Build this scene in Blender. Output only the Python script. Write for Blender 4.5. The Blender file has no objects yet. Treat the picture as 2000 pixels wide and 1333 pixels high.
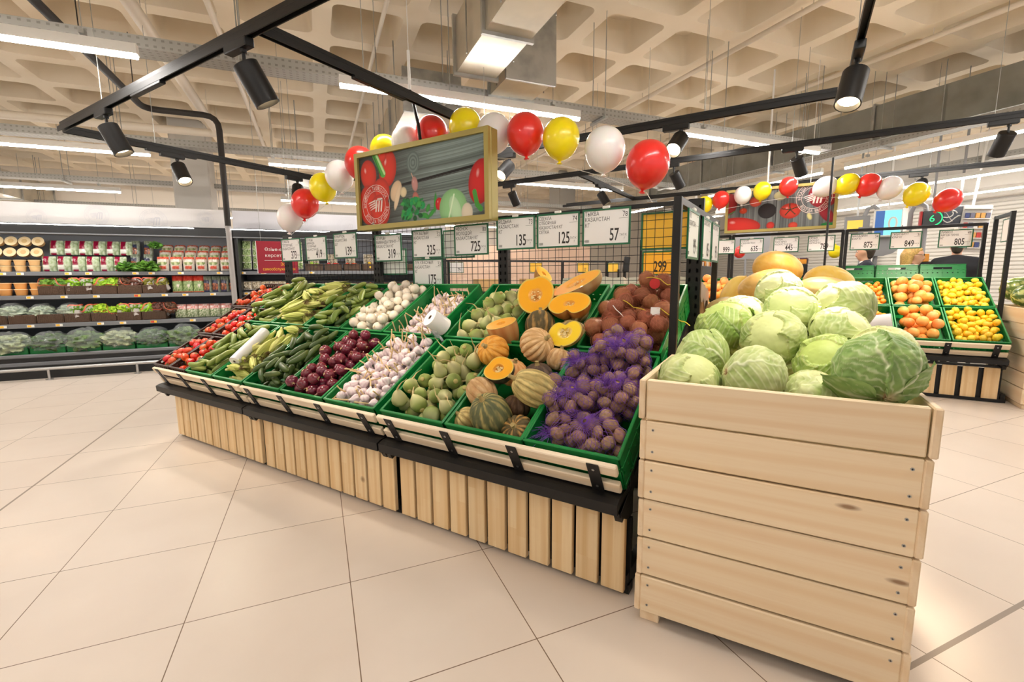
import bpy, math, random
import numpy as np
from mathutils import Vector, Matrix, noise
R = math.radians
sc = bpy.context.scene
COL = sc.collection
RND = random.Random(7)

# ------------------------------------------------------------------ camera, world, exposure
# World frame: X runs along the vegetable island (to the right), Y into it, Z up; metres.
DA, BA = -.55552, .39682
CAMPOS = Vector((.519, -1.695, 1.298))
def _w2d(x, y, z):
    c, s = math.cos(DA), math.sin(DA)
    return Vector((c*x+s*y, -s*x+c*y, z))
def make_camera():
    f, pit, roll = 901.7, .13859, -.008235
    fwd = Vector((0, math.cos(pit), -math.sin(pit))); rt = Vector((1, 0, 0)); up = Vector((0, math.sin(pit), math.cos(pit)))
    r = math.cos(roll)*rt+math.sin(roll)*up; u = -math.sin(roll)*rt+math.cos(roll)*up
    r, u, fw = _w2d(*r), _w2d(*u), _w2d(*fwd)
    cd = bpy.data.cameras.new('camera'); cd.sensor_width = 36; cd.lens = 36*f/2000; cd.clip_start = .05; cd.clip_end = 100
    co = bpy.data.objects.new('camera', cd); COL.objects.link(co)
    M = Matrix((r, u, -fw)).transposed().to_4x4(); M.translation = CAMPOS
    co.matrix_world = M; sc.camera = co
make_camera()
sc.view_settings.view_transform = 'Standard'; sc.view_settings.look = 'None'
sc.view_settings.gamma = 1; sc.view_settings.use_curve_mapping = False
sc.view_settings.exposure = 0.22
TUBE_E, SPOT_E = 70.0, 60.0
world = bpy.data.worlds.new('world'); sc.world = world; world.use_nodes = True
world.node_tree.nodes['Background'].inputs[0].default_value = (1, .97, .94, 1)
world.node_tree.nodes['Background'].inputs[1].default_value = .8
sc.cycles.use_adaptive_sampling = True; sc.cycles.adaptive_threshold = .05
sc.cycles.max_bounces = 5; sc.cycles.diffuse_bounces = 3; sc.cycles.glossy_bounces = 3
sc.cycles.transmission_bounces = 4; sc.cycles.transparent_max_bounces = 8
sc.cycles.caustics_reflective = False; sc.cycles.caustics_refractive = False
sc.cycles.sample_clamp_indirect = 4
try:
    sc.cycles.use_denoising = True; sc.cycles.denoiser = 'OPENIMAGEDENOISE'
except Exception: pass

# building frame (tiles, ceiling grid, cooler, tubes): origin under the camera
BROT = BA-DA
MB_ = Matrix.Translation((CAMPOS.x, CAMPOS.y, 0)) @ Matrix.Rotation(BROT, 4, 'Z')
def T(x, y, z): return Matrix.Translation((x, y, z))
def RX(d): return Matrix.Rotation(R(d), 4, 'X')
def RY(d): return Matrix.Rotation(R(d), 4, 'Y')
def RZ(d): return Matrix.Rotation(R(d), 4, 'Z')
def S(x, y=None, z=None):
    return Matrix.Diagonal((x, x if y is None else y, x if z is None else z, 1))
I4 = Matrix.Identity(4)

# ------------------------------------------------------------------ mesh builder
class MB:
    def __init__(s): s.v = []; s.f = []; s.mi = []; s.c = []; s.n = 0; s.hascol = False
    def add(s, verts, faces, M=None, mi=0, col=None):
        a = np.asarray(verts, float).reshape(-1, 3)
        if M is not None:
            m = np.array(M); a = a@m[:3, :3].T+m[:3, 3]
        s.v.append(a); n = s.n
        s.f.extend([[i+n for i in f] for f in faces]); s.mi.extend([mi]*len(faces)); s.n += len(a)
        if col is None: s.c.append(np.ones((len(a), 3)))
        else:
            s.hascol = True; s.c.append(np.broadcast_to(np.asarray(col, float), (len(a), 3)).copy())
    def box(s, c, d, b=0, M=None, mi=0, col=None):
        hx, hy, hz = d[0]/2, d[1]/2, d[2]/2
        if b <= 0:
            v = [(c[0]+i*hx, c[1]+j*hy, c[2]+k*hz) for i in (-1, 1) for j in (-1, 1) for k in (-1, 1)]
            f = [(0, 1, 3, 2), (4, 6, 7, 5), (0, 4, 5, 1), (2, 3, 7, 6), (0, 2, 6, 4), (1, 5, 7, 3)]
            s.add(v, f, M, mi, col); return
        b = min(b, hx*.9, hy*.9, hz*.9); v = []; idx = {}
        for ax in range(3):
            for i in (-1, 1):
                for j in (-1, 1):
                    for k in (-1, 1):
                        sg = (i, j, k); h = [hx-b, hy-b, hz-b]; h[ax] += b
                        idx[(ax, i, j, k)] = len(v); v.append(tuple(c[q]+sg[q]*h[q] for q in range(3)))
        f = []
        for sg in (-1, 1):
            q = [(-1, -1), (1, -1), (1, 1), (-1, 1)]
            fx = [idx[(0, sg, a, e)] for a, e in q]; fy = [idx[(1, a, sg, e)] for a, e in q]; fz = [idx[(2, a, e, sg)] for a, e in q]
            f += [fx if sg > 0 else fx[::-1], fy[::-1] if sg > 0 else fy, fz if sg > 0 else fz[::-1]]
        for a in (-1, 1):
            for e in (-1, 1):
                f.append([idx[(1, -1, a, e)], idx[(1, 1, a, e)], idx[(2, 1, a, e)], idx[(2, -1, a, e)]])
                f.append([idx[(0, a, -1, e)], idx[(0, a, 1, e)], idx[(2, a, 1, e)], idx[(2, a, -1, e)]])
                f.append([idx[(0, a, e, -1)], idx[(0, a, e, 1)], idx[(1, a, e, 1)], idx[(1, a, e, -1)]])
        for i in (-1, 1):
            for j in (-1, 1):
                for k in (-1, 1): f.append([idx[(0, i, j, k)], idx[(1, i, j, k)], idx[(2, i, j, k)]])
        s.add(v, f, M, mi, col)
    def rod(s, a, e, r, n=8, mi=0, M=None, col=None): s.tube([a, e], r, n, M, mi, col)
    def tube(s, pts, r, n=8, M=None, mi=0, col=None, caps=True):
        P = [Vector(p) for p in pts]; rr = r if isinstance(r, (list, tuple)) else [r]*len(P)
        v = []; prev = None
        for i, p in enumerate(P):
            t = (P[min(i+1, len(P)-1)]-P[max(i-1, 0)]).normalized()
            if prev is None:
                u = t.orthogonal().normalized()
            else:
                u = prev-t*prev.dot(t); u = u.normalized() if u.length > 1e-6 else t.orthogonal().normalized()
            prev = u; w = t.cross(u)
            for k in range(n):
                a = 2*math.pi*k/n; v.append(p+(u*math.cos(a)+w*math.sin(a))*rr[i])
        f = [[i*n+k, i*n+(k+1) % n, (i+1)*n+(k+1) % n, (i+1)*n+k] for i in range(len(P)-1) for k in range(n)]
        if caps: f += [list(range(n))[::-1], [(len(P)-1)*n+k for k in range(n)]]
        s.add([tuple(q) for q in v], f, M, mi, col)
    def lathe(s, prof, n=24, M=None, mi=0, col=None, caps=True, fr=None):
        v = []
        for i, (r, z) in enumerate(prof):
            for k in range(n):
                a = 2*math.pi*k/n; q = r*(fr(a, i) if fr else 1); v.append((q*math.cos(a), q*math.sin(a), z))
        m = len(prof)
        f = [[i*n+k, i*n+(k+1) % n, (i+1)*n+(k+1) % n, (i+1)*n+k] for i in range(m-1) for k in range(n)]
        if caps: f += [list(range(n))[::-1], [(m-1)*n+k for k in range(n)]]
        if col is not None and len(np.shape(col)) == 2 and len(col) == m: col = np.repeat(np.asarray(col), n, axis=0)
        s.add(v, f, M, mi, col)
    def surf(s, fn, nu, nv, closeu=True, M=None, mi=0, colfn=None, caps=False):
        v = []; c = []
        for j in range(nv+1):
            for i in range(nu if closeu else nu+1):
                p = fn(i/nu, j/nv)
                if colfn is not None: c.append(colfn(i/nu, j/nv))
                v.append(p)
        w = nu if closeu else nu+1
        f = [[j*w+i, j*w+(i+1) % w, (j+1)*w+(i+1) % w, (j+1)*w+i] for j in range(nv) for i in range(nu)]
        if caps: f += [list(range(w))[::-1], [nv*w+i for i in range(w)]]
        s.add(v, f, M, mi, c if colfn is not None else None)
    def ball(s, c, r, nu=16, nv=10, M=None, mi=0, col=None):
        r = r if isinstance(r, (tuple, list)) else (r, r, r)
        def fn(u, v):
            a = 2*math.pi*u; t = math.pi*min(max(v, .004), .996)
            return (c[0]+r[0]*math.sin(t)*math.cos(a), c[1]+r[1]*math.sin(t)*math.sin(a), c[2]-r[2]*math.cos(t))
        v = []; 
        for j in range(nv+1):
            for i in range(nu): v.append(fn(i/nu, j/nv))
        f = [[j*nu+i, j*nu+(i+1) % nu, (j+1)*nu+(i+1) % nu, (j+1)*nu+i] for j in range(nv) for i in range(nu)]
        f += [list(range(nu))[::-1], [nv*nu+i for i in range(nu)]]
        s.add(v, f, M, mi, col)
    def prism(s, poly, z0, z1, M=None, mi=0, col=None):
        n = len(poly); v = [(x, y, z0) for x, y in poly]+[(x, y, z1) for x, y in poly]
        f = [list(range(n))[::-1], [n+i for i in range(n)]]+[[i, (i+1) % n, n+(i+1) % n, n+i] for i in range(n)]
        s.add(v, f, M, mi, col)
    def holed(s, xs, ys, holes, t, M=None, mi=0):
        """panel of thickness t in its local XY; cells whose (i, j) is in holes stay open"""
        nx, ny = len(xs)-1, len(ys)-1; solid = lambda i, j: 0 <= i < nx and 0 <= j < ny and (i, j) not in holes
        v = [(x, y, z) for z in (0, t) for y in ys for x in xs]; W = nx+1; L = W*(ny+1)
        id_ = lambda i, j, k: k*L+j*W+i; f = []
        for i in range(nx):
            for j in range(ny):
                if not solid(i, j): continue
                f.append([id_(i, j, 0), id_(i, j+1, 0), id_(i+1, j+1, 0), id_(i+1, j, 0)])
                f.append([id_(i, j, 1), id_(i+1, j, 1), id_(i+1, j+1, 1), id_(i, j+1, 1)])
                for di, dj, a, e in ((-1, 0, (i, j+1), (i, j)), (1, 0, (i+1, j), (i+1, j+1)), (0, -1, (i, j), (i+1, j)), (0, 1, (i+1, j+1), (i, j+1))):
                    if not solid(i+di, j+dj): f.append([id_(*a, 0), id_(*e, 0), id_(*e, 1), id_(*a, 1)])
        s.add(v, f, M, mi)
    def text(s, body, size, M=None, mi=0, sx=1.0, align='L', t=0.0, col=None, bold=0.0):
        v, f, w = text_geo(body, bold); a = v*np.array([size*sx, size]); w = w*size*sx
        off = {'L': 0, 'C': -w/2, 'R': -w}[align]
        s.add(np.column_stack([a[:, 0]+off, a[:, 1], np.full(len(a), t)]), f, M, mi, col); return w
    def mesh(s, name, mats, smooth=True, angle=40):
        me = bpy.data.meshes.new(name)
        V = np.concatenate(s.v) if s.v else np.zeros((0, 3))
        me.from_pydata(V.tolist(), [], s.f)
        for m in (mats if isinstance(mats, (list, tuple)) else [mats]): me.materials.append(m)
        if any(s.mi): me.polygons.foreach_set('material_index', s.mi)
        if s.hascol:
            at = me.color_attributes.new('Col', 'FLOAT_COLOR', 'POINT'); C = np.concatenate(s.c)
            at.data.foreach_set('color', np.column_stack([C, np.ones(len(C))]).astype(np.float32).ravel())
        if smooth:
            me.polygons.foreach_set('use_smooth', [True]*len(me.polygons)); me.set_sharp_from_angle(angle=R(angle))
        me.update(); return me
_tg = {}
_tc = bpy.data.curves.new('letters', 'FONT'); _tc.resolution_u = 3
_to = bpy.data.objects.new('letters', _tc); COL.objects.link(_to)
def text_geo(body, bold=0.0):
    sp = next((i for i, c in enumerate(body) if c in 'ӨөӘФ'), -1)
    if sp >= 0 and (body, bold) not in _tg:       # Kazakh letters put together from plain ones
        c = body[sp]; V, F, x = [np.zeros((0, 2))], [], 0.0; n = 0
        if c == 'Ә':
            v, f, w = text_geo('e', bold); hh = v[:, 1].max(); v = np.column_stack([w-v[:, 0], hh-v[:, 1]])*1.3; w *= 1.3; f = list(f)
        elif c == 'Ф':
            v, f, w = text_geo('О', bold); v = np.column_stack([v[:, 0], v[:, 1]*.72+.10]); f = list(f)+[[len(v)+k for k in range(4)]]
            v = np.vstack([v, [[w/2-.04, -.02], [w/2+.04, -.02], [w/2+.04, .74], [w/2-.04, .74]]])
        else:
            v, f, w = text_geo('О' if c == 'Ө' else 'о', bold); m = (v[:, 1].max()+v[:, 1].min())/2; f = list(f)+[[len(v)+k for k in range(4)]]
            v = np.vstack([v, [[.1*w, m-.035], [.95*w, m-.035], [.95*w, m+.035], [.1*w, m+.035]]])
        for q in (body[:sp], (v, f, w), body[sp+1:]):
            g = q if isinstance(q, tuple) else (text_geo(q, bold) if q else None)
            if g is None: continue
            V.append(g[0]+np.array([x, 0])); F += [[i+n for i in k] for k in g[1]]; n += len(g[0]); x += g[2]+.06
        _tg[(body, bold)] = (np.vstack(V), F, x-.06)
    if (body, bold) not in _tg:
        _tc.body = body; _tc.size = 1; _tc.offset = bold; bpy.context.view_layer.update()
        m = bpy.data.meshes.new_from_object(_to.evaluated_get(bpy.context.evaluated_depsgraph_get()))
        v = np.array([tuple(q.co)[:2] for q in m.vertices]).reshape(-1, 2); f = [list(p.vertices) for p in m.polygons]
        w = float(v[:, 0].max()) if len(v) else .3
        _tg[(body, bold)] = (v, f, w); bpy.data.meshes.remove(m)
    return _tg[(body, bold)]

# ------------------------------------------------------------------ objects
def link(name, data, M=None, parent=None):
    o = bpy.data.objects.new(name, data); COL.objects.link(o)
    if parent is not None: o.parent = parent
    if M is not None: o.matrix_local = M
    return o
def obj(name, mb, mats, parent=None, M=None, smooth=True, angle=40):
    return link(name, mb.mesh(name, mats, smooth, angle), M, parent)
def tag(o, label, cat, group=None):
    o['label'] = label; o['category'] = cat
    if group: o['group'] = group
    return o
def thing(name, label, cat, M=None, group=None, data=None):
    return tag(link(name, data, M), label, cat, group)
def struct(o): o['kind'] = 'structure'; return o
def dup(root, M, label, group=None):
    r = root.copy(); COL.objects.link(r); r.matrix_local = M; r['label'] = label
    if group: r['group'] = group
    for ch in root.children:
        c = ch.copy(); COL.objects.link(c); c.parent = r
        for g in ch.children:
            d = g.copy(); COL.objects.link(d); d.parent = c
    return r
def ordn(i, n):
    w = ['first', 'second', 'third', 'fourth', 'fifth', 'sixth', 'seventh', 'eighth', 'ninth', 'tenth', 'eleventh', 'twelfth']
    if i == 0: return 'leftmost'
    if i == n-1: return 'rightmost'
    if n % 2 and i == n//2 and n < 6: return 'middle'
    return w[i]+' from left' if i <= n//2 else w[n-1-i]+' from right'

# ------------------------------------------------------------------ materials
def lin(c):
    if isinstance(c, str): c = tuple(int(c[i:i+2], 16) for i in (0, 2, 4))
    return tuple(((x/255)/12.92 if x/255 <= .04045 else ((x/255+.055)/1.055)**2.4) for x in c)+(1,)
class NT:
    def __init__(s, m): s.t = m.node_tree; s.N = s.t.nodes; s.L = s.t.links
    def n(s, ty, ins=None, **kw):
        q = s.N.new('ShaderNode'+ty)
        for k, v in kw.items(): setattr(q, k, v)
        for k, v in (ins or {}).items():
            if isinstance(v, bpy.types.NodeSocket): s.L.new(v, q.inputs[k])
            else: q.inputs[k].default_value = v
        return q
    def math(s, op, a, b=0.0):
        return s.n('Math', {0: a, 1: b}, operation=op).outputs[0]
    def mix(s, fac, a, b, blend='MIX'):
        q = s.n('Mix', {'Factor': fac}, data_type='RGBA', blend_type=blend)
        for k, v in ((6, a), (7, b)):
            if isinstance(v, bpy.types.NodeSocket): s.L.new(v, q.inputs[k])
            else: q.inputs[k].default_value = v
        return q.outputs[2]
    def coords(s, scale=(1, 1, 1), rand=False):
        tc = s.n('TexCoord').outputs['Object']
        if rand:
            oi = s.n('ObjectInfo').outputs['Random']
            tc = s.n('VectorMath', {0: tc, 1: s.n('CombineXYZ', {0: s.math('MULTIPLY', oi, 37.0), 1: s.math('MULTIPLY', oi, 11.0), 2: s.math('MULTIPLY', oi, 23.0)}).outputs[0]}, operation='ADD').outputs[0]
        return s.n('Mapping', {'Vector': tc, 'Scale': scale}).outputs[0]
    def ramp(s, fac, a, b):
        q = s.n('MapRange', {'Value': fac, 'From Min': a, 'From Max': b}); return q.outputs[0]
_M = {}
def mat(name, col=(200, 200, 200), rough=.5, metal=0, var=0, hue=0, spots=None, vcol=False, coat=0, emit=None, alpha=1, bump=0, bscale=30, sss=0, spec=.5, trans=0, rand=True):
    if name in _M: return _M[name]
    m = bpy.data.materials.new(name); m.use_nodes = True; t = NT(m); b = t.N['Principled BSDF']
    c = lin(col); out = None
    if vcol: out = t.n('Attribute', attribute_name='Col').outputs['Color']
    if spots:
        sc_, c2, lo, hi = spots
        nz = t.n('TexNoise', {'Vector': t.coords((1, 1, 1), rand), 'Scale': sc_, 'Detail': 3.0}).outputs[0]
        out = t.mix(t.ramp(nz, lo, hi), out if out is not None else c, lin(c2))
    if var or hue:
        oi = t.n('ObjectInfo').outputs['Random']
        v = t.n('MapRange', {'Value': oi, 'To Min': 1-var, 'To Max': 1+var}).outputs[0]
        h = t.n('MapRange', {'Value': t.math('FRACT', t.math('MULTIPLY', oi, 7.13)), 'To Min': .5-hue, 'To Max': .5+hue}).outputs[0]
        hs = t.n('HueSaturation', {'Hue': h, 'Value': v})
        if out is None: hs.inputs['Color'].default_value = c
        else: t.L.new(out, hs.inputs['Color'])
        out = hs.outputs[0]
    if out is None: b.inputs['Base Color'].default_value = c
    else: t.L.new(out, b.inputs['Base Color'])
    b.inputs['Roughness'].default_value = rough; b.inputs['Metallic'].default_value = metal
    b.inputs['Specular IOR Level'].default_value = spec
    b.inputs['Coat Weight'].default_value = coat; b.inputs['Alpha'].default_value = alpha
    b.inputs['Transmission Weight'].default_value = trans
    if sss:
        b.inputs['Subsurface Weight'].default_value = sss; b.inputs['Subsurface Scale'].default_value = .02
    if emit: b.inputs['Emission Color'].default_value = lin(emit[0]); b.inputs['Emission Strength'].default_value = emit[1]
    if bump:
        nz = t.n('TexNoise', {'Vector': t.coords((1, 1, 1), rand), 'Scale': bscale, 'Detail': 4.0}).outputs[0]
        bp = t.n('Bump', {'Height': nz, 'Strength': bump, 'Distance': .01}); t.L.new(bp.outputs[0], b.inputs['Normal'])
    _M[name] = m; return m
def wood(name, base, grain, axis, var=.06, glued=False):
    m = bpy.data.materials.new(name); m.use_nodes = True; t = NT(m); b = t.N['Principled BSDF']
    sc1 = [9, 9, 9]; sc1[axis] = .7
    co = t.coords(tuple(sc1), True)
    n1 = t.n('TexNoise', {'Vector': co, 'Scale': 1.0, 'Detail': 2.0}).outputs[0]
    wv = t.n('TexWave', {'Vector': co, 'Scale': .55, 'Distortion': 6.0, 'Detail': 2.0, 'Detail Scale': .8}, wave_type='RINGS', rings_direction='XYZ'[axis]).outputs[1]
    sc2 = [120, 120, 120]; sc2[axis] = 4
    fine = t.n('TexNoise', {'Vector': t.coords(tuple(sc2), True), 'Scale': 1.0, 'Detail': 2.0}).outputs[0]
    c = t.mix(t.math('MULTIPLY', t.ramp(wv, .45, 1.0), .55), lin(base), lin(grain))
    c = t.mix(t.math('MULTIPLY', t.ramp(fine, .45, .8), .35), c, lin(grain))
    c = t.mix(t.math('MULTIPLY', t.ramp(n1, .35, .7), .25), c, lin((246, 222, 180)))
    if glued:
        tc = t.n('TexCoord').outputs['Object']; sp = t.n('SeparateXYZ', {0: tc})
        oi = t.n('ObjectInfo').outputs['Random']
        ly = t.math('FLOOR', t.math('MULTIPLY', sp.outputs[0], 21.0))
        lz = t.math('FLOOR', t.math('ADD', t.math('MULTIPLY', sp.outputs[2], 5.0), t.math('MULTIPLY', t.math('SINE', t.math('MULTIPLY', t.math('ADD', ly, oi), 9.7)), 2.0)))
        wn = t.n('TexWhiteNoise', {'Vector': t.n('CombineXYZ', {0: ly, 1: lz, 2: t.math('MULTIPLY', oi, 50.0)}).outputs[0]}, noise_dimensions='3D').outputs[0]
        c = t.mix(t.math('MULTIPLY', wn, .42), c, lin((222, 180, 122)))
    kn = t.n('TexVoronoi', {'Vector': t.coords((2.2, 2.2, 2.2) if axis != 0 else (1.5, 5, 5), True), 'Scale': 1.0}).outputs['Distance']
    c = t.mix(t.math('MULTIPLY', t.ramp(kn, .055, .02), .8), c, lin((120, 75, 40)))
    oi = t.n('ObjectInfo').outputs['Random']
    hs = t.n('HueSaturation', {'Value': t.n('MapRange', {'Value': oi, 'To Min': 1-var, 'To Max': 1+var}).outputs[0], 'Color': c})
    t.L.new(hs.outputs[0], b.inputs['Base Color']); b.inputs['Roughness'].default_value = .5
    b.inputs['Specular IOR Level'].default_value = .3
    return m
M_black = mat('black_powder_coat', (24, 23, 23), .45, spec=.35)
M_blk2 = mat('black_plastic', (20, 19, 19), .4, spec=.35)
M_green = mat('green_plastic', (12, 128, 58), .38, var=.06, spots=(6, (10, 112, 50), .5, .7))
M_brown = mat('brown_plastic', (58, 38, 32), .4, var=.08)
M_white = mat('white_paint', (236, 232, 226), .5)
M_card = mat('white_card', (240, 238, 236), .6)
M_ink = mat('dark_ink', (50, 46, 46), .7)
M_grey = mat('grey_ink', (120, 118, 118), .7)
M_frame = mat('green_frame', (12, 92, 58), .4)
M_yel = mat('yellow_card', (246, 190, 60), .6)
M_steel = mat('steel', (190, 190, 190), .3, metal=1)
M_zinc = mat('galvanised_metal', (176, 176, 172), .42, metal=.75, spots=(5, (140, 142, 140), .45, .7))
M_planks = wood('pine_planks', (242, 216, 172), (218, 176, 118), 2, .07, True)
M_boards = wood('pale_spruce_boards', (243, 221, 188), (230, 196, 152), 0, .05)
M_boardy = wood('pale_spruce_side_boards', (240, 216, 184), (226, 192, 150), 1, .05)
M_rail = wood('pale_rail_wood', (238, 220, 194), (222, 196, 160), 0, .04)
# ------------------------------------------------------------------ the setting: floor, ceiling, walls
U0, U1, V0, V1, HC = -9.0, 13.2, -6.0, 15.2, 4.0
def floor_mat():
    m = bpy.data.materials.new('floor_tiles'); m.use_nodes = True; t = NT(m); b = t.N['Principled BSDF']
    sp = t.n('SeparateXYZ', {0: t.n('TexCoord').outputs['Object']})
    fx = t.math('DIVIDE', t.math('ADD', sp.outputs[0], 1.744+60), .6); fy = t.math('DIVIDE', t.math('ADD', sp.outputs[1], -3.756+60), .6)
    ex = t.math('ABSOLUTE', t.math('SUBTRACT', t.math('FRACT', fx), .5)); ey = t.math('ABSOLUTE', t.math('SUBTRACT', t.math('FRACT', fy), .5))
    j = t.math('GREATER_THAN', t.math('MAXIMUM', ex, ey), .4968)
    # two wide expansion joints
    k1 = t.math('LESS_THAN', t.math('ABSOLUTE', t.math('ADD', sp.outputs[0], 1.744)), .0065)
    k2 = t.math('LESS_THAN', t.math('ABSOLUTE', t.math('SUBTRACT', sp.outputs[1], .756)), .009)
    wn = t.n('TexWhiteNoise', {'Vector': t.n('CombineXYZ', {0: t.math('FLOOR', fx), 1: t.math('FLOOR', fy)}).outputs[0]}, noise_dimensions='2D').outputs[0]
    nz = t.n('TexNoise', {'Vector': t.coords((1, 1, 1)), 'Scale': 3.0, 'Detail': 4.0}).outputs[0]
    c = t.mix(t.math('MULTIPLY', wn, .35), lin((229, 215, 201)), lin((222, 206, 190)))
    c = t.mix(t.math('MULTIPLY', t.ramp(nz, .4, .75), .25), c, lin((212, 194, 178)))
    c = t.mix(j, c, lin((122, 98, 76)))
    c = t.mix(t.math('MAXIMUM', k1, k2), c, lin((150, 134, 118)))
    t.L.new(c, b.inputs['Base Color']); b.inputs['Roughness'].default_value = .34; b.inputs['Specular IOR Level'].default_value = .35
    return m
mb = MB(); mb.box(((U0+U1)/2, (V0+V1)/2, -.05), (U1-U0, V1-V0, .1))
struct(obj('floor', mb, floor_mat(), M=MB_, smooth=False))
M_ceil = mat('painted_concrete', (244, 231, 209), .85, spots=(1.3, (235, 218, 192), .45, .75), spec=.1, bump=.15, bscale=14, rand=False)
def ceiling():
    mb = MB(); p, cw = .897, .71; du, dv = 3.715-cw, 4.383
    i0, i1 = int((U0-du)/p)-1, int((U1-du)/p)+1; j0, j1 = int((V0-dv)/p)-1, int((V1-dv)/p)+1
    rc = .09; cor = [(1, 1), (-1, 1), (-1, -1), (1, -1)]
    def ring(w, z, r):
        o = []
        for q, (a, e) in enumerate(cor):
            for k in range(4):
                t = R(90*q+30*k); o.append((a*(w/2-r)+r*math.cos(t), e*(w/2-r)+r*math.sin(t), z))
        return o
    base = ring(cw, 0, rc)+ring(cw-.10, .34, rc*.9)+ring(p, 0, .001)
    f = []
    for k in range(16):
        q = (k+1) % 16; f += [[k, q, 16+q, 16+k], [32+k, 32+q, q, k]]
    f.append([16+k for k in range(16)])
    f = [x for x in f]
    for i in range(i0, i1):
        for j in range(j0, j1):
            mb.add(base, f, T(du+cw/2+i*p, dv+cw/2+j*p, HC))
    return struct(obj('ceiling', mb, M_ceil, M=MB_, angle=35))
ceiling()
def shutter_mat():
    return mat('white_shutter', (206, 201, 192), .5)
def walls():
    M_w = mat('wall_paint', (226, 216, 202), .8)
    mb = MB(); mb.box(((U0+U1)/2, V1+.05, HC/2+.15), (U1-U0, .1, HC+.5)); struct(obj('wall_back', mb, M_w, M=MB_, smooth=False))
    mb = MB(); mb.box((U0-.05, (V0+V1)/2, HC/2+.15), (.1, V1-V0, HC+.5)); struct(obj('wall_left', mb, M_w, M=MB_, smooth=False))
    # right wall: ribbed white roller shutters under a plain fascia
    mb = MB(); mb.box((U1+.05, (V0+V1)/2, HC/2+.15), (.1, V1-V0, HC+.5)); mb.box((U1-.12, (V0+V1)/2, 3.1), (.24, V1-V0, .5), .02)
    n = 34
    for i in range(n):
        z = .05+i*.082; q_ = .018
        mb.add([(U1-.02, V0, z), (U1-.02-q_, V0, z+.02), (U1-.02-q_, V0, z+.06), (U1-.02, V0, z+.078), (U1-.02, V1, z), (U1-.02-q_, V1, z+.02), (U1-.02-q_, V1, z+.06), (U1-.02, V1, z+.078)],
               [(0, 4, 5, 1), (1, 5, 6, 2), (2, 6, 7, 3)])
    struct(obj('wall_right', mb, shutter_mat(), M=MB_, smooth=False))
    for k, v in enumerate((-.2, 3.3, 6.8, 10.3)):
        mb = MB(); mb.box((U1-.09, v, 1.45), (.18, .16, 2.9), .01); o = struct(obj('trim_%d' % (k+1), mb, M_white, M=MB_, smooth=False))
walls()
# square column rising behind the cooler
mb = MB(); mb.box((-1.93, 10.3, 2.05), (.56, .6, 4.1), .02)
tag(obj('column', mb, mat('column_paint', (205, 200, 192), .7), M=MB_), 'square pale grey column rising behind the refrigerated case', 'column')
mb = MB(); mb.box((6.4, 11.6, 2.05), (.5, .6, 4.1), .02)
tag(obj('column', mb, mat('column_paint2', (160, 156, 148), .7), M=MB_), 'grey column at the end of the beige panelled partition', 'column')

# ------------------------------------------------------------------ ceiling services
M_tube = mat('tube_glow', (255, 250, 240), .5, emit=((255, 250, 244), TUBE_E))
M_hous = mat('lamp_housing', (232, 228, 220), .45)
def tube_meshes():
    h = MB(); h.prism([(-.03, .004), (.03, .004), (.034, .016), (.026, .07), (-.026, .07), (-.034, .016)], -1.085, 1.085, Matrix(((0, 0, 1, 0), (1, 0, 0, 0), (0, 1, 0, 0), (0, 0, 0, 1))))
    d = MB()
    def fn(u, v):
        a = math.pi*(1+u); return (-1.08+2.16*v, .028*math.cos(a), .022*math.sin(a))
    d.surf(fn, 8, 1, False); d.add([(-1.08+2.16*e, .028*math.cos(math.pi*(1+i/8)), .022*math.sin(math.pi*(1+i/8))) for e in (0, 1) for i in range(9)], [list(range(9)), list(range(9, 18))[::-1]])
    w = MB(); w.rod((0, 0, .085), (0, 0, 1.18), .003, 5); w.box((0, 0, .1), (.03, .05, .03))
    return h.mesh('housing', M_hous), d.mesh('diffuser', M_tube), w.mesh('suspension', M_zinc)
_tm = tube_meshes()
def tube_light(u, v, z, rot, label, grp):
    t = thing('tube_light', label, 'ceiling light', MB_ @ T(u, v, z) @ RZ(rot), grp)
    link('housing', _tm[0], None, t); link('diffuser', _tm[1], None, t); [link('suspension_wire', _tm[2], T(x, 0, 0), t) for x in (-.8, .8)]
rowname = {-2: 'far behind the camera', -1: 'just behind the camera', 0: 'nearest row above the vegetables', 1: 'second row above the cooler aisle', 2: 'third row beyond the cooler', 3: 'farthest row by the back wall'}
for k, v in ((-1, 1.03), (0, 4.08), (1, 7.1), (2, 10.2), (3, 13.5)):
    us = [.26+1.085+3.45*i for i in range(-2, 2)] if k != 1 else [-2.85-3.45, -2.85, .6, 4.05]
    if k == 2: us = [-7.6, -4.1, .55, 3.9]
    if k == 3: us = [-7.2, -4.9, -2.6, -.3, 2.0, 4.3]
    for i, u in enumerate(us):
        tube_light(u, v, 2.8, 0, 'white linear tube light, %s in the %s' % (ordn(i, len(us)), rowname[k]), 'tube lights over the sales floor')
for i, (u, v) in enumerate([(7.06, .9), (7.06, 3.4), (7.06, 5.9), (7.06, 8.4), (9.6, 1.6), (9.6, 4.1), (9.6, 6.6), (9.6, 9.1), (11.6, 2), (11.6, 4.6), (11.6, 7.2)]):
    row = ['inner', 'middle', 'outer'][(i >= 4)+(i >= 8)]; k = [i, i-4, i-8][(i >= 4)+(i >= 8)]
    tube_light(u, v, 2.8, 90, 'white tube light of the %s checkout row, %s one from the front' % (row, ['first', 'second', 'third', 'fourth'][k]), 'tube lights towards the checkouts')
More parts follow.
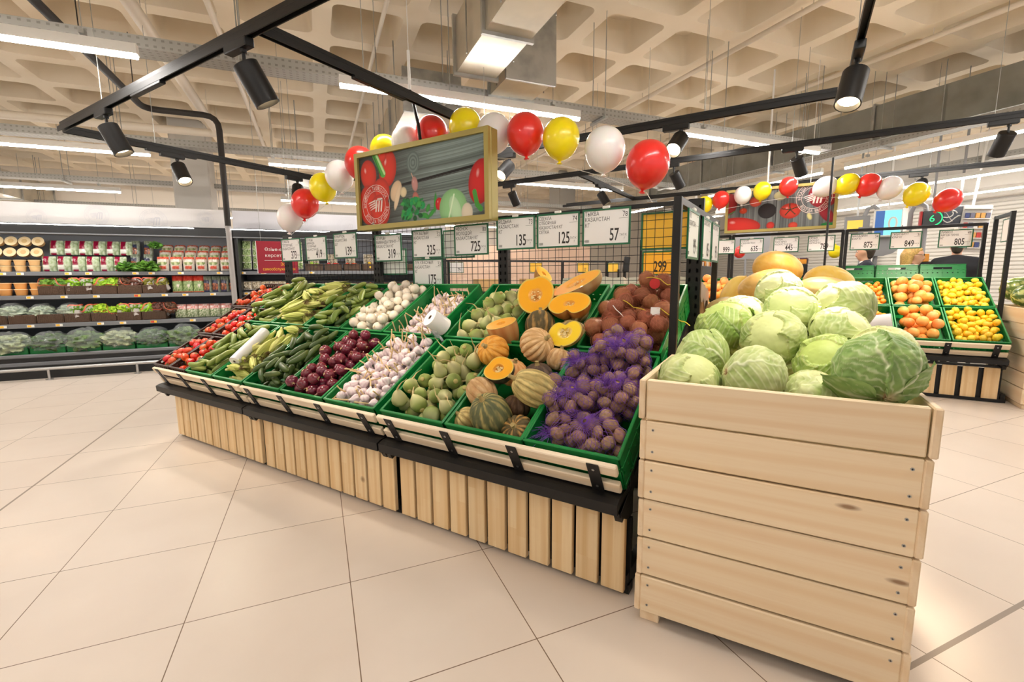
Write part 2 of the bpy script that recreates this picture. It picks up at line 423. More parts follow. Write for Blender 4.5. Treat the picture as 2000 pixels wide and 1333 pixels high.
# perforated cable trays
def tray_mat():
    m = bpy.data.materials.new('perforated_tray'); m.use_nodes = True; t = NT(m); b = t.N['Principled BSDF']
    sp = t.n('SeparateXYZ', {0: t.n('TexCoord').outputs['Object']})
    a = t.math('LESS_THAN', t.math('FRACT', t.math('MULTIPLY', sp.outputs[0], 20.0)), .4)
    c = t.math('LESS_THAN', t.math('FRACT', t.math('MULTIPLY', t.math('ADD', sp.outputs[1], sp.outputs[2]), 22.0)), .35)
    t.L.new(t.mix(t.math('MULTIPLY', a, c), lin((154, 151, 144)), lin((126, 122, 116))), b.inputs['Base Color'])
    b.inputs['Metallic'].default_value = .5; b.inputs['Roughness'].default_value = .5; return m
M_tray = tray_mat()
def tray(u0, u1, v, z, label, w=.2, rot=0):
    L = u1-u0; t = thing('cable_tray', label, 'cable tray', MB_ @ (T((u0+u1)/2, v, z) if not rot else T(v, (u0+u1)/2, z) @ RZ(90)), 'galvanised cable trays')
    mb = MB(); mb.box((0, 0, 0), (L, w, .004)); mb.box((0, -w/2, .04), (L, .004, .085)); mb.box((0, w/2, .04), (L, .004, .085)); obj('tray', mb, M_tray, t)
    h = MB(); hw = w/2+.02
    h.tube([(0, -hw, HC-z), (0, -hw, -.02), (0, hw, -.02), (0, hw, HC-z)], .005, 5); h.box((0, 0, -.02), (.035, w+.09, .025)); hm = h.mesh('hanger', M_zinc)
    k = int(L/1.6)
    for i in range(k+1): link('hanger', hm, T(-L/2+.3+i*(L-.6)/k, 0, 0), t)
for v, z, s in ((4.5, 2.98, 'nearest, running above the vegetables'), (7.4, 2.98, 'second, above the cooler aisle'), (10.5, 2.98, 'third, beyond the cooler'), (13.8, 2.98, 'farthest, by the back wall')):
    tray(-7.5, 6.6, v, z, 'long perforated galvanised cable tray, '+s)
tray(-1, 11, 7.4, 3.05, 'perforated cable tray running towards the checkout side', .2, 1)
tray(-1, 11, 9.9, 3.05, 'perforated cable tray over the checkouts', .2, 1)
# ducts
M_duct = mat('duct_metal', (198, 190, 172), .3, metal=.6, spots=(4, (178, 172, 158), .4, .7), rand=False)
def duct(u0, u1, v0, v1, z0, z1, label, n=4):
    t = thing('ventilation_duct', label, 'duct', MB_ @ T((u0+u1)/2, (v0+v1)/2, (z0+z1)/2))
    mb = MB(); mb.box((0, 0, 0), (u1-u0, v1-v0, z1-z0)); obj('duct_body', mb, M_duct if u0 < 5 else mat('dull_duct', (150, 150, 142), .5, metal=.4, spots=(3, (130, 130, 122), .4, .7), rand=False), t, smooth=False)
    f = MB(); f.box((0, 0, 0), (u1-u0+.05, .03, z1-z0+.05)); fm = f.mesh('flange', M_zinc, False)
    for i in range(n+1): link('flange', fm, T(0, (-.5+i/n)*(v1-v0), 0), t)
    h = MB(); h.rod((0, 0, -(z1-z0)/2), (0, 0, HC-(z0+z1)/2), .006, 5); hm = h.mesh('hanger_rod', M_zinc)
    for i in range(n):
        for s in (-1, 1): link('hanger_rod', hm, T(s*((u1-u0)/2+.02), (-.5+(i+.5)/n)*(v1-v0), 0), t)
duct(1.19, 1.54, -1.0, 4.0, 3.0, 3.42, 'square shiny metal duct running overhead above the vegetable sign', 7)
duct(1.62, 2.05, 3.9, 4.35, 3.0, 3.7, 'short vertical metal duct stub beside the end of the overhead duct', 1)
duct(1.0, 1.6, 5.3, 10.4, 3.1, 3.5, 'metal duct continuing beyond the balloon arch', 5)
duct(7.6, 8.1, 1.2, 9.4, 3.22, 3.7, 'long wide metal duct over the citrus display side', 5)
duct(-6.2, -5.6, 9.2, 14.6, 3.0, 3.5, 'grey metal duct at far left above the cooler', 4)
mb = MB(); t = thing('air_diffuser', 'square beige ceiling air diffuser with dark slots behind the balloons', 'vent', MB_ @ T(1.95, 5.0, 2.95))
mb.box((0, 0, .06), (.62, .62, .12), .01); obj('diffuser_box', mb, mat('beige_metal', (226, 206, 172), .5), t)
mb = MB()
for i in range(7): mb.box((-.2+i*.066, 0, -.002), (.028, .46, .012))
obj('slots', mb, M_blk2, t, smooth=False)
# pipes
M_pipe = mat('white_pipe', (224, 212, 194), .5); M_pblk = mat('black_foam_pipe', (44, 40, 38), .7)
def pipe(pts, r, m, label):
    mb = MB(); P = [Vector(p) for p in pts]; Q = [P[0]]
    for i in range(1, len(P)-1):
        a, b, c = P[i-1], P[i], P[i+1]; d = min(.16, (b-a).length/2, (c-b).length/2)
        p, q = b+(a-b).normalized()*d, b+(c-b).normalized()*d
        for k in range(5): s = k/4; Q.append((1-s)**2*p+2*s*(1-s)*b+s*s*q)
    Q.append(P[-1]); mb.tube(Q, r, 12)
    for i in range(int((P[1]-P[0]).length/1.3)+1):
        p = P[0].lerp(P[1], min(1, .1+i*1.3/(P[1]-P[0]).length))
        if p.z < HC-.05: mb.rod(p, (p.x, p.y, HC), .005, 5)
    return tag(obj('pipe', mb, m, M=MB_), label, 'pipe')
pipe([(-1.3, -2, 3.6), (-1.3, 8.98, 3.6), (-6.5, 9.1, 3.6)], .06, M_pipe, 'thick white pipe bending left above the cooler aisle')
pipe([(-.78, -2, 3.86), (-.78, 12, 3.86)], .03, M_pipe, 'thin white sprinkler pipe right of the thick white pipe')
pipe([(.78, -2, 3.9), (.78, 13, 3.9)], .022, M_pipe, 'thin white conduit beside the overhead duct')
pipe([(4.66, -2, 3.9), (4.66, 13, 3.9)], .03, M_pipe, 'white conduit crossing the coffers right of the balloons')
pipe([(6.5, -2, 3.9), (6.5, 12, 3.9)], .03, M_pipe, 'white conduit farther right above the citrus display')
pipe([(-1.75, -2, 3.3), (-1.75, 7.0, 3.3), (-1.0, 7.0, 3.3), (-1.0, 7.0, 1.95)], .035, M_pblk, 'black insulated pipe bending down to the clear pole')
mb = MB(); mb.rod((-1.0, 7.0, 1.95), (-1.0, 7.0, 0), .032, 14); mb.rod((-1.0, 7.0, .02), (-1.0, 7.0, 0), .06, 14)
mb.rod((-1.0, 7.0, 1.97), (-1.0, 7.0, 1.93), .037, 14)
tag(obj('drop_pole', mb, mat('clear_tube', (206, 202, 200), .15, alpha=.6, coat=.5), M=MB_), 'translucent vertical pole before the refrigerated case, below black pipe', 'pole')
pipe([(-3.6, -2, 3.5), (-3.6, 8, 3.5)], .05, M_pipe, 'white pipe running over the far left aisle')
for i, (u, v) in enumerate([(-.25, 6.1), (2.0, 4.9), (4.0, 8.0)]):
    t = thing('smoke_detector', ['white round detector above the left balloons', 'white round detector near the overhead duct', 'white round detector right of the big sign'][i], 'detector', MB_ @ T(u, v, HC))
    mb = MB(); mb.lathe([(.07, 0), (.07, -.02), (.05, -.045), (.03, -.055)], 16); obj('detector_body', mb, M_white, t)
for i, q in enumerate([(-.15, 8.2, 2.75), (7.6, 7.1, 2.55)]):
    t = thing('round_speaker', ['white round hanging speaker by the left balloons', 'white round hanging speaker above the citrus balloons'][i], 'speaker', MB_ @ T(*q))
    mb = MB(); mb.lathe([(.02, .1), (.13, .09), (.17, .02), (.16, -.04), (.1, -.07), (.02, -.08)], 20); obj('speaker_body', mb, M_white, t)
    mb = MB(); mb.rod((0, 0, .09), (0, 0, HC-q[2]), .008, 6); obj('rod', mb, M_zinc, t)

# ------------------------------------------------------------------ track lighting
def bar_between(mb, a, b, w, h):
    a, b = Vector(a), Vector(b); d = b-a; L = d.length; ang = math.atan2(d.y, d.x)
    mb.box((0, 0, 0), (L, w, h), .004, T(*((a+b)/2)) @ Matrix.Rotation(ang, 4, 'Z')); return ang
def track(a, b, label, name='lighting_track'):
    a, b = Vector(a), Vector(b); d = b-a; L = d.length; c = (a+b)/2
    t = thing(name, label, 'lighting track', T(*c) @ Matrix.Rotation(math.atan2(d.y, d.x), 4, 'Z'), 'black lighting tracks')
    mb = MB(); w = .036
    mb.box((0, 0, .012), (L, w, .012), .002); mb.box((0, -.015, -.006), (L, .006, .03)); mb.box((0, .015, -.006), (L, .006, .03)); obj('rail', mb, M_black, t, smooth=False)
    mb = MB(); mb.box((-.2*L, 0, -.022), (.42, .034, .03), .003); obj('power_feed', mb, M_blk2, t, smooth=False)
    mb = MB(); mb.box((0, 0, .03), (L*.98, .03, .022)); obj('support_profile', mb, M_blk2, t, smooth=False)
    mb = MB(); n = max(2, int(L/1.5)); mb.rod((0, 0, .03), (0, 0, HC-c.z), .0025, 5); wm = mb.mesh('suspension_wire', M_zinc)
    for i in range(n): link('suspension_wire', wm, T(-L/2+L*(i+.5)/n, 0, 0), t)
Z1 = 2.5
track((-4.61, -.28, Z1), (.7, -.28, Z1), 'long black track along the front of the vegetable island')
track((-4.61, -.26, Z1), (-4.61, 2.27, Z1), 'black track at the left end of the vegetable ring')
track((-1.8, -.26, Z1), (-1.8, 2.27, Z1), 'black cross track above the vegetable sign')
track((.7, -.26, Z1), (.7, 2.27, Z1), 'black track at the right end over the cabbages')
track((-4.61, 2.28, Z1), (.7, 2.28, Z1), 'black track along the back of the vegetable ring')
Z2 = 2.65
track((-3.5, 4.25, Z2), (4.2, 4.25, Z2), 'black track along the front of the citrus display')
track((-3.5, 6.7, Z2), (4.2, 6.7, Z2), 'black track along the back of the citrus display')
track((-2.1, 4.27, Z2), (-2.1, 6.68, Z2), 'black cross track behind the white balloon')
M_lens = mat('spot_lens', (255, 246, 230), .3, emit=((255, 224, 176), 14))
def spot_meshes():
    a = MB(); a.box((0, 0, -.035), (.2, .05, .045), .004); a.rod((.04, 0, -.05), (.04, 0, -.075), .016, 12); a.rod((.04, 0, -.07), (.04, 0, -.125), .009, 10)
    h = MB(); r = .062
    h.lathe([(.02, .10), (r-.004, .10), (r, .096), (r, -.10), (r-.006, -.10), (r-.008, -.085), (r-.008, -.05), (.02, -.045)], 28)
    l = MB(); l.lathe([(.001, -.066), (r-.01, -.066), (r-.01, -.07), (.001, -.074)], 24)
    return a.mesh('adapter', M_black), h.mesh('lamp_head', M_black), l.mesh('lens', M_lens)
_sm = spot_meshes()
def spotlight(x, y, z, aim, label, power=1.0, tr=0, cone=62):
    t = thing('track_spotlight', label, 'spotlight', T(x, y, z-.005) @ RZ(tr), 'black track spotlights')
    link('adapter', _sm[0], None, t)
    hp = Vector((x, y, z))+(RZ(tr) @ Vector((.04, 0, -.235))); d = (Vector(aim)-hp).normalized()
    q = d.to_track_quat('-Z', 'Y').to_matrix().to_4x4()
    piv = Vector((.04, 0, -.12)); Ml = T(*piv) @ (RZ(-tr) @ q) @ T(0, 0, -.105)
    h = link('lamp_head', _sm[1], Ml, t); link('lens', _sm[2], None, h)
    ld = bpy.data.lights.new('spot_beam', 'SPOT'); ld.energy = SPOT_E*power; ld.color = (1, .88, .70); ld.spot_size = R(cone); ld.spot_blend = .75; ld.shadow_soft_size = .05
    lo = link('spot_beam', ld, T(0, 0, -.105), h)
spotlight(-1.97, -.28, Z1, (-1.62, .35, .9), 'big black spotlight on the front track, nearest top left', 1.0)
spotlight(-3.73, -.28, Z1, (-3.25, .2, .8), 'black spotlight near the left corner of the front track', 1.0)
spotlight(-4.61, .5, Z1, (-3.4, .5, .7), 'glowing black spotlight on the left end track', 1.0, 90)
spotlight(-4.61, 1.75, Z1, (-3.7, 1.0, .8), 'black spotlight farther along the left end track', 1.0, 90)
spotlight(-.4, 2.28, Z1, (-.55, .75, 1.05), 'glowing black spotlight on the back track, right of red balloon', 2.4)
spotlight(-2.0, 2.28, Z1, (-2.05, .75, 1.0), 'black spotlight on the back track beside the sign', 2.6, 0, 50)
spotlight(-3.2, 2.28, Z1, (-3.2, .9, 1.0), 'black spotlight on the back track hidden behind balloons', 1.0)
spotlight(.7, 1.5, Z1, (.53, 1.08, 1.22), 'big black spotlight over the cabbages at top right', 4.6, 90, 44)
spotlight(.7, .1, Z1, (.45, .35, 1.0), 'black spotlight over the crate near the front right corner', .5, 90)
spotlight(.36, 4.25, Z2, (.9, 5.3, 1.0), 'black spotlight right above the citrus sign', 1.0)
spotlight(1.95, 4.25, Z2, (1.7, 5.2, 1.0), 'black spotlight at far right above the lemons', 2.0)
spotlight(1.78, 6.7, Z2, (1.9, 5.4, 1.0), 'black spotlight behind the citrus balloons', 1.0)
spotlight(-.9, 4.25, Z2, (-.3, 5.2, 1.0), 'dark spotlight behind the red balloon', .8)
spotlight(-2.1, 5.0, Z2, (-1.2, 5.2, 1.0), 'small black spotlight on the cross track behind white balloon', .8, 90)
spotlight(-3.2, 4.25, Z2, (-3.0, 5.2, 1.0), 'small dark spotlight just right of the sign', .8)
# ------------------------------------------------------------------ vegetable island
SL = 29.5; SY, SZ = -.10, .62                       # slope angle and its lower front edge (local y, z)
def slope_m(M, x): return M @ T(x, SY, SZ) @ RX(SL)
def holed_upright(mb, x, y, z0, z1, w=.08, d=.03):
    n = int((z1-z0)/.05); ys = [z0]; holes = set(); k = 0
    for i in range(n):
        ys += [z0+.05*i+.012, z0+.05*i+.034]; holes |= {(1, 2*i+1), (3, 2*i+1)}
    ys.append(z1)
    xs = [-w/2, -w/2+.014, -w/2+.026, w/2-.026, w/2-.014, w/2]
    M = T(x, y, 0) @ RX(90)
    mb.holed(xs, ys, holes, .003, M); mb.box((x-w/2+.0015, y+d/2, (z0+z1)/2), (.003, d, z1-z0)); mb.box((x+w/2-.0015, y+d/2, (z0+z1)/2), (.003, d, z1-z0))
    mb.box((x, y+d, (z0+z1)/2), (w, .003, z1-z0))
def plank_mesh():
    mb = MB(); mb.box((0, -.003, 0), (.097, .026, .325), .003); return mb.mesh('plank', M_planks)
_pl = plank_mesh()
def bracket_mesh():
    mb = MB(); mb.box((0, -.043, -.125), (.05, .004, .25), .001); mb.box((0, -.02, -.246), (.05, .05, .004))
    for n in (-.03, -.125): mb.rod((0, -.045, n), (0, -.047, n), .006, 8, 1)
    return mb.mesh('bracket', [M_black, M_steel])
_br = bracket_mesh()
def bay(M, label, grp, mesh=True, left_end=False, right_end=False, nsl=11, w=1.285, plank=True):
    t = thing('display_bay', label, 'display stand', M, grp)
    pw = .1141
    if plank:
        for i in range(nsl): link('plank', _pl, T(-pw*(nsl-i)+pw/2, .01, .1825), t)
    mb = MB(); W = pw*nsl
    mb.box((-W/2, .06, .17), (W, .02, .30)); mb.box((-W/2, 1.0, .06), (W, .05, .1))
    for x in (-W+.02, -.02): mb.box((x, .52, .05), (.035, 1.0, .07)); mb.box((x, .05, .02), (.05, .05, .04))
    for x in (-w+.02, -.02):
        mb.box((0, .55, -.235), (.03, 1.28, .05), 0, slope_m(T(x, 0, 0), 0)); mb.box((x, .06, .43), (.03, .04, .2))
    obj('base_frame', mb, M_black, t, smooth=False)
    mb = MB(); P = [(-.115, .405), (-.118, .448), (-.09, .46), (.03, .475), (.03, .45), (-.07, .40)]
    mb.prism(P, -w+.006, -.006, Matrix(((0, 0, 1, 0), (1, 0, 0, 0), (0, 1, 0, 0), (0, 0, 0, 1))))
    for x in (-w+.012, -.012): mb.prism([(-.1, .42), (.06, .46), (.06, .33), (.02, .33), (-.085, .385)], x-.006, x+.006, Matrix(((0, 0, 1, 0), (1, 0, 0, 0), (0, 1, 0, 0), (0, 0, 0, 1))))
    obj('ledge', mb, M_black, t, smooth=False)
    ms = slope_m(I4, 0)
    for n in (-.03, -.125):
        mb = MB(); mb.box((0, 0, 0), (w-.02, .024, .052), .004); obj('rail', mb, M_rail, t, ms @ T(-w/2, -.028, n))
    for i in range(4): link('bracket', _br, ms @ T(-w+.1+i*(w-.2)/3, 0, 0), t)
    if mesh:
        mb = MB(); holed_upright(mb, -w+.0, 1.10, .0, 1.72); obj('upright', mb, M_black, t, smooth=False)
        if right_end:
            mb = MB(); holed_upright(mb, .0, 1.10, .0, 1.72)
            mb.prism([(.86, .62), (1.0, .86), (1.08, .86), (1.22, .62)], -.012, .012, Matrix(((0, 0, 1, 0), (1, 0, 0, 0), (0, 1, 0, 0), (0, 0, 0, 1))))
            obj('upright', mb, M_black, t, smooth=False)
        mb = MB()
        for i in range(24): x = -w+.06+i*.05; mb.rod((x, 1.105, .95), (x, 1.105, 1.69), .0018, 5)
        for i in range(15): z = .97+i*.05; mb.rod((-w+.04, 1.108, z), (-.04, 1.108, z), .0018, 5)
        obj('wire_grid', mb, M_blk2, t)
        mb = MB(); mb.box((-w/2, 1.105, 1.705), (w-.08, .02, .025)); obj('top_rail', mb, M_black, t, smooth=False)
    return t
def end_frame(t, x, v0=.5, v1=1.62, zt=1.645):
    mb = MB()
    for v in (v0, v1): mb.box((x, v, (zt+.0)/2+.2), (.034, .034, zt-.4), .002)
    mb.box((x, (v0+v1)/2, zt-.017), (.03, v1-v0, .034), .002); mb.box((x, (v0+v1)/2, .45), (.03, v1-v0, .034)); mb.box((x, (v0+v1)/2, .3), (.03, .05, .6))
    return obj('end_frame', mb, M_black, t, smooth=False)
bays = []
for k, nm in enumerate(('right bay with radish, pumpkin and potatoes', 'middle bay with cucumbers, onions and garlic', 'left bay with tomatoes and corn')):
    b = bay(T(-1.285*k, 0, 0), 'black display stand with pine plank front, '+nm, 'vegetable island bays', right_end=(k == 0)); bays.append(b)
end_frame(bays[0], .035)

# price tags
def price_tag(M, lines, price, num, label, w=.30, h=.215, yellow=False, grp='price tags above the vegetables', blank=False, unit=True):
    t = thing('price_tag', label, 'price tag', M, grp)
    b = .011
    mb = MB(); mb.holed([-w/2, -w/2+b, w/2-b, w/2], [-h/2, -h/2+b, h/2-b, h/2], {(1, 1)}, .008); obj('frame', mb, M_frame, t, T(0, 0, -.004), smooth=False)
    mb = MB(); mb.box((0, 0, -.001), (w-b, h-b, .003)); obj('card', mb, M_yel if yellow else M_card, t, smooth=False)
    mb = MB(); mb.box((0, h/2+.006, 0), (.045, .016, .014), .003); obj('clip', mb, M_white, t)
    if blank: return t
    mb = MB(); z = .0012; y = h/2-.04
    for i, s in enumerate(lines): mb.text(s, .034 if len(lines) < 4 else .029, T(-w/2+.016, y-i*(.034 if len(lines) < 4 else .029), 0), sx=.78, t=z)
    mb.text(price, .104, T(w/2-.07, -h/2+.028, 0), sx=.58, align='R', t=z, bold=.012)
    if num: mb.text(num, .042, T(w/2-.02, h/2-.055, 0), sx=.75, align='R', t=z)
    obj('lettering', mb, M_ink, t, smooth=False)
    mb = MB()
    if unit: mb.text('ТНГ/К', .02, T(w/2-.068, -h/2+.052, 0), sx=.8, t=z); mb.text('Г', .02, T(w/2-.04, -h/2+.03, 0), sx=.8, t=z)
    for i in range(7): mb.box((-w/2+.02+i*.004, -h/2+.028, z), (.002, .016, .0004))
    mb.box((w/2-.045, h/2-.064, z), (.055, .0015, .0004)); mb.box((w/2-.045, h/2-.022, z), (.02, .0015, .0004))
    obj('small_print', mb, M_grey, t, smooth=False)
    return t
def tagM(u, z, v=1.072, tilt=0): return T(.519+(u-.519)*1.0267, v, 1.298+(z-1.298)*1.0267) @ RX(90+tilt)
TAGS = [(-3.62, 1.565, ['ТОМАТЫ', 'ТЕПЛИЧНЫЕ', 'КАЗАХСТАН КГ'], '373', '8', 'white price tag reading 373, leftmost on the vegetable island'),
        (-3.24, 1.565, ['ОГУРЦЫ', 'МИРАНДА', 'ТЕПЛИЧНЫЕ', 'КАЗАХСТАН КГ'], '419', '61', 'white price tag reading 419, second on the vegetable island'),
        (-2.84, 1.575, ['КУКУРУЗА', 'КАЗАХСТАН', 'ШТ'], '139', '45', 'white price tag reading 139, left of the dark upright'),
        (-2.32, 1.535, ['ОГУРЦЫ', 'МИРАНДА ГРУНТ', 'КАЗАХСТАН КГ'], '319', '5', 'white price tag reading 319 below the painted sign'),
        (-1.905, 1.55, ['ЛУК БЕЛЫЙ', 'КАЗАХСТАН', 'КГ'], '325', '52', 'white price tag reading 325, upper of the stacked pair'),
        (-1.905, 1.33, ['ЛУК КРАСНЫЙ', 'КАЗАХСТАН', 'КГ'], '175', '53', 'white price tag reading 175, lower of the stacked pair'),
        (-1.49, 1.56, ['ЧЕСНОК', 'МОЛОДОЙ', 'КАЗАХСТАН КГ'], '725', '80', 'white price tag reading 725 over the garlic'),
        (-1.12, 1.585, ['РЕДЬКА', 'КАЗАХСТАН', 'КГ'], '135', '73', 'white price tag reading 135 over the green radishes'),
        (-.806, 1.585, ['СВЕКЛА', 'ОТБОРНАЯ', 'КАЗАХСТАН КГ', 'СЕТКА'], '125', '74', 'white price tag reading 125 over the pumpkins'),
        (-.488, 1.588, ['ТЫКВА', 'КАЗАХСТАН', 'КГ'], '57', '78', 'white price tag reading 57, rightmost on the wire grid')]
for u, z, ls, pr, nm, lb in TAGS: price_tag(tagM(u, z), ls, pr, nm, lb, w=.308, h=.221)
for i, (v, ls) in enumerate(((.72, ['ЛУК', 'КАЗАХСТАН', 'КГ']), (1.1, ['КАЗАХСТАН КГ']), (1.4, ['КАЗАХСТАН КГ']))):
    price_tag(T(.062, v, 1.49) @ RZ(90) @ RX(90), ls, ('99', '85', '93')[i], None, 'white price tag on the end frame, %s one from the front post' % ('first', 'second', 'third')[i], w=.27, h=.23, grp='price tags on the end frame')
price_tag(T(-.17, 1.15, 1.56) @ RX(90), [], '', None, 'yellow price tag behind the wire grid next to the post', w=.30, h=.22, yellow=True, grp='yellow price tags', blank=True)
tg = price_tag(T(-.32, 1.6, 1.382) @ RX(90), [], '299', None, 'yellow price tag reading 299 behind the wire grid', w=.24, h=.17, yellow=True, grp='yellow price tags', unit=False)
mb = MB(); mb.rod((0, -.08, 0), (0, -.417, 0), .006, 8); mb.rod((0, -.408, 0), (0, -.417, 0), .04, 14); obj('stand', mb, M_black, tg)
price_tag(T(-1.72, 1.15, 1.55) @ RZ(180) @ RX(90), [], '', None, 'back of a white price tag between tags 325 and 725', blank=True, grp='price tags facing the far side')
price_tag(T(-2.42, 1.15, 1.43) @ RZ(180) @ RX(90), [], '', None, 'back of a white price tag below tag 319', blank=True, grp='price tags facing the far side')

# ------------------------------------------------------------------ produce crates
def crate_mesh(w, l, h, mats, green=True, floor=.10, seed=0):
    """rim at z=0, x centred, y from 0 to l; inner floor at -floor"""
    mb = MB(); hw = w/2; tk = .006
    def wall(L, M, handle):
        # panel local: x along 0..L, y up -h..0
        if green:
            n = max(4, int(L/.045)); xs = [0.0]; holes = set()
            for i in range(n): xs += [(i+.36)*L/n, (i+.64)*L/n]
            xs.append(L); ys = [-h, -h+.03, -h+.075, -h*.52, -h*.38, -.055, -.028, 0]
            for i in range(n): holes |= {(2*i+1, 2), (2*i+1, 4)} if not (handle and n*.28 < i < n*.68) else {(2*i+1, 2)}
            if handle:
                for i in range(len(xs)-1):
                    if L*.33 < (xs[i]+xs[i+1])/2 < L*.67: holes.add((i, 5))
        else:
            n = max(5, int(L/.034)); xs = [0.0]
            for i in range(n): xs += [(i+.25)*L/n, (i+.75)*L/n]
            xs.append(L); m = max(3, int(h/.034)); ys = [-h]
            for j in range(m): ys += [-h+(j+.28)*h/m, -h+(j+.72)*h/m]
            ys.append(0); holes = {(2*i+1, 2*j+1) for i in range(n) for j in range(m)}
        mb.holed(xs, ys, holes, tk, M)
        for y, q in ((-.06, .004), (-h+.02, .004)): mb.box((L/2, y, tk+q/2-.001), (L, .008, q), 0, M)
        k = int(L/.09)
        if green:
            for i in range(k+1): mb.box((.006+i*(L-.012)/k, -h/2-.02, tk+.001), (.006, h-.05, .004), 0, M)
    up = Matrix(((1, 0, 0, 0), (0, 0, -1, 0), (0, 1, 0, 0), (0, 0, 0, 1)))    # local y -> z, local z -> -y
    wall(w, T(-hw, 0, 0) @ RZ(0) @ T(0, tk, 0) @ up @ T(0, 0, 0), True)
    wall(w, T(hw, l, 0) @ RZ(180) @ T(0, tk, 0) @ up, True)
    wall(l, T(hw, 0, 0) @ RZ(90) @ T(0, tk, 0) @ up, False)
    wall(l, T(-hw, l, 0) @ RZ(-90) @ T(0, tk, 0) @ up, False)
    # rolled rim
    for c, d in (((0, .004, .002), (w, .014, .010)), ((0, l-.004, .002), (w, .014, .010)), ((-hw+.004, l/2, .002), (.014, l, .010)), ((hw-.004, l/2, .002), (.014, l, .010))): mb.box(c, d, .003)
    mb.box((0, l/2, -floor-.004), (w-.01, l-.01, .008))
    mb.box((0, l/2, -h+.004), (w-.012, l-.012, .008))
    return mb.mesh('crate', mats, smooth=False)
G_ = {}
def crate(M, kind, w, l, label, grp, floor=.1):
    key = (kind, round(w, 3), round(l, 3), floor)
    if key not in G_: G_[key] = crate_mesh(w, l, .18 if kind == 'green' else .14, M_green if kind == 'green' else M_brown, kind == 'green', floor)
    return thing('produce_crate', label, 'crate', M, grp, data=G_[key])
FRONT = [('green courgettes', -2.765, .385), ('corn', -3.155+.39*0+.0, .385)]
# (name, x centre, width, kind, y0, length, floor depth)
CR = {}
def add_crate(key, x, w, y0, l, kind, what, floor):
    row = key[0]
    rn = {'f': 'front row', 'b': 'back row', 'm': 'middle row'}[row]
    lab = '%s plastic crate of %s in the %s' % ('green' if kind == 'green' else 'dark brown', what, rn)
    M = slope_m(I4, x) @ T(0, y0, 0)
    CR[key] = (M, w, l, floor); crate(M, kind, w, l, lab, ('green' if kind == 'green' else 'dark brown')+' crates on the vegetable island', floor)
add_crate('f_rad', -1.065, .415, 0, .62, 'green', 'green radishes', .12)
add_crate('f_pum', -.635, .415, 0, .62, 'green', 'whole pumpkins', .15)
add_crate('f_pot', -.215, .415, 0, .62, 'green', 'netted potatoes', .12)
add_crate('f_cuc', -2.36, .40, 0, .62, 'green', 'dark cucumbers', .10)
add_crate('f_red', -1.945, .40, 0, .62, 'green', 'red onions', .11)
add_crate('f_gar', -1.525, .405, 0, .62, 'green', 'garlic', .09)
add_crate('f_zuc', -3.16, .375, 0, .62, 'green', 'pale green courgettes', .10)
add_crate('f_cor', -2.768, .375, 0, .62, 'green', 'corn cobs', .11)
add_crate('f_to1', -3.755, .25, 0, .405, 'brown', 'tomatoes, outer left', .09)
add_crate('f_to2', -3.49, .25, 0, .405, 'brown', 'tomatoes, inner', .09)
add_crate('m_to1', -3.84, .25, .43, .405, 'brown', 'tomatoes, outer left', .09)
add_crate('m_to2', -3.575, .25, .43, .405, 'brown', 'tomatoes, inner', .09)
add_crate('b_to1', -3.965, .25, .86, .405, 'brown', 'tomatoes and courgettes, outer left', .09)
add_crate('b_to2', -3.70, .25, .86, .405, 'brown', 'tomatoes, inner', .09)
add_crate('b_zuc', -3.355, .42, .645, .62, 'green', 'courgettes', .09)
add_crate('b_cor', -2.92, .42, .645, .62, 'green', 'corn cobs', .08)
add_crate('b_cuc', -2.49, .41, .645, .62, 'green', 'mixed cucumbers', .07)
add_crate('b_whi', -2.06, .42, .645, .62, 'green', 'white onions', .09)
add_crate('b_gar', -1.625, .42, .645, .62, 'green', 'garlic', .14)
add_crate('b_rad', -1.095, .42, .645, .62, 'green', 'green radishes', .12)
add_crate('b_pum', -.665, .42, .645, .62, 'green', 'cut pumpkins', .12)
add_crate('b_bee', -.22, .42, .645, .62, 'green', 'netted beetroot', .12)

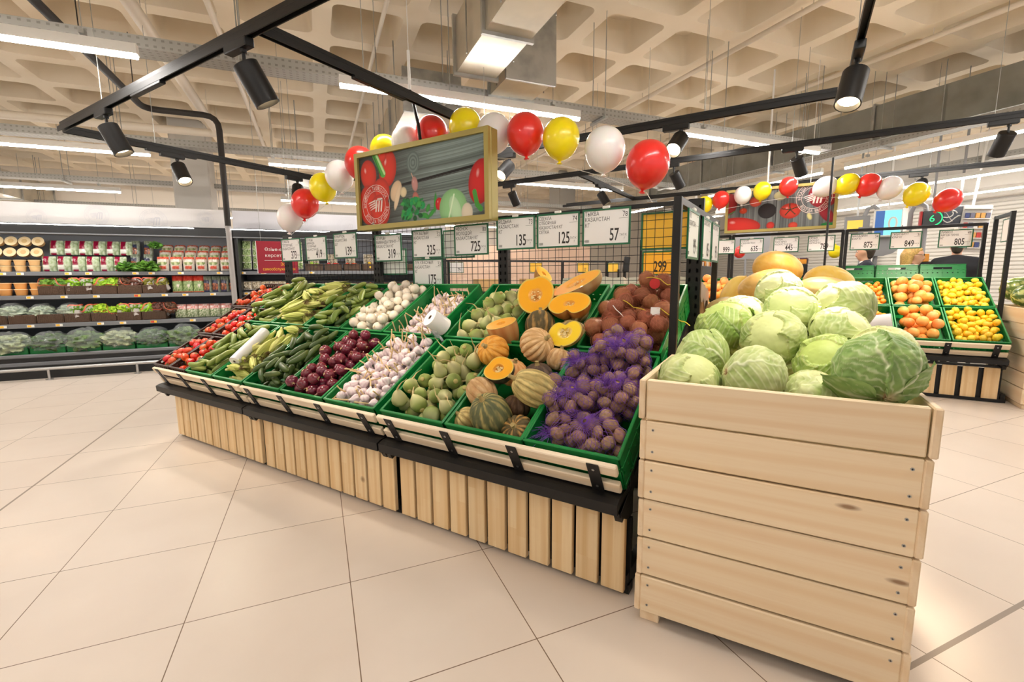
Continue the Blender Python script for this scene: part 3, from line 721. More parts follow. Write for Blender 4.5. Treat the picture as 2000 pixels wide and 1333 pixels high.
# ------------------------------------------------------------------ printed picture signs
def canvas(w, h, fn):
    Y, X = np.mgrid[0:h, 0:w]; return X/(w-1)*2.2, 1-Y/(h-1)
class Pic:
    """small raster painter; x 0..A (aspect), y 0..1 upwards"""
    def __init__(s, A, n): s.A = A; s.w = int(n*A); s.h = n; s.X, s.Y = np.meshgrid(np.linspace(0, A, s.w), np.linspace(0, 1, n)); s.C = np.zeros((n, s.w, 3))
    def put(s, mask, col): 
        m = mask[..., None] if mask.ndim == 2 else mask; s.C = s.C*(1-m)+np.asarray(col)*m
    def ell(s, cx, cy, rx, ry, col, rot=0, soft=.01, shade=.5, hi=None):
        a = math.radians(rot); dx, dy = s.X-cx, s.Y-cy; u = (dx*math.cos(a)+dy*math.sin(a))/rx; v = (-dx*math.sin(a)+dy*math.cos(a))/ry
        d = np.sqrt(u*u+v*v); m = np.clip((1-d)*min(rx, ry)/soft, 0, 1)
        k = 1-shade*np.clip(d, 0, 1)**3; c = np.asarray(lin(col)[:3])*k[..., None]
        s.put(m, c)
        if hi:
            hd = np.sqrt(((u+.3)/.16)**2+((v-.35)/.22)**2); s.put(np.clip(1-hd, 0, 1)*hi, (1, .95, .9))
    def line(s, pts, w, col, soft=.004):
        for (x0, y0), (x1, y1) in zip(pts, pts[1:]):
            L = (x1-x0)**2+(y1-y0)**2+1e-9; t = np.clip(((s.X-x0)*(x1-x0)+(s.Y-y0)*(y1-y0))/L, 0, 1)
            d = np.hypot(s.X-x0-t*(x1-x0), s.Y-y0-t*(y1-y0)); s.put(np.clip((w-d)/soft+.5, 0, 1), lin(col)[:3])
    def grain(s, seed, vertical, c0, c1, dens):
        r = np.random.RandomState(seed); n = 90; prof = r.rand(n); Z = s.X if vertical else s.Y-.05*s.X+.006*np.sin(s.X*4)
        lo = np.interp((Z*dens) % n, np.arange(n), prof); W = s.Y if vertical else s.X
        lo2 = np.interp((Z*dens*.31) % n, np.arange(n), prof[::-1])
        k = np.clip(lo*.55+lo2*.45, 0, 1)[..., None]; s.C = np.asarray(lin(c0)[:3])*(1-k)+np.asarray(lin(c1)[:3])*k
def picture_obj(name, P, M, parent, W, H, m):
    n = P.w; v = np.column_stack([(P.X/P.A*W).ravel(), (P.Y*H).ravel(), np.zeros(P.w*P.h)])
    i = np.arange(P.h-1)[:, None]*n+np.arange(n-1)[None, :]; f = np.stack([i, i+1, i+n+1, i+n], -1).reshape(-1, 4).tolist()
    mb = MB(); mb.add(v, f, None, 0, P.C.reshape(-1, 3)); return obj(name, mb, m, parent, M, smooth=False)
M_print = mat('printed_board', (255, 255, 255), .55, vcol=True, spec=.3)
M_gold = mat('gold_frame', (168, 152, 84), .42, metal=.2)
M_logo = mat('white_print', (236, 214, 204), .6)
def ring_text(mb, s, r, a0, a1, size, M, outward=True, sx=.8):
    n = len(s); ws = [text_geo(c)[2]*size*sx if c != ' ' else size*.3 for c in s]; tot = sum(ws)+.12*size*(n-1)
    a = a0; 
    for c, w in zip(s, ws):
        k = (a1-a0)/tot*(w+.12*size); am = a+k/2
        if c != ' ':
            if outward: Mm = M @ T(r*math.cos(am), r*math.sin(am), 0) @ RZ(math.degrees(am)-90)
            else: Mm = M @ T(r*math.cos(am), r*math.sin(am), 0) @ RZ(math.degrees(am)+90)
            mb.text(c, size, Mm @ T(-w/2, 0, 0), sx=sx)
        a += k
def logo(mb, M, r):
    """round badge: two rings, lettering, a striped wing and an arched letter"""
    for q, w in ((1.0, .025), (.70, .022)):
        n = 64; v = []; f = []
        for i in range(n): a = 2*math.pi*i/n; v += [(r*q*math.cos(a), r*q*math.sin(a), 0), (r*(q-w)*math.cos(a), r*(q-w)*math.sin(a), 0)]
        for i in range(n): j = (i+1) % n; f.append([2*i, 2*j, 2*j+1, 2*i+1])
        mb.add(v, f, M)
    ring_text(mb, 'ӘРҚАШАН ТИІМДІРЕК', r*.745, R(188), R(22), r*.24, M)
    ring_text(mb, 'ВСЕГДА ВЫГОДНЕЕ', r*.92, R(212), R(350), r*.24, M, False)
    for i in range(4):      # wing stripes
        y = .16-i*.11; x0 = -.58+i*.05
        mb.add([(r*x0, r*(y-.10), 0), (r*(-.02), r*(y+.02), 0), (r*(-.02), r*(y+.10), 0), (r*(x0+.08), r*(y-.03), 0)], [(0, 1, 2, 3)], M)
    for i in range(3):      # three slanted legs joined by an arch
        x = -.02+i*.19
        mb.add([(r*(x-.05), r*-.36, 0), (r*(x+.05), r*-.36, 0), (r*(x+.15), r*.22, 0), (r*(x+.05), r*.26, 0)], [(0, 1, 2, 3)], M)
    mb.add([(r*.08, r*.20, 0), (r*.52, r*.20, 0), (r*.47, r*.32, 0), (r*.14, r*.32, 0)], [(0, 1, 2, 3)], M)
def sign_board(M, W, H, P, label, pic_label):
    t = thing('hanging_sign', label, 'sign', M)
    b = .036
    mb = MB(); mb.holed([0, b, W-b, W], [0, b, H-b, H], {(1, 1)}, .03, T(0, 0, -.005)); mb.box((W/2, H/2, -.05), (W, H, .08), .003); obj('frame', mb, M_gold, t, smooth=False)
    p = picture_obj('picture', P, T(b, b, .004), t, W-2*b, H-2*b, M_print); p['label'] = pic_label
    return t
def paint_a():
    P = Pic(2.42, 200); P.grain(3, False, (66, 72, 68), (158, 176, 172), 120)
    P.put(np.clip((1.55-P.X)/1.1, 0, .88), lin((46, 40, 34))[:3]); P.put(np.clip((P.X-2.0)/.6, 0, .6)*np.clip(1-P.Y, 0, 1), lin((40, 34, 32))[:3])
    P.line([(.85, .52), (2.42, .64)], .018, (22, 18, 16)); P.line([(.85, .50), (2.42, .61)], .006, (60, 60, 56))
    for k in range(6): P.ell(1.14, .80, .13-.02*k, .16-.025*k, [(96, 108, 104), (120, 134, 130)][k % 2], shade=0)
    for y in (.15, .27, .38, .45): P.line([(1.3, y), (2.1, y+.05)], .003, (70, 80, 78))
    for c in ((.20, .74, .16, .2, 12), (.62, .78, .17, .24, -10), (.46, .46, .17, .19, 0), (.50, .97, .1, .09, 0), (.17, .30, .19, .27, 0), (.42, .2, .2, .22, 0)): P.ell(c[0], c[1], c[2]*1.1, c[3]*1.1, (218, 56, 36), c[4], shade=.45, hi=.55)
    P.line([(.36, 1.0), (.52, .72)], .055, (84, 170, 70)); P.line([(.39, 1.0), (.55, .72)], .018, (190, 226, 160)); P.line([(.33, 1.0), (.47, .7)], .012, (50, 120, 40))
    P.ell(.78, .45, .11, .16, (226, 196, 160), -30, shade=.3); P.ell(.80, .36, .05, .2, (230, 205, 172), -20, shade=.2); P.ell(.93, .42, .07, .075, (228, 210, 170), shade=.4)
    P.ell(1.16, .51, .065, .11, (196, 142, 136), 8, shade=.4, hi=.3); P.ell(1.17, .32, .065, .09, (186, 110, 100), 12, shade=.4); P.line([(1.1, .66), (1.13, .6)], .008, (196, 160, 140)); P.ell(.97, .25, .06, .08, (166, 80, 60), 30)
    r = np.random.RandomState(5)
    for k in range(70): P.ell(.9+r.rand()*.42, .04+r.rand()*.26, .02+r.rand()*.045, .02+r.rand()*.04, [(30, 120, 60), (24, 150, 80), (60, 160, 70), (20, 84, 40)][k % 4], r.rand()*180, shade=.3)
    for x, y, rx, ry, ro in ((1.40, .16, .07, .04, 60), (1.47, .09, .09, .035, 40), (1.54, .22, .03, .16, -5), (1.36, .06, .08, .04, -30)): P.ell(x, y, rx, ry, (58, 150, 60), ro)
    P.ell(1.61, .2, .075, .09, (206, 36, 40), hi=.4)
    P.ell(1.86, .12, .25, .26, (150, 204, 140), 10, shade=.35); P.ell(1.90, .1, .1, .2, (190, 226, 180), 20, shade=.2); P.line([(1.78, .0), (1.88, .3)], .012, (220, 240, 205)); P.ell(2.1, .05, .1, .13, (226, 214, 190), shade=.2)
    P.ell(2.33, .42, .2, .29, (206, 40, 38), -10, shade=.5, hi=.4); P.line([(2.23, .3), (2.27, .14), (2.33, .08)], .035, (70, 150, 60))
    return P
def paint_b():
    P = Pic(2.2, 84); P.grain(8, True, (52, 54, 56), (128, 132, 130), 95)
    P.line([(1.05, 0), (1.05, 1)], .008, (26, 24, 24)); P.line([(.35, 1), (.35, 0)], .006, (34, 32, 32))
    P.ell(.25, .12, .5, .22, (206, 46, 36), -6, shade=.5, hi=.4); P.ell(.0, .7, .2, .3, (150, 30, 30)); P.ell(.34, .5, .09, .08, (210, 76, 46), hi=.3); P.ell(.6, .72, .14, .14, (206, 80, 60))
    P.ell(.86, .46, .2, .2, (34, 26, 28), -20, shade=.4); P.ell(1.34, .42, .22, .2, (206, 62, 44), hi=.4)
    for k in range(5): a = k*1.25+.4; P.line([(1.34, .45), (1.34+.17*math.cos(a), .45+.15*math.sin(a))], .012, (40, 60, 36))
    P.ell(1.12, .82, .14, .12, (176, 166, 120), shade=.3); P.ell(1.42, .05, .1, .09, (200, 66, 46)); P.ell(.95, .08, .09, .1, (196, 50, 40)); P.ell(1.74, .25, .05, .1, (206, 196, 130), 20)
    P.ell(1.98, .75, .3, .32, (156, 30, 40), 20, shade=.4); P.ell(2.06, .3, .12, .26, (150, 36, 48), 30); P.ell(2.1, .03, .14, .05, (40, 130, 60)); P.line([(0, .42), (.14, .5)], .012, (40, 130, 70))
    return P
sg = sign_board(T(-2.62, .98, 1.685) @ RX(90), 1.32, .605, paint_a(), 'big gold-framed hanging sign with tomatoes and cabbage on grey boards', 'printed picture of vegetables on grey weathered boards')
mb = MB(); logo(mb, T(.036+.175, .036+.155, .0065), .155); o = obj('round_badge', mb, M_logo, sg, smooth=False); o['label'] = 'pale round badge with ring lettering'
mb = MB(); mb.tube([(.66, .6, -.05), (.64, .75, -.05), (.60, .9, -.05), (.56, 1.0, -.06)], .012, 8); obj('hanger', mb, M_blk2, sg); mb = MB(); mb.rod((.557, .98, -.06), (.557, 1.28, -.06), .011, 8); mb.rod((.557, 1.28, -.06), (.557, 2.3, -.06), .003, 6); obj('white_pole', mb, M_white, sg)
sg2 = sign_board(T(-.45, 5.66, 1.885) @ RX(90), 1.31, .59, paint_b(), 'smaller looking gold-framed sign with tomatoes on dark boards behind melons', 'printed picture of tomatoes on dark grey boards')
mb = MB(); logo(mb, T(1.05, .40, .0065), .2); obj('round_badge', mb, M_logo, sg2, smooth=False)
mb = MB(); mb.rod((.5, .59, -.05), (.5, 2.1, -.05), .012, 8); mb.rod((1.0, .59, -.05), (1.0, 2.1, -.05), .004, 6); obj('hanger', mb, M_white, sg2)

# ------------------------------------------------------------------ balloons
def balloon_mesh():
    mb = MB(); pr = [(.012, -.172), (.02, -.166), (.008, -.155), (.012, -.149)]
    for i in range(1, 23):
        t = math.pi*(.06+.94*i/22); z = -math.cos(t); r = math.sin(t)**.92
        k = 1 if z > 0 else (1-.10*z*z)
        pr.append((max(.126*r*k, .0005), .145*z if z < 0 else .135*z))
    mb.lathe(pr, 28); return mb
_bal = {}
for n, c in (('red', (232, 44, 38)), ('yellow', (253, 228, 18)), ('white', (246, 240, 236))):
    _bal[n] = balloon_mesh().mesh('balloon', mat('balloon_'+n, c, .28, coat=.4, sss=.12), angle=60)
def balloon(x, y, z, s, colr, tilt, label, grp, ty=0):
    d = {'r': 'red', 'y': 'yellow', 'w': 'white'}[colr]
    return thing('balloon', label, 'balloon', T(x, y, z) @ RY(tilt) @ RX(ty) @ S(s), grp, data=_bal[d])
B1 = [(-3.90, 1.908, 'w', 14), (-3.643, 2.026, 'r', 10), (-3.356, 2.146, 'y', -16), (-3.114, 2.224, 'w', -8), (-2.833, 2.299, 'r', 6), (-2.518, 2.353, 'y', 0), (-2.263, 2.384, 'w', 4), (-1.995, 2.404, 'r', -4), (-1.67, 2.403, 'y', 4), (-1.415, 2.318, 'w', 6), (-1.157, 2.273, 'r', -3), (-.884, 2.20, 'y', 4), (-.581, 2.089, 'w', 2), (-.308, 1.964, 'r', 10)]
cn = {'r': 'red', 'y': 'yellow', 'w': 'white'}
_ct = {}
pts1 = []
for i, (u, z, c, tl) in enumerate(B1):
    _ct[c] = _ct.get(c, 0)+1; tot = sum(1 for q in B1 if q[2] == c); k = _ct[c]-1
    balloon(u, 1.2, z, .99+.03*math.sin(i*2.1), c, tl, '%s balloon, %s %s one in the near arch over the vegetables' % (cn[c], ordn(k, tot), cn[c]), 'balloons of the near arch'); pts1.append((u, 1.2, z-.17))
B2 = [(-.778, 2.345, 'y', 8), (-.555, 2.399, 'r', 8), (-.265, 2.436, 'w', 5), (-.02, 2.469, 'y', 8), (.295, 2.498, 'r', 0), (.719, 2.447, 'w', 60), (.961, 2.453, 'y', 58), (1.181, 2.423, 'r', 30), (1.396, 2.363, 'w', 30), (1.66, 2.263, 'y', 28), (1.954, 2.164, 'r', 38)]
_ct = {}; pts2 = []
for i, (u, z, c, tl) in enumerate(B2):
    _ct[c] = _ct.get(c, 0)+1; tot = sum(1 for q in B2 if q[2] == c)
    u, z = .519+(u-.519)*.9408, 1.298+(z-1.298)*.9408
    balloon(u, 5.45, z, .86 if i < 5 else .98, c, tl, '%s balloon, %s %s one in the far arch over the citrus' % (cn[c], ordn(_ct[c]-1, tot), cn[c]), 'balloons of the far arch'); pts2.append((u, 5.45, z-.14))
for pts, lb in ((pts1, 'thin white string tying the near balloon arch'), (pts2, 'thin white string tying the far balloon arch')):
    mb = MB(); mb.tube([(pts[0][0]-.05, pts[0][1], pts[0][2]-.12)]+pts+[(pts[-1][0]+.06, pts[-1][1], pts[-1][2]-.1)], .002, 5); tag(obj('balloon_string', mb, M_white), lb, 'string')
# ------------------------------------------------------------------ produce templates: (mesh, [(part name, mesh)])
def fbm(p, s, o=2): return noise.fractal(Vector(p)*s, 1.0, 2.0, o)
def long_fruit(L, r, bend, mats, colfn, prof, bump=0, seed=0, nu=14, nv=22, ribs=0):
    mb = MB()
    def fn(u, v):
        a = 2*math.pi*u; x = (v-.5)*L; y = bend*(1-(2*v-1)**2); rr = r*prof(v)
        if ribs: rr *= 1+.05*math.cos(ribs*a)
        p = (x, y+rr*math.cos(a), rr*math.sin(a))
        if bump: k = 1+bump*fbm((p[0]+seed, p[1], p[2]), 55)
        else: k = 1
        return (p[0], y+rr*k*math.cos(a), rr*k*math.sin(a))
    mb.surf(fn, nu, nv, True, colfn=colfn, caps=True); return mb.mesh('fruit', mats)
rnd_ends = lambda v, p=.5: max(.03, (1-abs(2*v-1)**3.2))**p
def L3(c): return np.array(lin(c)[:3])
def mixc(a, b, t): return (a if isinstance(a, np.ndarray) else L3(a))*(1-t)+(b if isinstance(b, np.ndarray) else L3(b))*t
M_veg = mat('vegetable_skin', rough=.42, vcol=True, var=.16, hue=.012, spec=.45)
M_vegm = mat('matte_vegetable_skin', rough=.62, vcol=True, var=.13, hue=.01, spec=.3)
M_gloss = mat('glossy_skin', rough=.22, vcol=True, var=.14, hue=.01, coat=.3)
M_leaf = mat('leafy_green', rough=.45, vcol=True, var=.1, hue=.012, spec=.4)
M_stalk = mat('dry_stalk', (214, 186, 138), .7, var=.12)
TEMPL = {}
def tv(name, fns, hl, r): TEMPL[name] = (fns, hl, r)
def mk_cuc(seed, L, r, bend, c0, c1, c2):
    rr = random.Random(seed); ph = rr.random()*6
    def col(u, v):
        st = .5+.5*math.sin(9*2*math.pi*u+ph); t = min(1, max(0, 1.25*abs(v-.35)))
        return mixc(c0, c1, t*.6)*(1-.28*st*v)+.28*st*v*L3(c2)
    return (long_fruit(L, r, bend, M_veg, col, rnd_ends, .06, seed), [])
tv('cucumber', [mk_cuc(i, .140+.014*i, .0195+.0008*i, b, (52, 76, 30), (84, 108, 44), (150, 160, 80)) for i, b in enumerate((.004, .012, .018, .008))], .066, .02)
tv('light_cucumber', [mk_cuc(20+i, .13+.015*i, .021, b, (104, 128, 46), (150, 166, 70), (196, 200, 110)) for i, b in enumerate((.004, .016, .01))], .058, .02)
tv('courgette', [mk_cuc(40+i, .15+.018*i, .021+.001*i, b, (98, 114, 42), (150, 164, 70), (190, 196, 114)) for i, b in enumerate((.006, .02, .012))], .068, .0215)
def mk_corn(seed):
    rr = random.Random(seed); mb = MB()
    def fn(u, v, sc_=1.0):
        a = 2*math.pi*u; x = (v-.5)*.21; r = .027*(.35+.65*math.sin(min(1, v*1.9)*math.pi/2))*(1 if v < .62 else max(.12, 1-((v-.62)/.38)**1.5*.9))
        r *= 1+.05*math.sin(a*11+v*4)+.03*math.sin(a*5+seed); return (x, r*math.cos(a), r*math.sin(a))
    def col(u, v): s = .5+.5*math.sin(u*2*math.pi*11+v*4); return mixc((164, 176, 72), (214, 210, 126), .6*s+.25*v)
    mb.surf(fn, 33, 14, True, colfn=col, caps=True)
    for k in range(3):
        a = rr.random()*6.28; b = rr.uniform(.2, .5); P = []; n = 7
        for i in range(n+1):
            t = i/n; x = -.03+.15*t; r = .029+.03*b*t*t
            for s in (-1, 0, 1): aa = a+s*(.55*(1-t)**.7+.02); P.append((x, r*math.cos(aa), r*math.sin(aa)+(.002 if s == 0 else 0)))
        mb.add(P, [[3*i+q, 3*i+q+1, 3*i+q+4, 3*i+q+3] for i in range(n) for q in (0, 1)], None, 0, mixc((190, 196, 96), (224, 218, 146), rr.random()))
    mb.rod((-.105, 0, 0), (-.125, 0, .002), .010, 8, col=L3((210, 200, 140)))
    sk = MB()
    for k in range(26):
        a = rr.random()*6.28; q = rr.uniform(.3, 1); p = Vector((.095, .004*math.cos(a), .004*math.sin(a))); P = [p]
        for i in range(3): p = p+Vector((.014, .008*math.cos(a+i*.8)*q, .008*math.sin(a+i*.8)*q)); P.append(p)
        sk.tube(P, .0008, 4)
    return (mb.mesh('husk', M_vegm), [('silk', sk.mesh('silk', mat('corn_silk', (110, 78, 48), .8)))])
tv('corn', [mk_corn(i) for i in range(3)], .075, .027)
def mk_round(R_, prof, colfn, m, nu=22, seed=0, wob=.03):
    mb = MB(); n = len(prof)-1
    def fn(u, v):
        k = v*n; i = min(int(k), n-1); t = k-i; r = prof[i][0]*(1-t)+prof[i+1][0]*t; z = prof[i][1]*(1-t)+prof[i+1][1]*t
        a = 2*math.pi*u; w = 1+wob*fbm((math.cos(a)*2+seed, math.sin(a)*2, z*2), 1); return (R_*r*w*math.cos(a), R_*r*w*math.sin(a), R_*z)
    mb.surf(fn, nu, n*2, True, colfn=colfn, caps=True); return mb
SPH = [(max(.02, math.sin(math.pi*i/10)), -math.cos(math.pi*i/10)) for i in range(11)]
def mk_onion(seed, c0, c1, c2, R_, m, neck=.5):
    pr = [(.06, -1.02), (.3, -.97), (.62, -.8), (.86, -.5), (.98, -.12), (.97, .25), (.82, .6), (.5, .86), (.2, 1.02), (.12, 1.2), (.10, 1.2+neck)]
    def col(u, v): s = .5+.5*math.sin(u*2*math.pi*16+3*math.sin(v*5+seed)); return mixc(c0, c1, s*.55)*(1 if v < .8 else .9)+(L3(c2)-mixc(c0, c1, .3))*max(0, min(1, (v-.74)*5))
    mb = mk_round(R_, pr, col, m, 24, seed, .05)
    rt = MB(); rr = random.Random(seed)
    for k in range(14): a = rr.random()*6.28; q = rr.uniform(.3, 1); rt.tube([(0, 0, -R_), (.006*q*math.cos(a), .006*q*math.sin(a), -R_*1.08), (.014*q*math.cos(a), .014*q*math.sin(a), -R_*1.1)], .0008, 4)
    return (mb.mesh('bulb', m), [('roots', rt.mesh('roots', M_stalk))])
tv('red_onion', [mk_onion(i, (92, 24, 40), (136, 44, 62), (168, 110, 92), .037, M_gloss, .25) for i in range(3)], 0, .037)
tv('white_onion', [mk_onion(9+i, (240, 226, 204), (250, 242, 228), (212, 190, 150), .036, M_gloss, .2) for i in range(3)], 0, .036)
def mk_garlic(seed):
    rr = random.Random(seed); mb = MB(); R_ = .0285
    pr = [(.1, -.72), (.5, -.74), (.85, -.55), (1.0, -.2), (.92, .15), (.66, .5), (.36, .8), (.2, 1.05), (.14, 1.3)]
    def fn(u, v):
        k = v*8; i = min(int(k), 7); t = k-i; r = pr[i][0]*(1-t)+pr[i+1][0]*t; z = pr[i][1]*(1-t)+pr[i+1][1]*t
        a = 2*math.pi*u; lob = 1+.13*abs(math.cos(4.5*a+seed))*max(0, 1-v*.9)-.06; return (R_*r*lob*math.cos(a), R_*r*lob*math.sin(a), R_*z)
    def col(u, v): s = .5+.5*math.sin(u*2*math.pi*20+2*math.sin(v*6+seed)); return mixc((238, 224, 222), (176, 128, 156), .55*s*max(0, 1-abs(v-.45)*1.6))
    mb.surf(fn, 27, 16, True, colfn=col, caps=True)
    st = MB(); P = [Vector((0, 0, R_*1.2))]; d = Vector((rr.uniform(-.3, .3), rr.uniform(-.3, .3), 1))
    for i in range(4): d = d+Vector((rr.uniform(-.25, .25), rr.uniform(-.25, .25), 0)); P.append(P[-1]+d.normalized()*rr.uniform(.012, .022))
    st.tube(P, [.0052, .0045, .004, .0042, .005], 7)
    return (mb.mesh('bulb', M_vegm), [('stalk', st.mesh('stalk', M_stalk))])
tv('garlic', [mk_garlic(i) for i in range(5)], 0, .0265)
def mk_radish(seed):
    rr = random.Random(seed); R_ = .042; st = 1+.25*(seed % 3)
    pr = [(.05, -1.35*st), (.22, -1.15*st), (.55, -.85*st), (.85, -.45), (1.0, 0), (.95, .4), (.72, .75), (.35, .93), (.12, .97)]
    def col(u, v): return mixc((206, 200, 150), (132, 146, 74), min(1, max(0, (v-.12)*1.7)))*(1+.12*math.sin(u*19+v*7))
    mb = mk_round(R_, pr, col, M_vegm, 20, seed, .1)
    t = MB(); P = [Vector((0, 0, -R_*1.3*st))]; d = Vector((0, 0, -1))
    for i in range(5): d = d+Vector((rr.uniform(-.5, .5), rr.uniform(-.5, .5), 0)); P.append(P[-1]+d.normalized()*rr.uniform(.014, .03))
    t.tube(P, [.006, .004, .003, .0022, .0016, .001], 6)
    c = MB(); c.lathe([(.014, .036), (.012, .046), (.006, .05)], 9)
    return (mb.mesh('body', M_vegm), [('tap_root', t.mesh('tap_root', mat('root_tan', (206, 184, 132), .7))), ('crown', c.mesh('crown', mat('crown_tan', (176, 160, 96), .7)))])
tv('radish', [mk_radish(i) for i in range(4)], 0, .041)
def mk_plain(seed, R_, c0, c1, m, sq=(1, 1, 1), wob=.1, spot=.5):
    rr = random.Random(seed); mb = MB()
    V = []; C = []; nu, nv = 20, 13
    for j in range(nv+1):
        t = math.pi*min(max(j/nv, .02), .98)
        for i in range(nu):
            a = 2*math.pi*i/nu; d = Vector((math.sin(t)*math.cos(a), math.sin(t)*math.sin(a), -math.cos(t))); k = 1+wob*fbm(d+Vector((seed*3.1, 0, 0)), 1.4)
            V.append((d.x*R_*k*sq[0], d.y*R_*k*sq[1], d.z*R_*k*sq[2])); C.append(mixc(c0, c1, min(1, max(0, .5+spot*fbm(d+Vector((seed, 5, 0)), 3.5, 3)))))
    f = [[j*nu+i, j*nu+(i+1) % nu, (j+1)*nu+(i+1) % nu, (j+1)*nu+i] for j in range(nv) for i in range(nu)]+[list(range(nu))[::-1], [nv*nu+i for i in range(nu)]]
    mb.add(V, f, None, 0, C); return mb.mesh('fruit', m)
tv('beetroot', [(mk_plain(i, .045, (134, 78, 54), (172, 112, 78), M_vegm, (1, 1, .95), .12), []) for i in range(3)], 0, .044)
tv('potato', [(mk_plain(10+i, .0275, (128, 96, 76), (172, 136, 110), M_vegm, (1.2, 1, .9), .14), []) for i in range(4)], 0, .0275)
def mk_tomato(seed):
    mb = MB(); R_ = .034
    def fn(u, v):
        t = math.pi*min(max(v, .02), .98); a = 2*math.pi*u; k = 1+.04*math.cos(5*a+seed)*math.sin(t); z = -math.cos(t)*.84
        if v > .85: z -= (v-.85)*1.3
        return (R_*k*math.sin(t)*math.cos(a), R_*k*math.sin(t)*math.sin(a), R_*z)
    def col(u, v): return mixc((206, 48, 22), (226, 96, 40), .35+.35*math.sin(u*6+seed))
    mb.surf(fn, 20, 14, True, colfn=col, caps=True)
    c = MB()
    for k in range(5): a = k*1.257; c.add([(0, 0, .025), (.007*math.cos(a-.5), .007*math.sin(a-.5), .0265), (.02*math.cos(a), .02*math.sin(a), .029), (.007*math.cos(a+.5), .007*math.sin(a+.5), .0265)], [(0, 1, 2, 3)])
    c.rod((0, 0, .024), (.002, 0, .036), .0018, 5)
    return (mb.mesh('fruit', M_gloss), [('calyx', c.mesh('calyx', mat('calyx_green', (72, 110, 44), .6)))])
tv('tomato', [mk_tomato(i) for i in range(3)], 0, .034)
def mk_citrus(seed, R_, c0, c1, sq=1.0, nip=0):
    mb = MB(); pr = []
    for i in range(13):
        t = math.pi*i/12; z = -math.cos(t)*sq; r = max(.03, math.sin(t)); 
        if nip and i in (0, 12): z *= 1.12
        if nip and i in (1, 11): r *= .75
        pr.append((r, z))
    def col(u, v): return mixc(c0, c1, .5+.5*math.sin(u*6.28+seed*2+v*3))
    mb = mk_round(R_, pr, col, M_gloss, 18, seed, .04)
    s = MB(); s.lathe([(.004, R_*sq*.985), (.0035, R_*sq*1.02), (.001, R_*sq*1.03)], 7)
    return (mb.mesh('fruit', mat('citrus_skin', rough=.36, vcol=True, var=.1, hue=.012, bump=.25, bscale=240)), [('stem_button', s.mesh('stem_button', mat('stem_green', (120, 130, 60), .7)))])
tv('mandarin', [mk_citrus(i, .030, (238, 132, 26), (248, 158, 50), .88) for i in range(2)], 0, .0295)
tv('grapefruit', [mk_citrus(3+i, .057, (240, 142, 52), (248, 178, 92), .95) for i in range(3)], 0, .056)
tv('lemon', [mk_citrus(6+i, .030, (244, 188, 24), (252, 212, 60), 1.22, 1) for i in range(2)], 0, .032)

# ------------------------------------------------------------------ packing
def pack(w, l, n, hl, r, seed, z0, K=26, ang=None, y0=0, margin=.008, tight=.93, region=None, placed=None, zfun=None, zmax=9):
    rr = np.random.RandomState(seed); out = []; SX, SY_, SZ_, SR = (placed if placed is not None else ([], [], [], []))
    offs = [0.0] if hl <= 0 else [-hl, -hl/3, hl/3, hl]
    for k in range(n):
        best = None; ax, ay, az, ar = map(np.array, (SX, SY_, SZ_, SR))
        for c in range(K):
            th = (ang(rr) if ang else rr.uniform(0, 2*math.pi)); sc_ = rr.uniform(.9, 1.08); R_ = r*sc_
            ex = abs(math.cos(th))*hl+R_; ey = abs(math.sin(th))*hl+R_
            if region: x, y = region(rr)
            else:
                if w/2-ex-margin < 0 or l-2*ey-2*margin < 0: continue
                x = rr.uniform(-(w/2-ex-margin), w/2-ex-margin); y = rr.uniform(ey+margin, l-ey-margin)
            z = z0+R_
            for o in offs:
                px, py = x+o*math.cos(th), y+o*math.sin(th)
                if zfun: z = max(z, zfun(px, py)+R_)
                if len(SX):
                    d2 = (ax-px)**2+(ay-py)**2; s2 = ((ar+R_)*tight)**2; m = d2 < s2
                    if m.any(): z = max(z, float(np.max(az[m]+np.sqrt(s2[m]-d2[m]))))
            if best is None or z < best[2]: best = (x, y, z, th, sc_)
        if best is None or best[2] > zmax: continue
        x, y, z, th, sc_ = best; out.append(best)
        for o in offs: SX.append(x+o*math.cos(th)); SY_.append(y+o*math.sin(th)); SZ_.append(z); SR.append(r*sc_)
    return out
ROWW = ['front edge', 'front part', 'middle', 'back part', 'back edge']
COLW = ['far left', 'left of centre', 'centre', 'right of centre', 'far right']
def place(kind, items, M, w, l, what, where, cat, grp, seed, up=None, flat=False, scale=1.0):
    fns = TEMPL[kind][0]; rr = random.Random(seed); protos = G_.setdefault(('proto', kind), {})
    zs = sorted(p[2] for p in items); med = zs[len(zs)//2] if zs else 0; named = {}
    for x, y, z, th, s in items:
        i = rr.randrange(len(fns)); me, parts = fns[i]
        if flat: Ml = T(x, y, z) @ Matrix.Rotation(th, 4, 'Z') @ RY(rr.uniform(-7, 7)) @ RX(rr.uniform(0, 360)) @ S(s*scale)
        elif up == 'any': Ml = T(x, y, z) @ RZ(rr.uniform(0, 360)) @ RX(rr.uniform(0, 180)) @ RZ(rr.uniform(0, 360)) @ S(s*scale)
        else: Ml = T(x, y, z) @ RZ(rr.uniform(0, 360)) @ RX(rr.gauss(0, up or 40)) @ RZ(rr.uniform(0, 360)) @ S(s*scale)
        a = min(4, max(0, int(5*y/l))); b = min(4, max(0, int(5*(x/w+.5))))
        lab = '%s %s, %s, %s in %s' % (what, 'on top' if z > med else 'lower', ROWW[a], COLW[b], where)
        if i in protos: dup(protos[i], M @ Ml, lab, grp)
        else:
            o = thing(NAME.get(kind, kind), lab, cat, M @ Ml, grp, data=me)
            for pn, pm in parts: link(pn, pm, None, o)
            protos[i] = o; continue
        o = None
NAME = {'corn': 'corn_cob', 'light_cucumber': 'cucumber', 'radish': 'green_radish', 'garlic': 'garlic_bulb'}
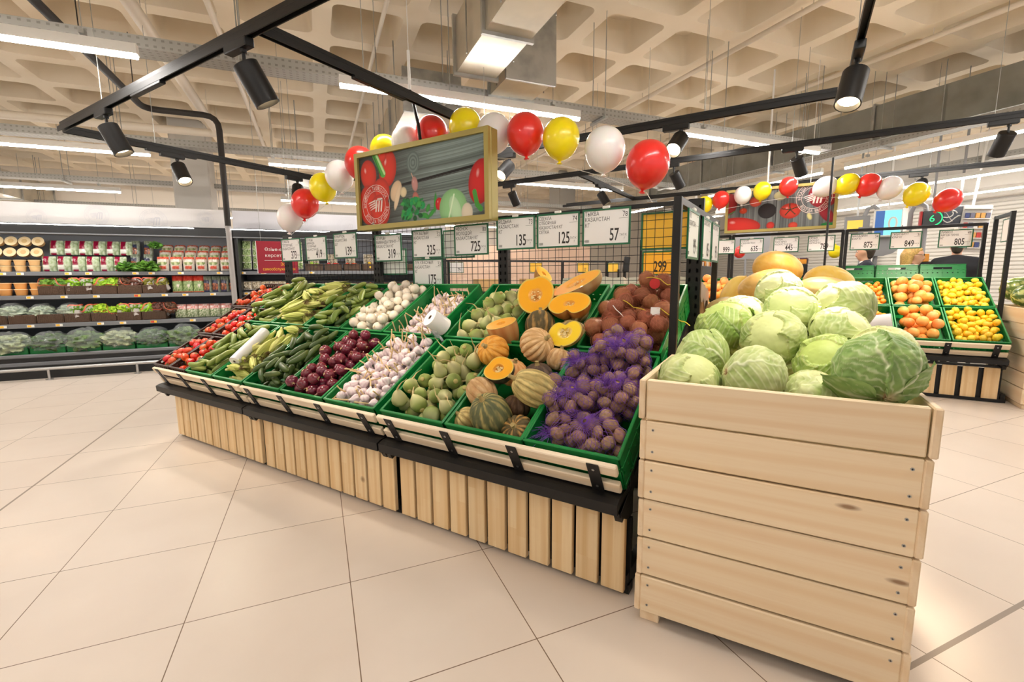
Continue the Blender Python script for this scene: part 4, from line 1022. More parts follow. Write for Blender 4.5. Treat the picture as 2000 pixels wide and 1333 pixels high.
def fill(key, kind, n, what, where, cat, seed, ang=None, up=None, dz=0, zmax=9, **kw):
    M, w, l, fl = CR[key]; fns, hl, r = TEMPL[kind]
    it = pack(w-.016, l-.016, n, hl, r, seed, -fl+dz, ang=ang, zmax=zmax, **kw)
    place(kind, [(x, y+.008, z, th, s) for x, y, z, th, s in it], M, w, l, what, where, cat, where+' pile', seed, up, hl > 0)
fan = lambda m, sd: (lambda rr: R(rr.normal(m, sd)))
fill('f_cuc', 'cucumber', 104, 'dark green cucumber', 'front cucumber crate', 'cucumber', 1, fan(80, 65), zmax=.055)
fill('b_cuc', 'cucumber', 34, 'dark green cucumber', 'back cucumber crate', 'cucumber', 2, fan(60, 60), y0=0)
M, w, l, fl = CR['b_cuc']
place('light_cucumber', [(x, y, z, th, s) for x, y, z, th, s in pack(w-.016, l-.016, 34, .058, .02, 12, -.02, ang=fan(70, 65), zmax=.07)], M, w, l, 'lighter green cucumber', 'back cucumber crate', 'cucumber', 'back cucumber crate pile', 5, None, True)
fill('f_zuc', 'courgette', 84, 'pale green courgette', 'front courgette crate', 'courgette', 3, fan(75, 60), zmax=.05)
fill('b_zuc', 'courgette', 66, 'pale green courgette', 'back courgette crate', 'courgette', 4, fan(50, 60))
fill('f_cor', 'corn', 40, 'corn cob in pale husk', 'front corn crate', 'corn', 5, fan(-40, 45), zmax=.04)
fill('b_cor', 'corn', 34, 'corn cob in pale husk', 'back corn crate', 'corn', 6, fan(10, 40))
fill('f_red', 'red_onion', 74, 'red onion', 'front red onion crate', 'onion', 7, up='any')
fill('b_whi', 'white_onion', 78, 'white onion', 'back white onion crate', 'onion', 8, up='any')
fill('f_gar', 'garlic', 150, 'purple streaked garlic bulb', 'front garlic crate', 'garlic', 9, up=105)
fill('b_gar', 'garlic', 125, 'purple streaked garlic bulb', 'back garlic crate', 'garlic', 10, up=105)
fill('f_rad', 'radish', 46, 'green radish with long root', 'front radish crate', 'radish', 11, up='any')
fill('b_rad', 'radish', 46, 'green radish with long root', 'back radish crate', 'radish', 12, up='any')
for k, (key, nm) in enumerate((('f_to1', 'front outer tomato crate'), ('f_to2', 'front inner tomato crate'), ('m_to1', 'middle outer tomato crate'), ('m_to2', 'middle inner tomato crate'), ('b_to1', 'back outer tomato crate'), ('b_to2', 'back inner tomato crate'))):
    fill(key, 'tomato', 24, 'red tomato', nm, 'tomato', 20+k, up=60)

# ------------------------------------------------------------------ netted beetroot and potatoes
def net_mesh(items, rad, c, nu, nv, tr, seed, sag=.004):
    """thin diamond netting drawn over a clump of balls"""
    c = np.array(c); P = np.array([[x, y, z] for x, y, z, _, s in items])-c; RR = np.array([rad*s+.004 for *_, s in items]); D = []
    Rm = np.zeros((nv+1, nu))
    for j in range(nv+1):
        t = math.pi*(.03+.94*j/nv)
        for i in range(nu):
            a = 2*math.pi*(i+.5*(j % 2))/nu; d = np.array([math.sin(t)*math.cos(a), math.sin(t)*math.sin(a), math.cos(t)])
            b = P@d; q = RR**2-((P**2).sum(1)-b*b); m = q > 0; ra = float(np.max(b[m]+np.sqrt(q[m]))) if m.any() else 0
            Rm[j, i] = max(ra, float(np.max(b+RR*.35))*.86); D.append(d)
    sm = Rm.copy()
    for _ in range(2): sm = (sm+np.roll(sm, 1, 1)+np.roll(sm, -1, 1)+np.roll(sm, 1, 0)+np.roll(sm, -1, 0))/5; sm[0] = Rm[0]; sm[-1] = Rm[-1]
    Rm = np.maximum(Rm, sm-sag); V = [c+D[j*nu+i]*max(Rm[j, i], .02) for j in range(nv+1) for i in range(nu)]
    mb = MB(); vs = []; fs = []; n = 0
    for j in range(nv):
        for i in range(nu):
            a = V[j*nu+i]
            for k in ((i, (i-1) % nu) if j % 2 == 0 else ((i+1) % nu, i)):
                b = V[(j+1)*nu+k]; t = b-a; L = np.linalg.norm(t)
                if L < 1e-5: continue
                t /= L; o = (a+b)/2-c; o /= np.linalg.norm(o)+1e-9; s = np.cross(t, o); 
                vs += [a+s*tr, a-s*tr, a+o*tr*1.5, b+s*tr, b-s*tr, b+o*tr*1.5]; fs += [[n, n+3, n+5, n+2], [n+2, n+5, n+4, n+1], [n+1, n+4, n+3, n]]; n += 6
    mb.add(vs, fs); return mb
M_net = mat('purple_net', (118, 70, 168), .55); M_rnet = mat('brown_red_net', (186, 104, 76), .5)
M, w, l, fl = CR['f_pot']
BAGS = [((.03, .13), (.16, .085), 26, .05, 'front purple net of potatoes lying at the crate lip'), ((-.105, .30), (.13, .085), 24, .07, 'left purple net of potatoes leaning over the pumpkin crate'),
        ((.085, .37), (.09, .10), 20, .09, 'right purple net of potatoes with twisted neck'), ((-.115, .50), (.11, .08), 20, .10, 'rear left purple net of potatoes'), ((.06, .575), (.11, .085), 26, .12, 'uppermost purple net of potatoes touching the beetroot')]
pl = ([], [], [], []); bag_items = []
for bi, (c, rd, n, _, _) in enumerate(BAGS):
    def reg(rr, c=c, rd=rd):
        a, q = rr.uniform(0, 6.283), math.sqrt(rr.uniform(0, 1)); return c[0]+rd[0]*q*math.cos(a), c[1]+rd[1]*q*math.sin(a)
    zf = lambda x, y: .012 if (abs(x) > w/2-.03 or y > l-.02) else -.12
    it = pack(w, l, int(n*1.55), 0, .0275, 40+bi, -.12, K=14, region=reg, placed=pl, zfun=zf, tight=.95); bag_items.append(it)
for bi, it in enumerate(bag_items):
    nm = ['front', 'left', 'right', 'rear left', 'uppermost'][bi]
    place('potato', it, M, w, l, 'netted potato', nm+' purple bag', 'potato', 'potatoes in the %s purple net' % nm, 50+bi, 'any')
    c = np.mean([[x, y, z] for x, y, z, _, s in it], 0)
    t = thing('net_bag', BAGS[bi][4], 'net bag', M @ T(*c), 'purple net bags of potatoes')
    sh = [(x-c[0], y-c[1], z-c[2], a, s) for x, y, z, a, s in it]
    obj('netting', net_mesh(sh, .0305, (0, 0, 0), 36, 24, .0008, bi), M_net, t, smooth=False)
    rr = random.Random(bi); mb = MB(); top = max(sh, key=lambda q: q[2]-q[1]*.3)
    dr = [(-.06, -.05, .0), (.04, -.05, .06), (.02, -.03, .07), (-.03, -.05, .06), (-.04, -.04, .08)][bi]; b0 = Vector((top[0]*.7+dr[0]*.5, top[1]*.7+dr[1]*.5, top[2]+.02)) if bi else Vector((-.15, -.03, .02))
    for k in range(70):
        p = b0+Vector((rr.gauss(0, .012), rr.gauss(0, .012), 0)); d = Vector(dr)*.45+Vector((rr.gauss(0, .026), rr.gauss(0, .026), rr.uniform(0, .03))); mb.tube([p, p+d*.5+Vector((rr.gauss(0, .006), rr.gauss(0, .006), .012)), p+d], .0008, 3)
    obj('gathered_neck', mb, M_net, t, smooth=False)
M, w, l, fl = CR['b_bee']; pl = ([], [], [], []); 
for bi, (c, rd, n, lb) in enumerate((((-.07, .15), (.11, .11), 16, 'lower left'), ((.10, .16), (.09, .12), 12, 'lower right'), ((-.03, .36), (.14, .12), 15, 'middle'), ((.03, .48), (.13, .08), 9, 'upper'))):
    def reg(rr, c=c, rd=rd):
        a, q = rr.uniform(0, 6.283), math.sqrt(rr.uniform(0, 1)); return c[0]+rd[0]*q*math.cos(a), c[1]+rd[1]*q*math.sin(a)
    it = pack(w, l, n, 0, .044, 60+bi, -.12, K=14, region=reg, placed=pl, tight=.95, zfun=lambda x, y: .0 if (abs(x) > w/2-.045 or y > l-.05 or y < .045) else -.12)
    place('beetroot', it, M, w, l, 'brown red beetroot', lb+' beetroot bag', 'beetroot', 'beetroot in the %s bag' % lb, 70+bi, 'any')
    c = np.mean([[x, y, z] for x, y, z, _, s in it], 0); sh = [(x-c[0], y-c[1], z-c[2], a, s) for x, y, z, a, s in it]
    t = thing('net_bag', '%s fine brownish net bag of beetroot behind the potatoes' % lb, 'net bag', M @ T(*c), 'net bags of beetroot')
    obj('netting', net_mesh(sh, .0475, (0, 0, 0), 40, 26, .00045, bi), M_rnet, t, smooth=False)
    rr = random.Random(bi+5); mb = MB(); q = max(sh, key=lambda q: q[2]); p = Vector((q[0], q[1]-.03, q[2]+.03)); P = [p]
    for k in range(7): p = p+Vector((.022, -.012+rr.gauss(0, .008), rr.gauss(-.004, .006))); P.append(p)
    mb.tube(P, .0022, 5); obj('tie_string', mb, mat('yellow_string', (226, 200, 60), .6) if bi != 0 else M_white, t)
    if bi == 3:
        mb = MB(); mb.lathe([(.001, 0), (.028, .001), (.028, .002), (.001, .003)], 18); o = obj('paper_label', mb, mat('red_paper', (196, 40, 40), .6), t, T(q[0]+.06, q[1]-.07, q[2]+.02) @ RX(60)); o['label'] = 'round red and white paper label'
    if bi == 1:
        mb = MB(); mb.box((0, 0, 0), (.045, .04, .001)); o = obj('paper_label', mb, M_white, t, T(q[0]-.02, q[1]-.045, q[2]+.02) @ RX(50)); o['label'] = 'square white paper label'

# ------------------------------------------------------------------ pumpkins
def pumpkin(R_, H, ribs, c0, c1, c2, seed, depth=.06):
    mb = MB(); rr = random.Random(seed)
    def fn(u, v):
        t = math.pi*min(max(v, .015), .985); a = 2*math.pi*u; k = 1-depth*(1-abs(math.cos(ribs*a/2)))**1.5*2; s = math.sin(t)
        z = -math.cos(t)*H-.10*H*(math.exp(-((1-v)/.1)**2)-math.exp(-(v/.1)**2)); return (R_*k*s**.9*math.cos(a), R_*k*s**.9*math.sin(a), z)
    def col(u, v):
        a = 2*math.pi*u; d = Vector((math.cos(a)*2, math.sin(a)*2, v*3)); st = abs(math.cos(ribs*a/2)); n = fbm(d+Vector((seed, 0, 0)), 1.6, 3)
        t = min(1, max(0, (st-.62)*1.6+n*1.7)); q = min(1, max(0, fbm(d+Vector((9, seed, 0)), 4, 4)*1.9)); return (L3(c0)*(1-t)+L3(c1)*t)*(1-q*.5)+L3(c2)*q*.5
    mb.surf(fn, 96, 30, True, colfn=col, caps=True)
    st = MB(); st.lathe([(.02, H*.82), (.011, H*.95), (.009, H*1.12), (.011, H*1.2), (.002, H*1.21)], 9)
    return mb.mesh('rind', M_vegm), st.mesh('stem', mat('pumpkin_stem', (172, 150, 96), .8))
def cut_pumpkin(outl, depth, rind0, rind1, seed, flesh=(250, 176, 30), cav=(226, 140, 44), thick=.72, notch=None):
    """half pumpkin: cut face in local z=0 plane facing +z"""
    mb = MB(); n = 44
    def fn(u, v):
        a = 2*math.pi*u; t = v*math.pi/2; r = outl(a); k = math.cos(t)**.8 if v < 1 else .02; return (r*k*math.cos(a), r*k*math.sin(a), -depth*math.sin(t))
    def col(u, v): return mixc(rind0, rind1, min(1, max(0, .5+.5*math.sin(u*2*math.pi*9+seed)+.5*fbm((u*9, v*4, seed), 1, 2))))
    mb.surf(fn, n, 10, True, colfn=col, caps=False)
    fl = MB(); rr = random.Random(seed)
    def ff(u, v):
        a = 2*math.pi*u; r = outl(a)*(1-v)*.998; q = max(0, (v-(1-thick*.62))/(thick*.62)); z = .001-.35*depth*(1-(1-q)**2)*(.75+.25*fbm((math.cos(a)*3, math.sin(a)*3, v*6), 2, 2)) if q > 0 else .001
        return (r*math.cos(a), r*math.sin(a), z)
    def fc(u, v):
        if v < .05: return L3((226, 196, 96))
        q = max(0, min(1, (v-(1-thick*.66))*9)); m = .5+.5*fbm((math.cos(u*6.28)*4, math.sin(u*6.28)*4, v*9), 3, 3); return L3(flesh)*(1-q)+q*(mixc(cav, (246, 196, 110), max(0, min(1, m))))
    fl.surf(ff, n, 22, True, colfn=fc)
    sd = MB()
    for k in range(26):
        a = rr.random()*6.28; q = rr.random()**.6*(1-thick*.2)*.36; r = outl(a)*q; z = -.2*depth*(1-q*1.2)+.004; sd.ball((r*math.cos(a), r*math.sin(a), z), (.006, .0035, .002), 8, 5, RZ(rr.uniform(-20, 20)))
    return mb.mesh('rind', M_vegm), fl.mesh('flesh', mat('pumpkin_flesh', rough=.35, vcol=True, coat=.25)), sd.mesh('seeds', mat('seed_cream', (240, 214, 150), .5))
Mp = slope_m(I4, 0)
def put_pumpkin(u, y, n, R_, H, ribs, cols, seed, axis, label, depth=.06):
    R_ *= 1.1; H *= 1.1; a, b = pumpkin(R_, H, ribs, *cols, seed, depth); q = Vector(axis).normalized().to_track_quat('Z', 'X').to_matrix().to_4x4()
    p = Mp @ Vector((u, y, n)); t = thing('pumpkin', label, 'pumpkin', T(*p) @ q, 'pumpkins on the island', data=a); link('stem', b, None, t)
GG = ((96, 98, 66), (178, 156, 98), (62, 70, 50)); BG = ((206, 166, 112), (232, 200, 150), (180, 130, 84)); OR = ((216, 140, 44), (236, 170, 74), (226, 176, 100)); DKS = ((96, 84, 50), (190, 150, 80), (60, 58, 40)); TN = ((176, 150, 96), (222, 196, 132), (120, 118, 76))
put_pumpkin(-.655, .115, -.02, .088, .105, 14, GG, 1, (-.1, -.55, .85), 'large grey green striped pumpkin standing at the crate front', .018)
put_pumpkin(-.80, .095, -.06, .062, .055, 12, TN, 2, (-.5, -.5, .6), 'small greyish pumpkin at front left of the striped one')
put_pumpkin(-.51, .09, -.06, .070, .055, 14, DKS, 3, (.05, -.75, .65), 'dark striped pumpkin with stem facing the aisle, front right')
put_pumpkin(-.775, .235, .0, .068, .075, 10, BG, 4, (-.8, .2, .4), 'beige ribbed pumpkin by the radish crate wall')
put_pumpkin(-.485, .275, .035, .078, .105, 14, TN, 5, (-.75, -.55, .5), 'tan and green striped pumpkin leaning on the potatoes', .04)
put_pumpkin(-.835, .49, .055, .078, .07, 12, OR, 6, (-.1, -.85, .45), 'round orange pumpkin straddling radish and pumpkin crates', .04)
put_pumpkin(-.685, .40, .0, .072, .06, 12, ((226, 170, 100), (236, 190, 126), (214, 150, 80)), 7, (.3, -.1, .9), 'pale orange pumpkin under the dark wedge')
put_pumpkin(-.615, .575, .05, .086, .072, 16, BG, 8, (.75, -.15, .5), 'round beige ribbed pumpkin in the middle of the heap')
put_pumpkin(-.70, .78, .02, .078, .085, 14, DKS, 9, (-.2, .4, .8), 'shiny dark striped pumpkin between the cut halves', .04)
put_pumpkin(-.56, .43, -.03, .07, .06, 10, ((90, 74, 62), (120, 100, 80), (70, 58, 50)), 10, (0, -.2, 1), 'dusky brown pumpkin hidden under the tan striped one')
put_pumpkin(-.60, .24, -.07, .062, .055, 10, ((100, 76, 56), (130, 100, 72), (80, 60, 46)), 11, (0, 0, 1), 'dark brown pumpkin deep behind the big striped one')
put_pumpkin(-.50, .56, -.02, .06, .055, 10, BG, 12, (.2, .2, 1), 'small beige pumpkin with curled stem beside potatoes')
put_pumpkin(-.60, 1.02, -.03, .08, .07, 12, BG, 13, (0, .3, 1), 'beige pumpkin hidden under the notched half')
put_pumpkin(-.78, 1.12, -.02, .075, .065, 12, OR, 14, (.2, .3, 1), 'orange pumpkin hidden behind the heart shaped half')
put_pumpkin(-.52, .80, -.02, .07, .06, 12, TN, 15, (.2, .3, 1), 'tan pumpkin under the bright yellow wedge')
def put_cut(u, y, n, nd, roll, outl, depth, r0, r1, seed, label, **kw):
    a, b, c = cut_pumpkin(lambda q_: 1.1*outl(q_), depth*1.35, r0, r1, seed, **kw); z = Vector(nd).normalized(); x = Vector((1, 0, 0)); x = (x-z*x.dot(z)).normalized(); yv = z.cross(x)
    Q = Matrix((x, yv, z)).transposed().to_4x4() @ RZ(roll); p = Mp @ Vector((u, y, n)); t = thing('cut_pumpkin', label, 'pumpkin', T(*p) @ Q, 'cut pumpkins in the back crate', data=a); link('flesh', b, None, t); link('seeds', c, None, t)
ov = lambda a, e=1.0, r=.1: r*e/math.sqrt((e*math.cos(a))**2+math.sin(a)**2)
put_cut(-.895, .70, .085, (-.15, -.35, .92), 0, lambda a: ov(a, .82, .086), .12, (190, 120, 70), (206, 150, 96), 1, 'half pumpkin with orange cut face up, left of the heap', thick=.5)
put_cut(-.80, .97, .10, (.2, -.80, .52), 15, lambda a: .108*(1+.10*math.sin(a)-.30*math.exp(-((a-4.1)/.55)**2)*0+.16*math.cos(2*a-3.0)*.5)*(1-.12*math.exp(-((a-1.7)/.25)**2)), .07, (206, 150, 80), (186, 130, 70), 2, 'large heart shaped pumpkin half facing the aisle', thick=.6)
put_cut(-.60, 1.12, .10, (-.25, -.55, .75), 22, lambda a: ov(a, .5, .145), .075, (186, 140, 90), (206, 176, 130), 3, 'long pumpkin half at the back right with seeds showing', thick=.62)
put_cut(-.845, 1.20, .12, (.55, -.3, .75), -30, lambda a: ov(a, .55, .068), .07, (176, 120, 60), (196, 140, 80), 4, 'small cut pumpkin piece at the back rim', thick=.4)
put_cut(-.555, .90, .10, (.0, -.62, .72), 5, lambda a: ov(a, .72, .112)*(1-.42*math.exp(-((a-4.75)/.32)**2)), .07, (180, 110, 50), (200, 140, 70), 5, 'pumpkin half with a notch cut out of its face', thick=.45)
put_cut(-.49, .665, .075, (-.1, -.9, .5), 10, lambda a: ov(a, .8, .088)*(1-.45*math.exp(-((a-1.5)/.5)**2)), .05, (206, 170, 90), (226, 190, 110), 6, 'bright yellow pumpkin wedge with light painted into its flesh', flesh=(255, 216, 40), cav=(255, 232, 130), thick=.7)  # light on the wedge is put into its brighter flesh and hollow colours
put_cut(-.705, .33, .085, (.2, -.75, .6), 20, lambda a: ov(a, .8, .072)*(1-.25*math.exp(-((a-2.6)/.6)**2)), .085, (70, 72, 62), (96, 92, 76), 7, 'dark rinded pumpkin wedge with orange face, front heap', thick=.6)
# rolls of produce bags
def bag_roll(p0, p1, r, label, hole=True):
    p0, p1 = Vector(p0), Vector(p1); d = p1-p0; L = d.length; t = thing('bag_roll', label, 'bag roll', T(*p0) @ d.to_track_quat('Z', 'Y').to_matrix().to_4x4())
    mb = MB(); rr = random.Random(3); mb.lathe([(r*.26, 0), (r*.98, 0), (r, .004), (r*(1.01), L*.3), (r*.99, L*.6), (r, L-.004), (r*.98, L), (r*.26, L), (r*.26, L*.5), (r*.26, .001)], 26, caps=False); obj('plastic_roll', mb, mat('white_film', (240, 238, 238), .3, coat=.3), t)
    mb = MB(); mb.lathe([(r*.25, .002), (r*.25, L-.002), (r*.2, L-.002), (r*.2, .002)], 14, caps=False); obj('cardboard_core', mb, mat('cardboard_dark', (120, 96, 76), .8), t); return t
bag_roll(Mp @ Vector((-2.80, .12, .055)), Mp @ Vector((-2.90, .46, .062)), .038, 'white plastic bag roll lying across courgettes and corn')
t = bag_roll(Mp @ Vector((-1.33, .70, .03)), Mp @ Vector((-1.365, .655, .135)), .058, 'upright white bag roll between the two garlic crates')
mb = MB(); rr = random.Random(4); V = []; 
for j in range(9):
    for i in range(11):
        u, v = i/10-.5, j/8; V.append((.0+u*(.03+.13*v)+.006*math.sin(i*2+j), -.06-.010*math.sin(i*1.7+j*1.1)-.03*v, .06-.12*v+.008*math.sin(i*2.3)))
mb.add(V, [[j*11+i, j*11+i+1, (j+1)*11+i+1, (j+1)*11+i] for j in range(8) for i in range(10)])
o = obj('loose_bag', mb, mat('clear_film', (238, 238, 242), .15, alpha=.45, coat=.4), t); o['label'] = 'crumpled clear bag pulled from the roll'
# ------------------------------------------------------------------ big wooden crates
def wooden_crate(M, w, d, tiers, bh, label, z0=.045, seed=0):
    """x 0..w along the front, y 0..d to the back"""
    t = thing('wooden_crate', label, 'crate', M, 'big wooden crates'); rr = random.Random(seed); tk = .021
    for k in range(tiers):
        z = z0+bh*(k+.5); hb = bh-.006; o = rr.uniform(-.003, .003); e = .006*(k == tiers-1)
        for s, nm in ((0, 'front_board'), (1, 'back_board')):
            mb = MB(); mb.box((0, 0, 0), (w-2*tk+.004, tk, hb), .004); b = obj(nm, mb, M_boards, t, T(w/2, (tk/2+o) if s == 0 else d-tk/2, z), angle=30)
            if s == 0 and k < tiers-1:
                mb = MB()
                for x in (-w/2+.045, w/2-.045):
                    for q in (-.28, .28): mb.rod((x, -tk/2+.0005, q*hb), (x, -tk/2-.0012, q*hb), .0048, 10); mb.box((x, -tk/2-.0014, q*hb), (.0055, .0008, .0014), 0, None, 1); mb.box((x, -tk/2-.0014, q*hb), (.0014, .0008, .0055), 0, None, 1)
                obj('screws', mb, [M_steel, M_blk2], b)
        for s in (0, 1):
            mb = MB(); mb.box((0, 0, 0), (tk, d+.004+e, hb), .004); obj('side_board', mb, M_boardy, t, T(tk/2+o-e if s == 0 else w-tk/2-o+e, d/2, z), angle=30)
    H = z0+bh*tiers
    for x in (tk+.02, w-tk-.02):
        for y in (tk+.02, d-tk-.02):
            mb = MB(); mb.box((0, 0, 0), (.038, .038, H-.16), .003); obj('corner_post', mb, M_planks, t, T(x, y, (H-.16)/2))
    for x in (.05, w-.05):
        mb = MB(); mb.box((0, 0, 0), (.07, d-.04, .04), .003); obj('skid', mb, M_boardy, t, T(x, d/2, .02))
    mb = MB(); mb.box((0, 0, 0), (w-2*tk-.006, d-2*tk-.006, .015)); obj('inner_floor', mb, M_boards, t, T(w/2, d/2, H-.20))
    return t
MC = T(.066, -.10, 0) @ RZ(2.68)
wooden_crate(MC, .80, 1.16, 6, .149, 'pale spruce crate heaped with cabbages in the right foreground', seed=1)
MM = T(.02, 1.12, 0) @ RZ(2.0)
wooden_crate(MM, .84, .8, 6, .149, 'pale wooden crate of melons behind the cabbages', seed=2)
MW = T(2.385, 4.50, 0) @ RZ(1)
wooden_crate(MW, 1.0, 1.0, 6, .152, 'pale wooden crate of watermelons at the right edge', seed=3)

# ------------------------------------------------------------------ cabbages
def cabbage_mesh(seed, c0, c1, loose=0.0, squash=.88):
    rr = random.Random(seed); nu, nv = 190, 124; A = np.zeros((nv+1, nu, 3)); C = np.zeros((nv+1, nu, 3))
    U = np.linspace(0, 2*math.pi, nu, endpoint=False)[None, :]+np.zeros((nv+1, 1)); Vv = np.pi*np.clip(np.linspace(0, 1, nv+1), .012, .988)[:, None]+np.zeros((1, nu))
    D = np.stack([np.sin(Vv)*np.cos(U), np.sin(Vv)*np.sin(U), -np.cos(Vv)], -1)      # Vv=0 at the stem
    H = np.zeros_like(U); C[:] = L3(c1); nl = 7
    wob = np.array([[noise.fractal(Vector(D[j, i])*2.3+Vector((seed*3, 0, 0)), 1, 2, 3) for i in range(nu)] for j in range(nv+1)])
    fine = np.array([[noise.fractal(Vector(D[j, i])*5+Vector((0, seed*3, 0)), 1, 2, 2) for i in range(nu)] for j in range(nv+1)])
    fine2 = np.array([[noise.fractal(Vector(D[j, i])*6+Vector((5, 0, seed)), 1, 2, 2) for i in range(nu)] for j in range(nv+1)])
    order = list(range(nl)); rr.shuffle(order)
    for q, k in enumerate(order):
        uc = 2*math.pi*k/nl+rr.uniform(-.3, .3); smax = rr.uniform(1.9, 2.7); wd = rr.uniform(.75, 1.05)
        du = (U-uc+math.pi) % (2*math.pi)-math.pi; tt = du*np.sin(Vv)+.12*wob; wid = wd*np.sin(np.clip(Vv/smax, 0, 1)**.8*math.pi*.86)+.03+.06*fine
        e = np.minimum(wid-np.abs(tt), (smax-Vv)*.9+.08*wob); m = e > 0
        mid = np.exp(-(tt/(.035*(1.25-Vv/3.2)))**2); sv = np.abs(((Vv*.9-np.abs(tt)*.85+.09*wob)*4.6) % 1-.5)
        side = np.clip((.17-sv)/.12, 0, 1)*(1-.6*np.clip(np.abs(tt)/wd, 0, 1))*(np.abs(tt) < wid*.92)*np.clip(np.abs(tt)*6, 0, 1); net = np.clip((.05-np.abs(fine))/.05, 0, 1)*.25
        h = .014*(q+1)+.026*mid*np.clip(1.4-Vv/2.2, 0, 1)+.011*side+.018*wob+.010*fine+(.008+loose*.012)*fine2+loose*.09*np.exp(-(np.maximum(e, 0)/.10)**2)*(1 if q > nl-3 else .3)+.006*np.exp(-(np.maximum(e, 0)/.03)**2)-.03*np.exp(-((e-.0)/.03)**2)*(e < .02)
        H = np.where(m, h, H); g = np.clip(.45+.55*wob+rr.uniform(-.2, .25)+.25*(Vv/3.1-.5), 0, 1)[..., None]
        col = L3(c0)*(1-g)+L3(c1)*g; vn = np.clip(mid*np.clip(1.5-Vv/2, 0, 1)+.55*side, 0, 1)[..., None]; col = col*(1-vn*.8)+L3((232, 236, 200))*vn*.8
        ed = np.exp(-((e-.008)/.012)**2)[..., None]*(rr.random() < .6)*.35; col = col*(1-ed)+L3((176, 150, 96))*ed
        C = np.where(m[..., None], col, C)
    st = np.exp(-(Vv/.16)**2); C = C*(1-st[..., None])+L3((206, 190, 140))*st[..., None]; Rr = 1+H-.05*st+.02*wob
    Rr[0] = Rr[0].mean(); Rr[-1] = Rr[-1].mean()
    P = D*Rr[..., None]*np.array([1, 1, squash]); mb = MB()
    f = [[j*nu+i, j*nu+(i+1) % nu, (j+1)*nu+(i+1) % nu, (j+1)*nu+i] for j in range(nv) for i in range(nu)]+[list(range(nu))[::-1], [nv*nu+i for i in range(nu)]]
    mb.add(P.reshape(-1, 3), f, None, 0, C.reshape(-1, 3)); m_ = mb.mesh('cabbage', mat('cabbage_leaf', rough=.52, vcol=True, var=.05, hue=.006, spec=.4), angle=60)
    s = MB(); s.lathe([(.02, -.78*squash), (.15, -.84*squash), (.13, -1.05*squash), (.10, -1.08*squash), (.01, -1.07*squash)], 14, fr=lambda a, i: 1+.08*math.sin(a*3+i)); ss = s.mesh('stump', mat('cabbage_stump', (176, 146, 104), .8, spots=(30, (120, 92, 66), .45, .7)))
    lv = []
    for k in range(2):          # loose outer leaves that stand off the head
        L = MB(); uc = rr.random()*6.28; n1, n2 = 14, 12; vs = []; cs = []
        for j in range(n2+1):
            for i in range(n1+1):
                s_, t_ = j/n2, i/n1*2-1; th = .25+1.35*s_; wd = .55*math.sin(min(1, s_*1.05)**.7*math.pi*.9)+.05; a = uc+t_*wd/max(.35, math.sin(th)); n_ = fbm((s_*4+seed, t_*3, k), 1.3, 2)
                r = 1.07+.10*s_**3*(.6+loose*1.4)+.05*n_*s_+.05*loose*abs(t_)**3; vs.append((r*math.sin(th)*math.cos(a), r*math.sin(th)*math.sin(a), -r*math.cos(th)*squash))
                vn = math.exp(-(t_/.09)**2)+.5*max(0, 1-abs((s_*7-abs(t_)*3) % 1-.5)*9); cs.append(mixc(mixc(c0, c1, max(0, min(1, .4+.6*n_))), (226, 232, 196), min(1, vn)*.7))
        L.add(vs, [[j*(n1+1)+i, j*(n1+1)+i+1, (j+1)*(n1+1)+i+1, (j+1)*(n1+1)+i] for j in range(n2) for i in range(n1)], None, 0, cs); lv.append(L.mesh('outer_leaf', bpy.data.materials['cabbage_leaf'], angle=60))
    return m_, ss, lv
CV = [cabbage_mesh(1, (124, 152, 70), (192, 206, 134)), cabbage_mesh(2, (130, 156, 76), (200, 210, 144)), cabbage_mesh(3, (146, 166, 90), (212, 216, 160)), cabbage_mesh(4, (106, 142, 70), (158, 188, 112), 1.0, .9), cabbage_mesh(5, (112, 144, 58), (178, 198, 110), .3)]
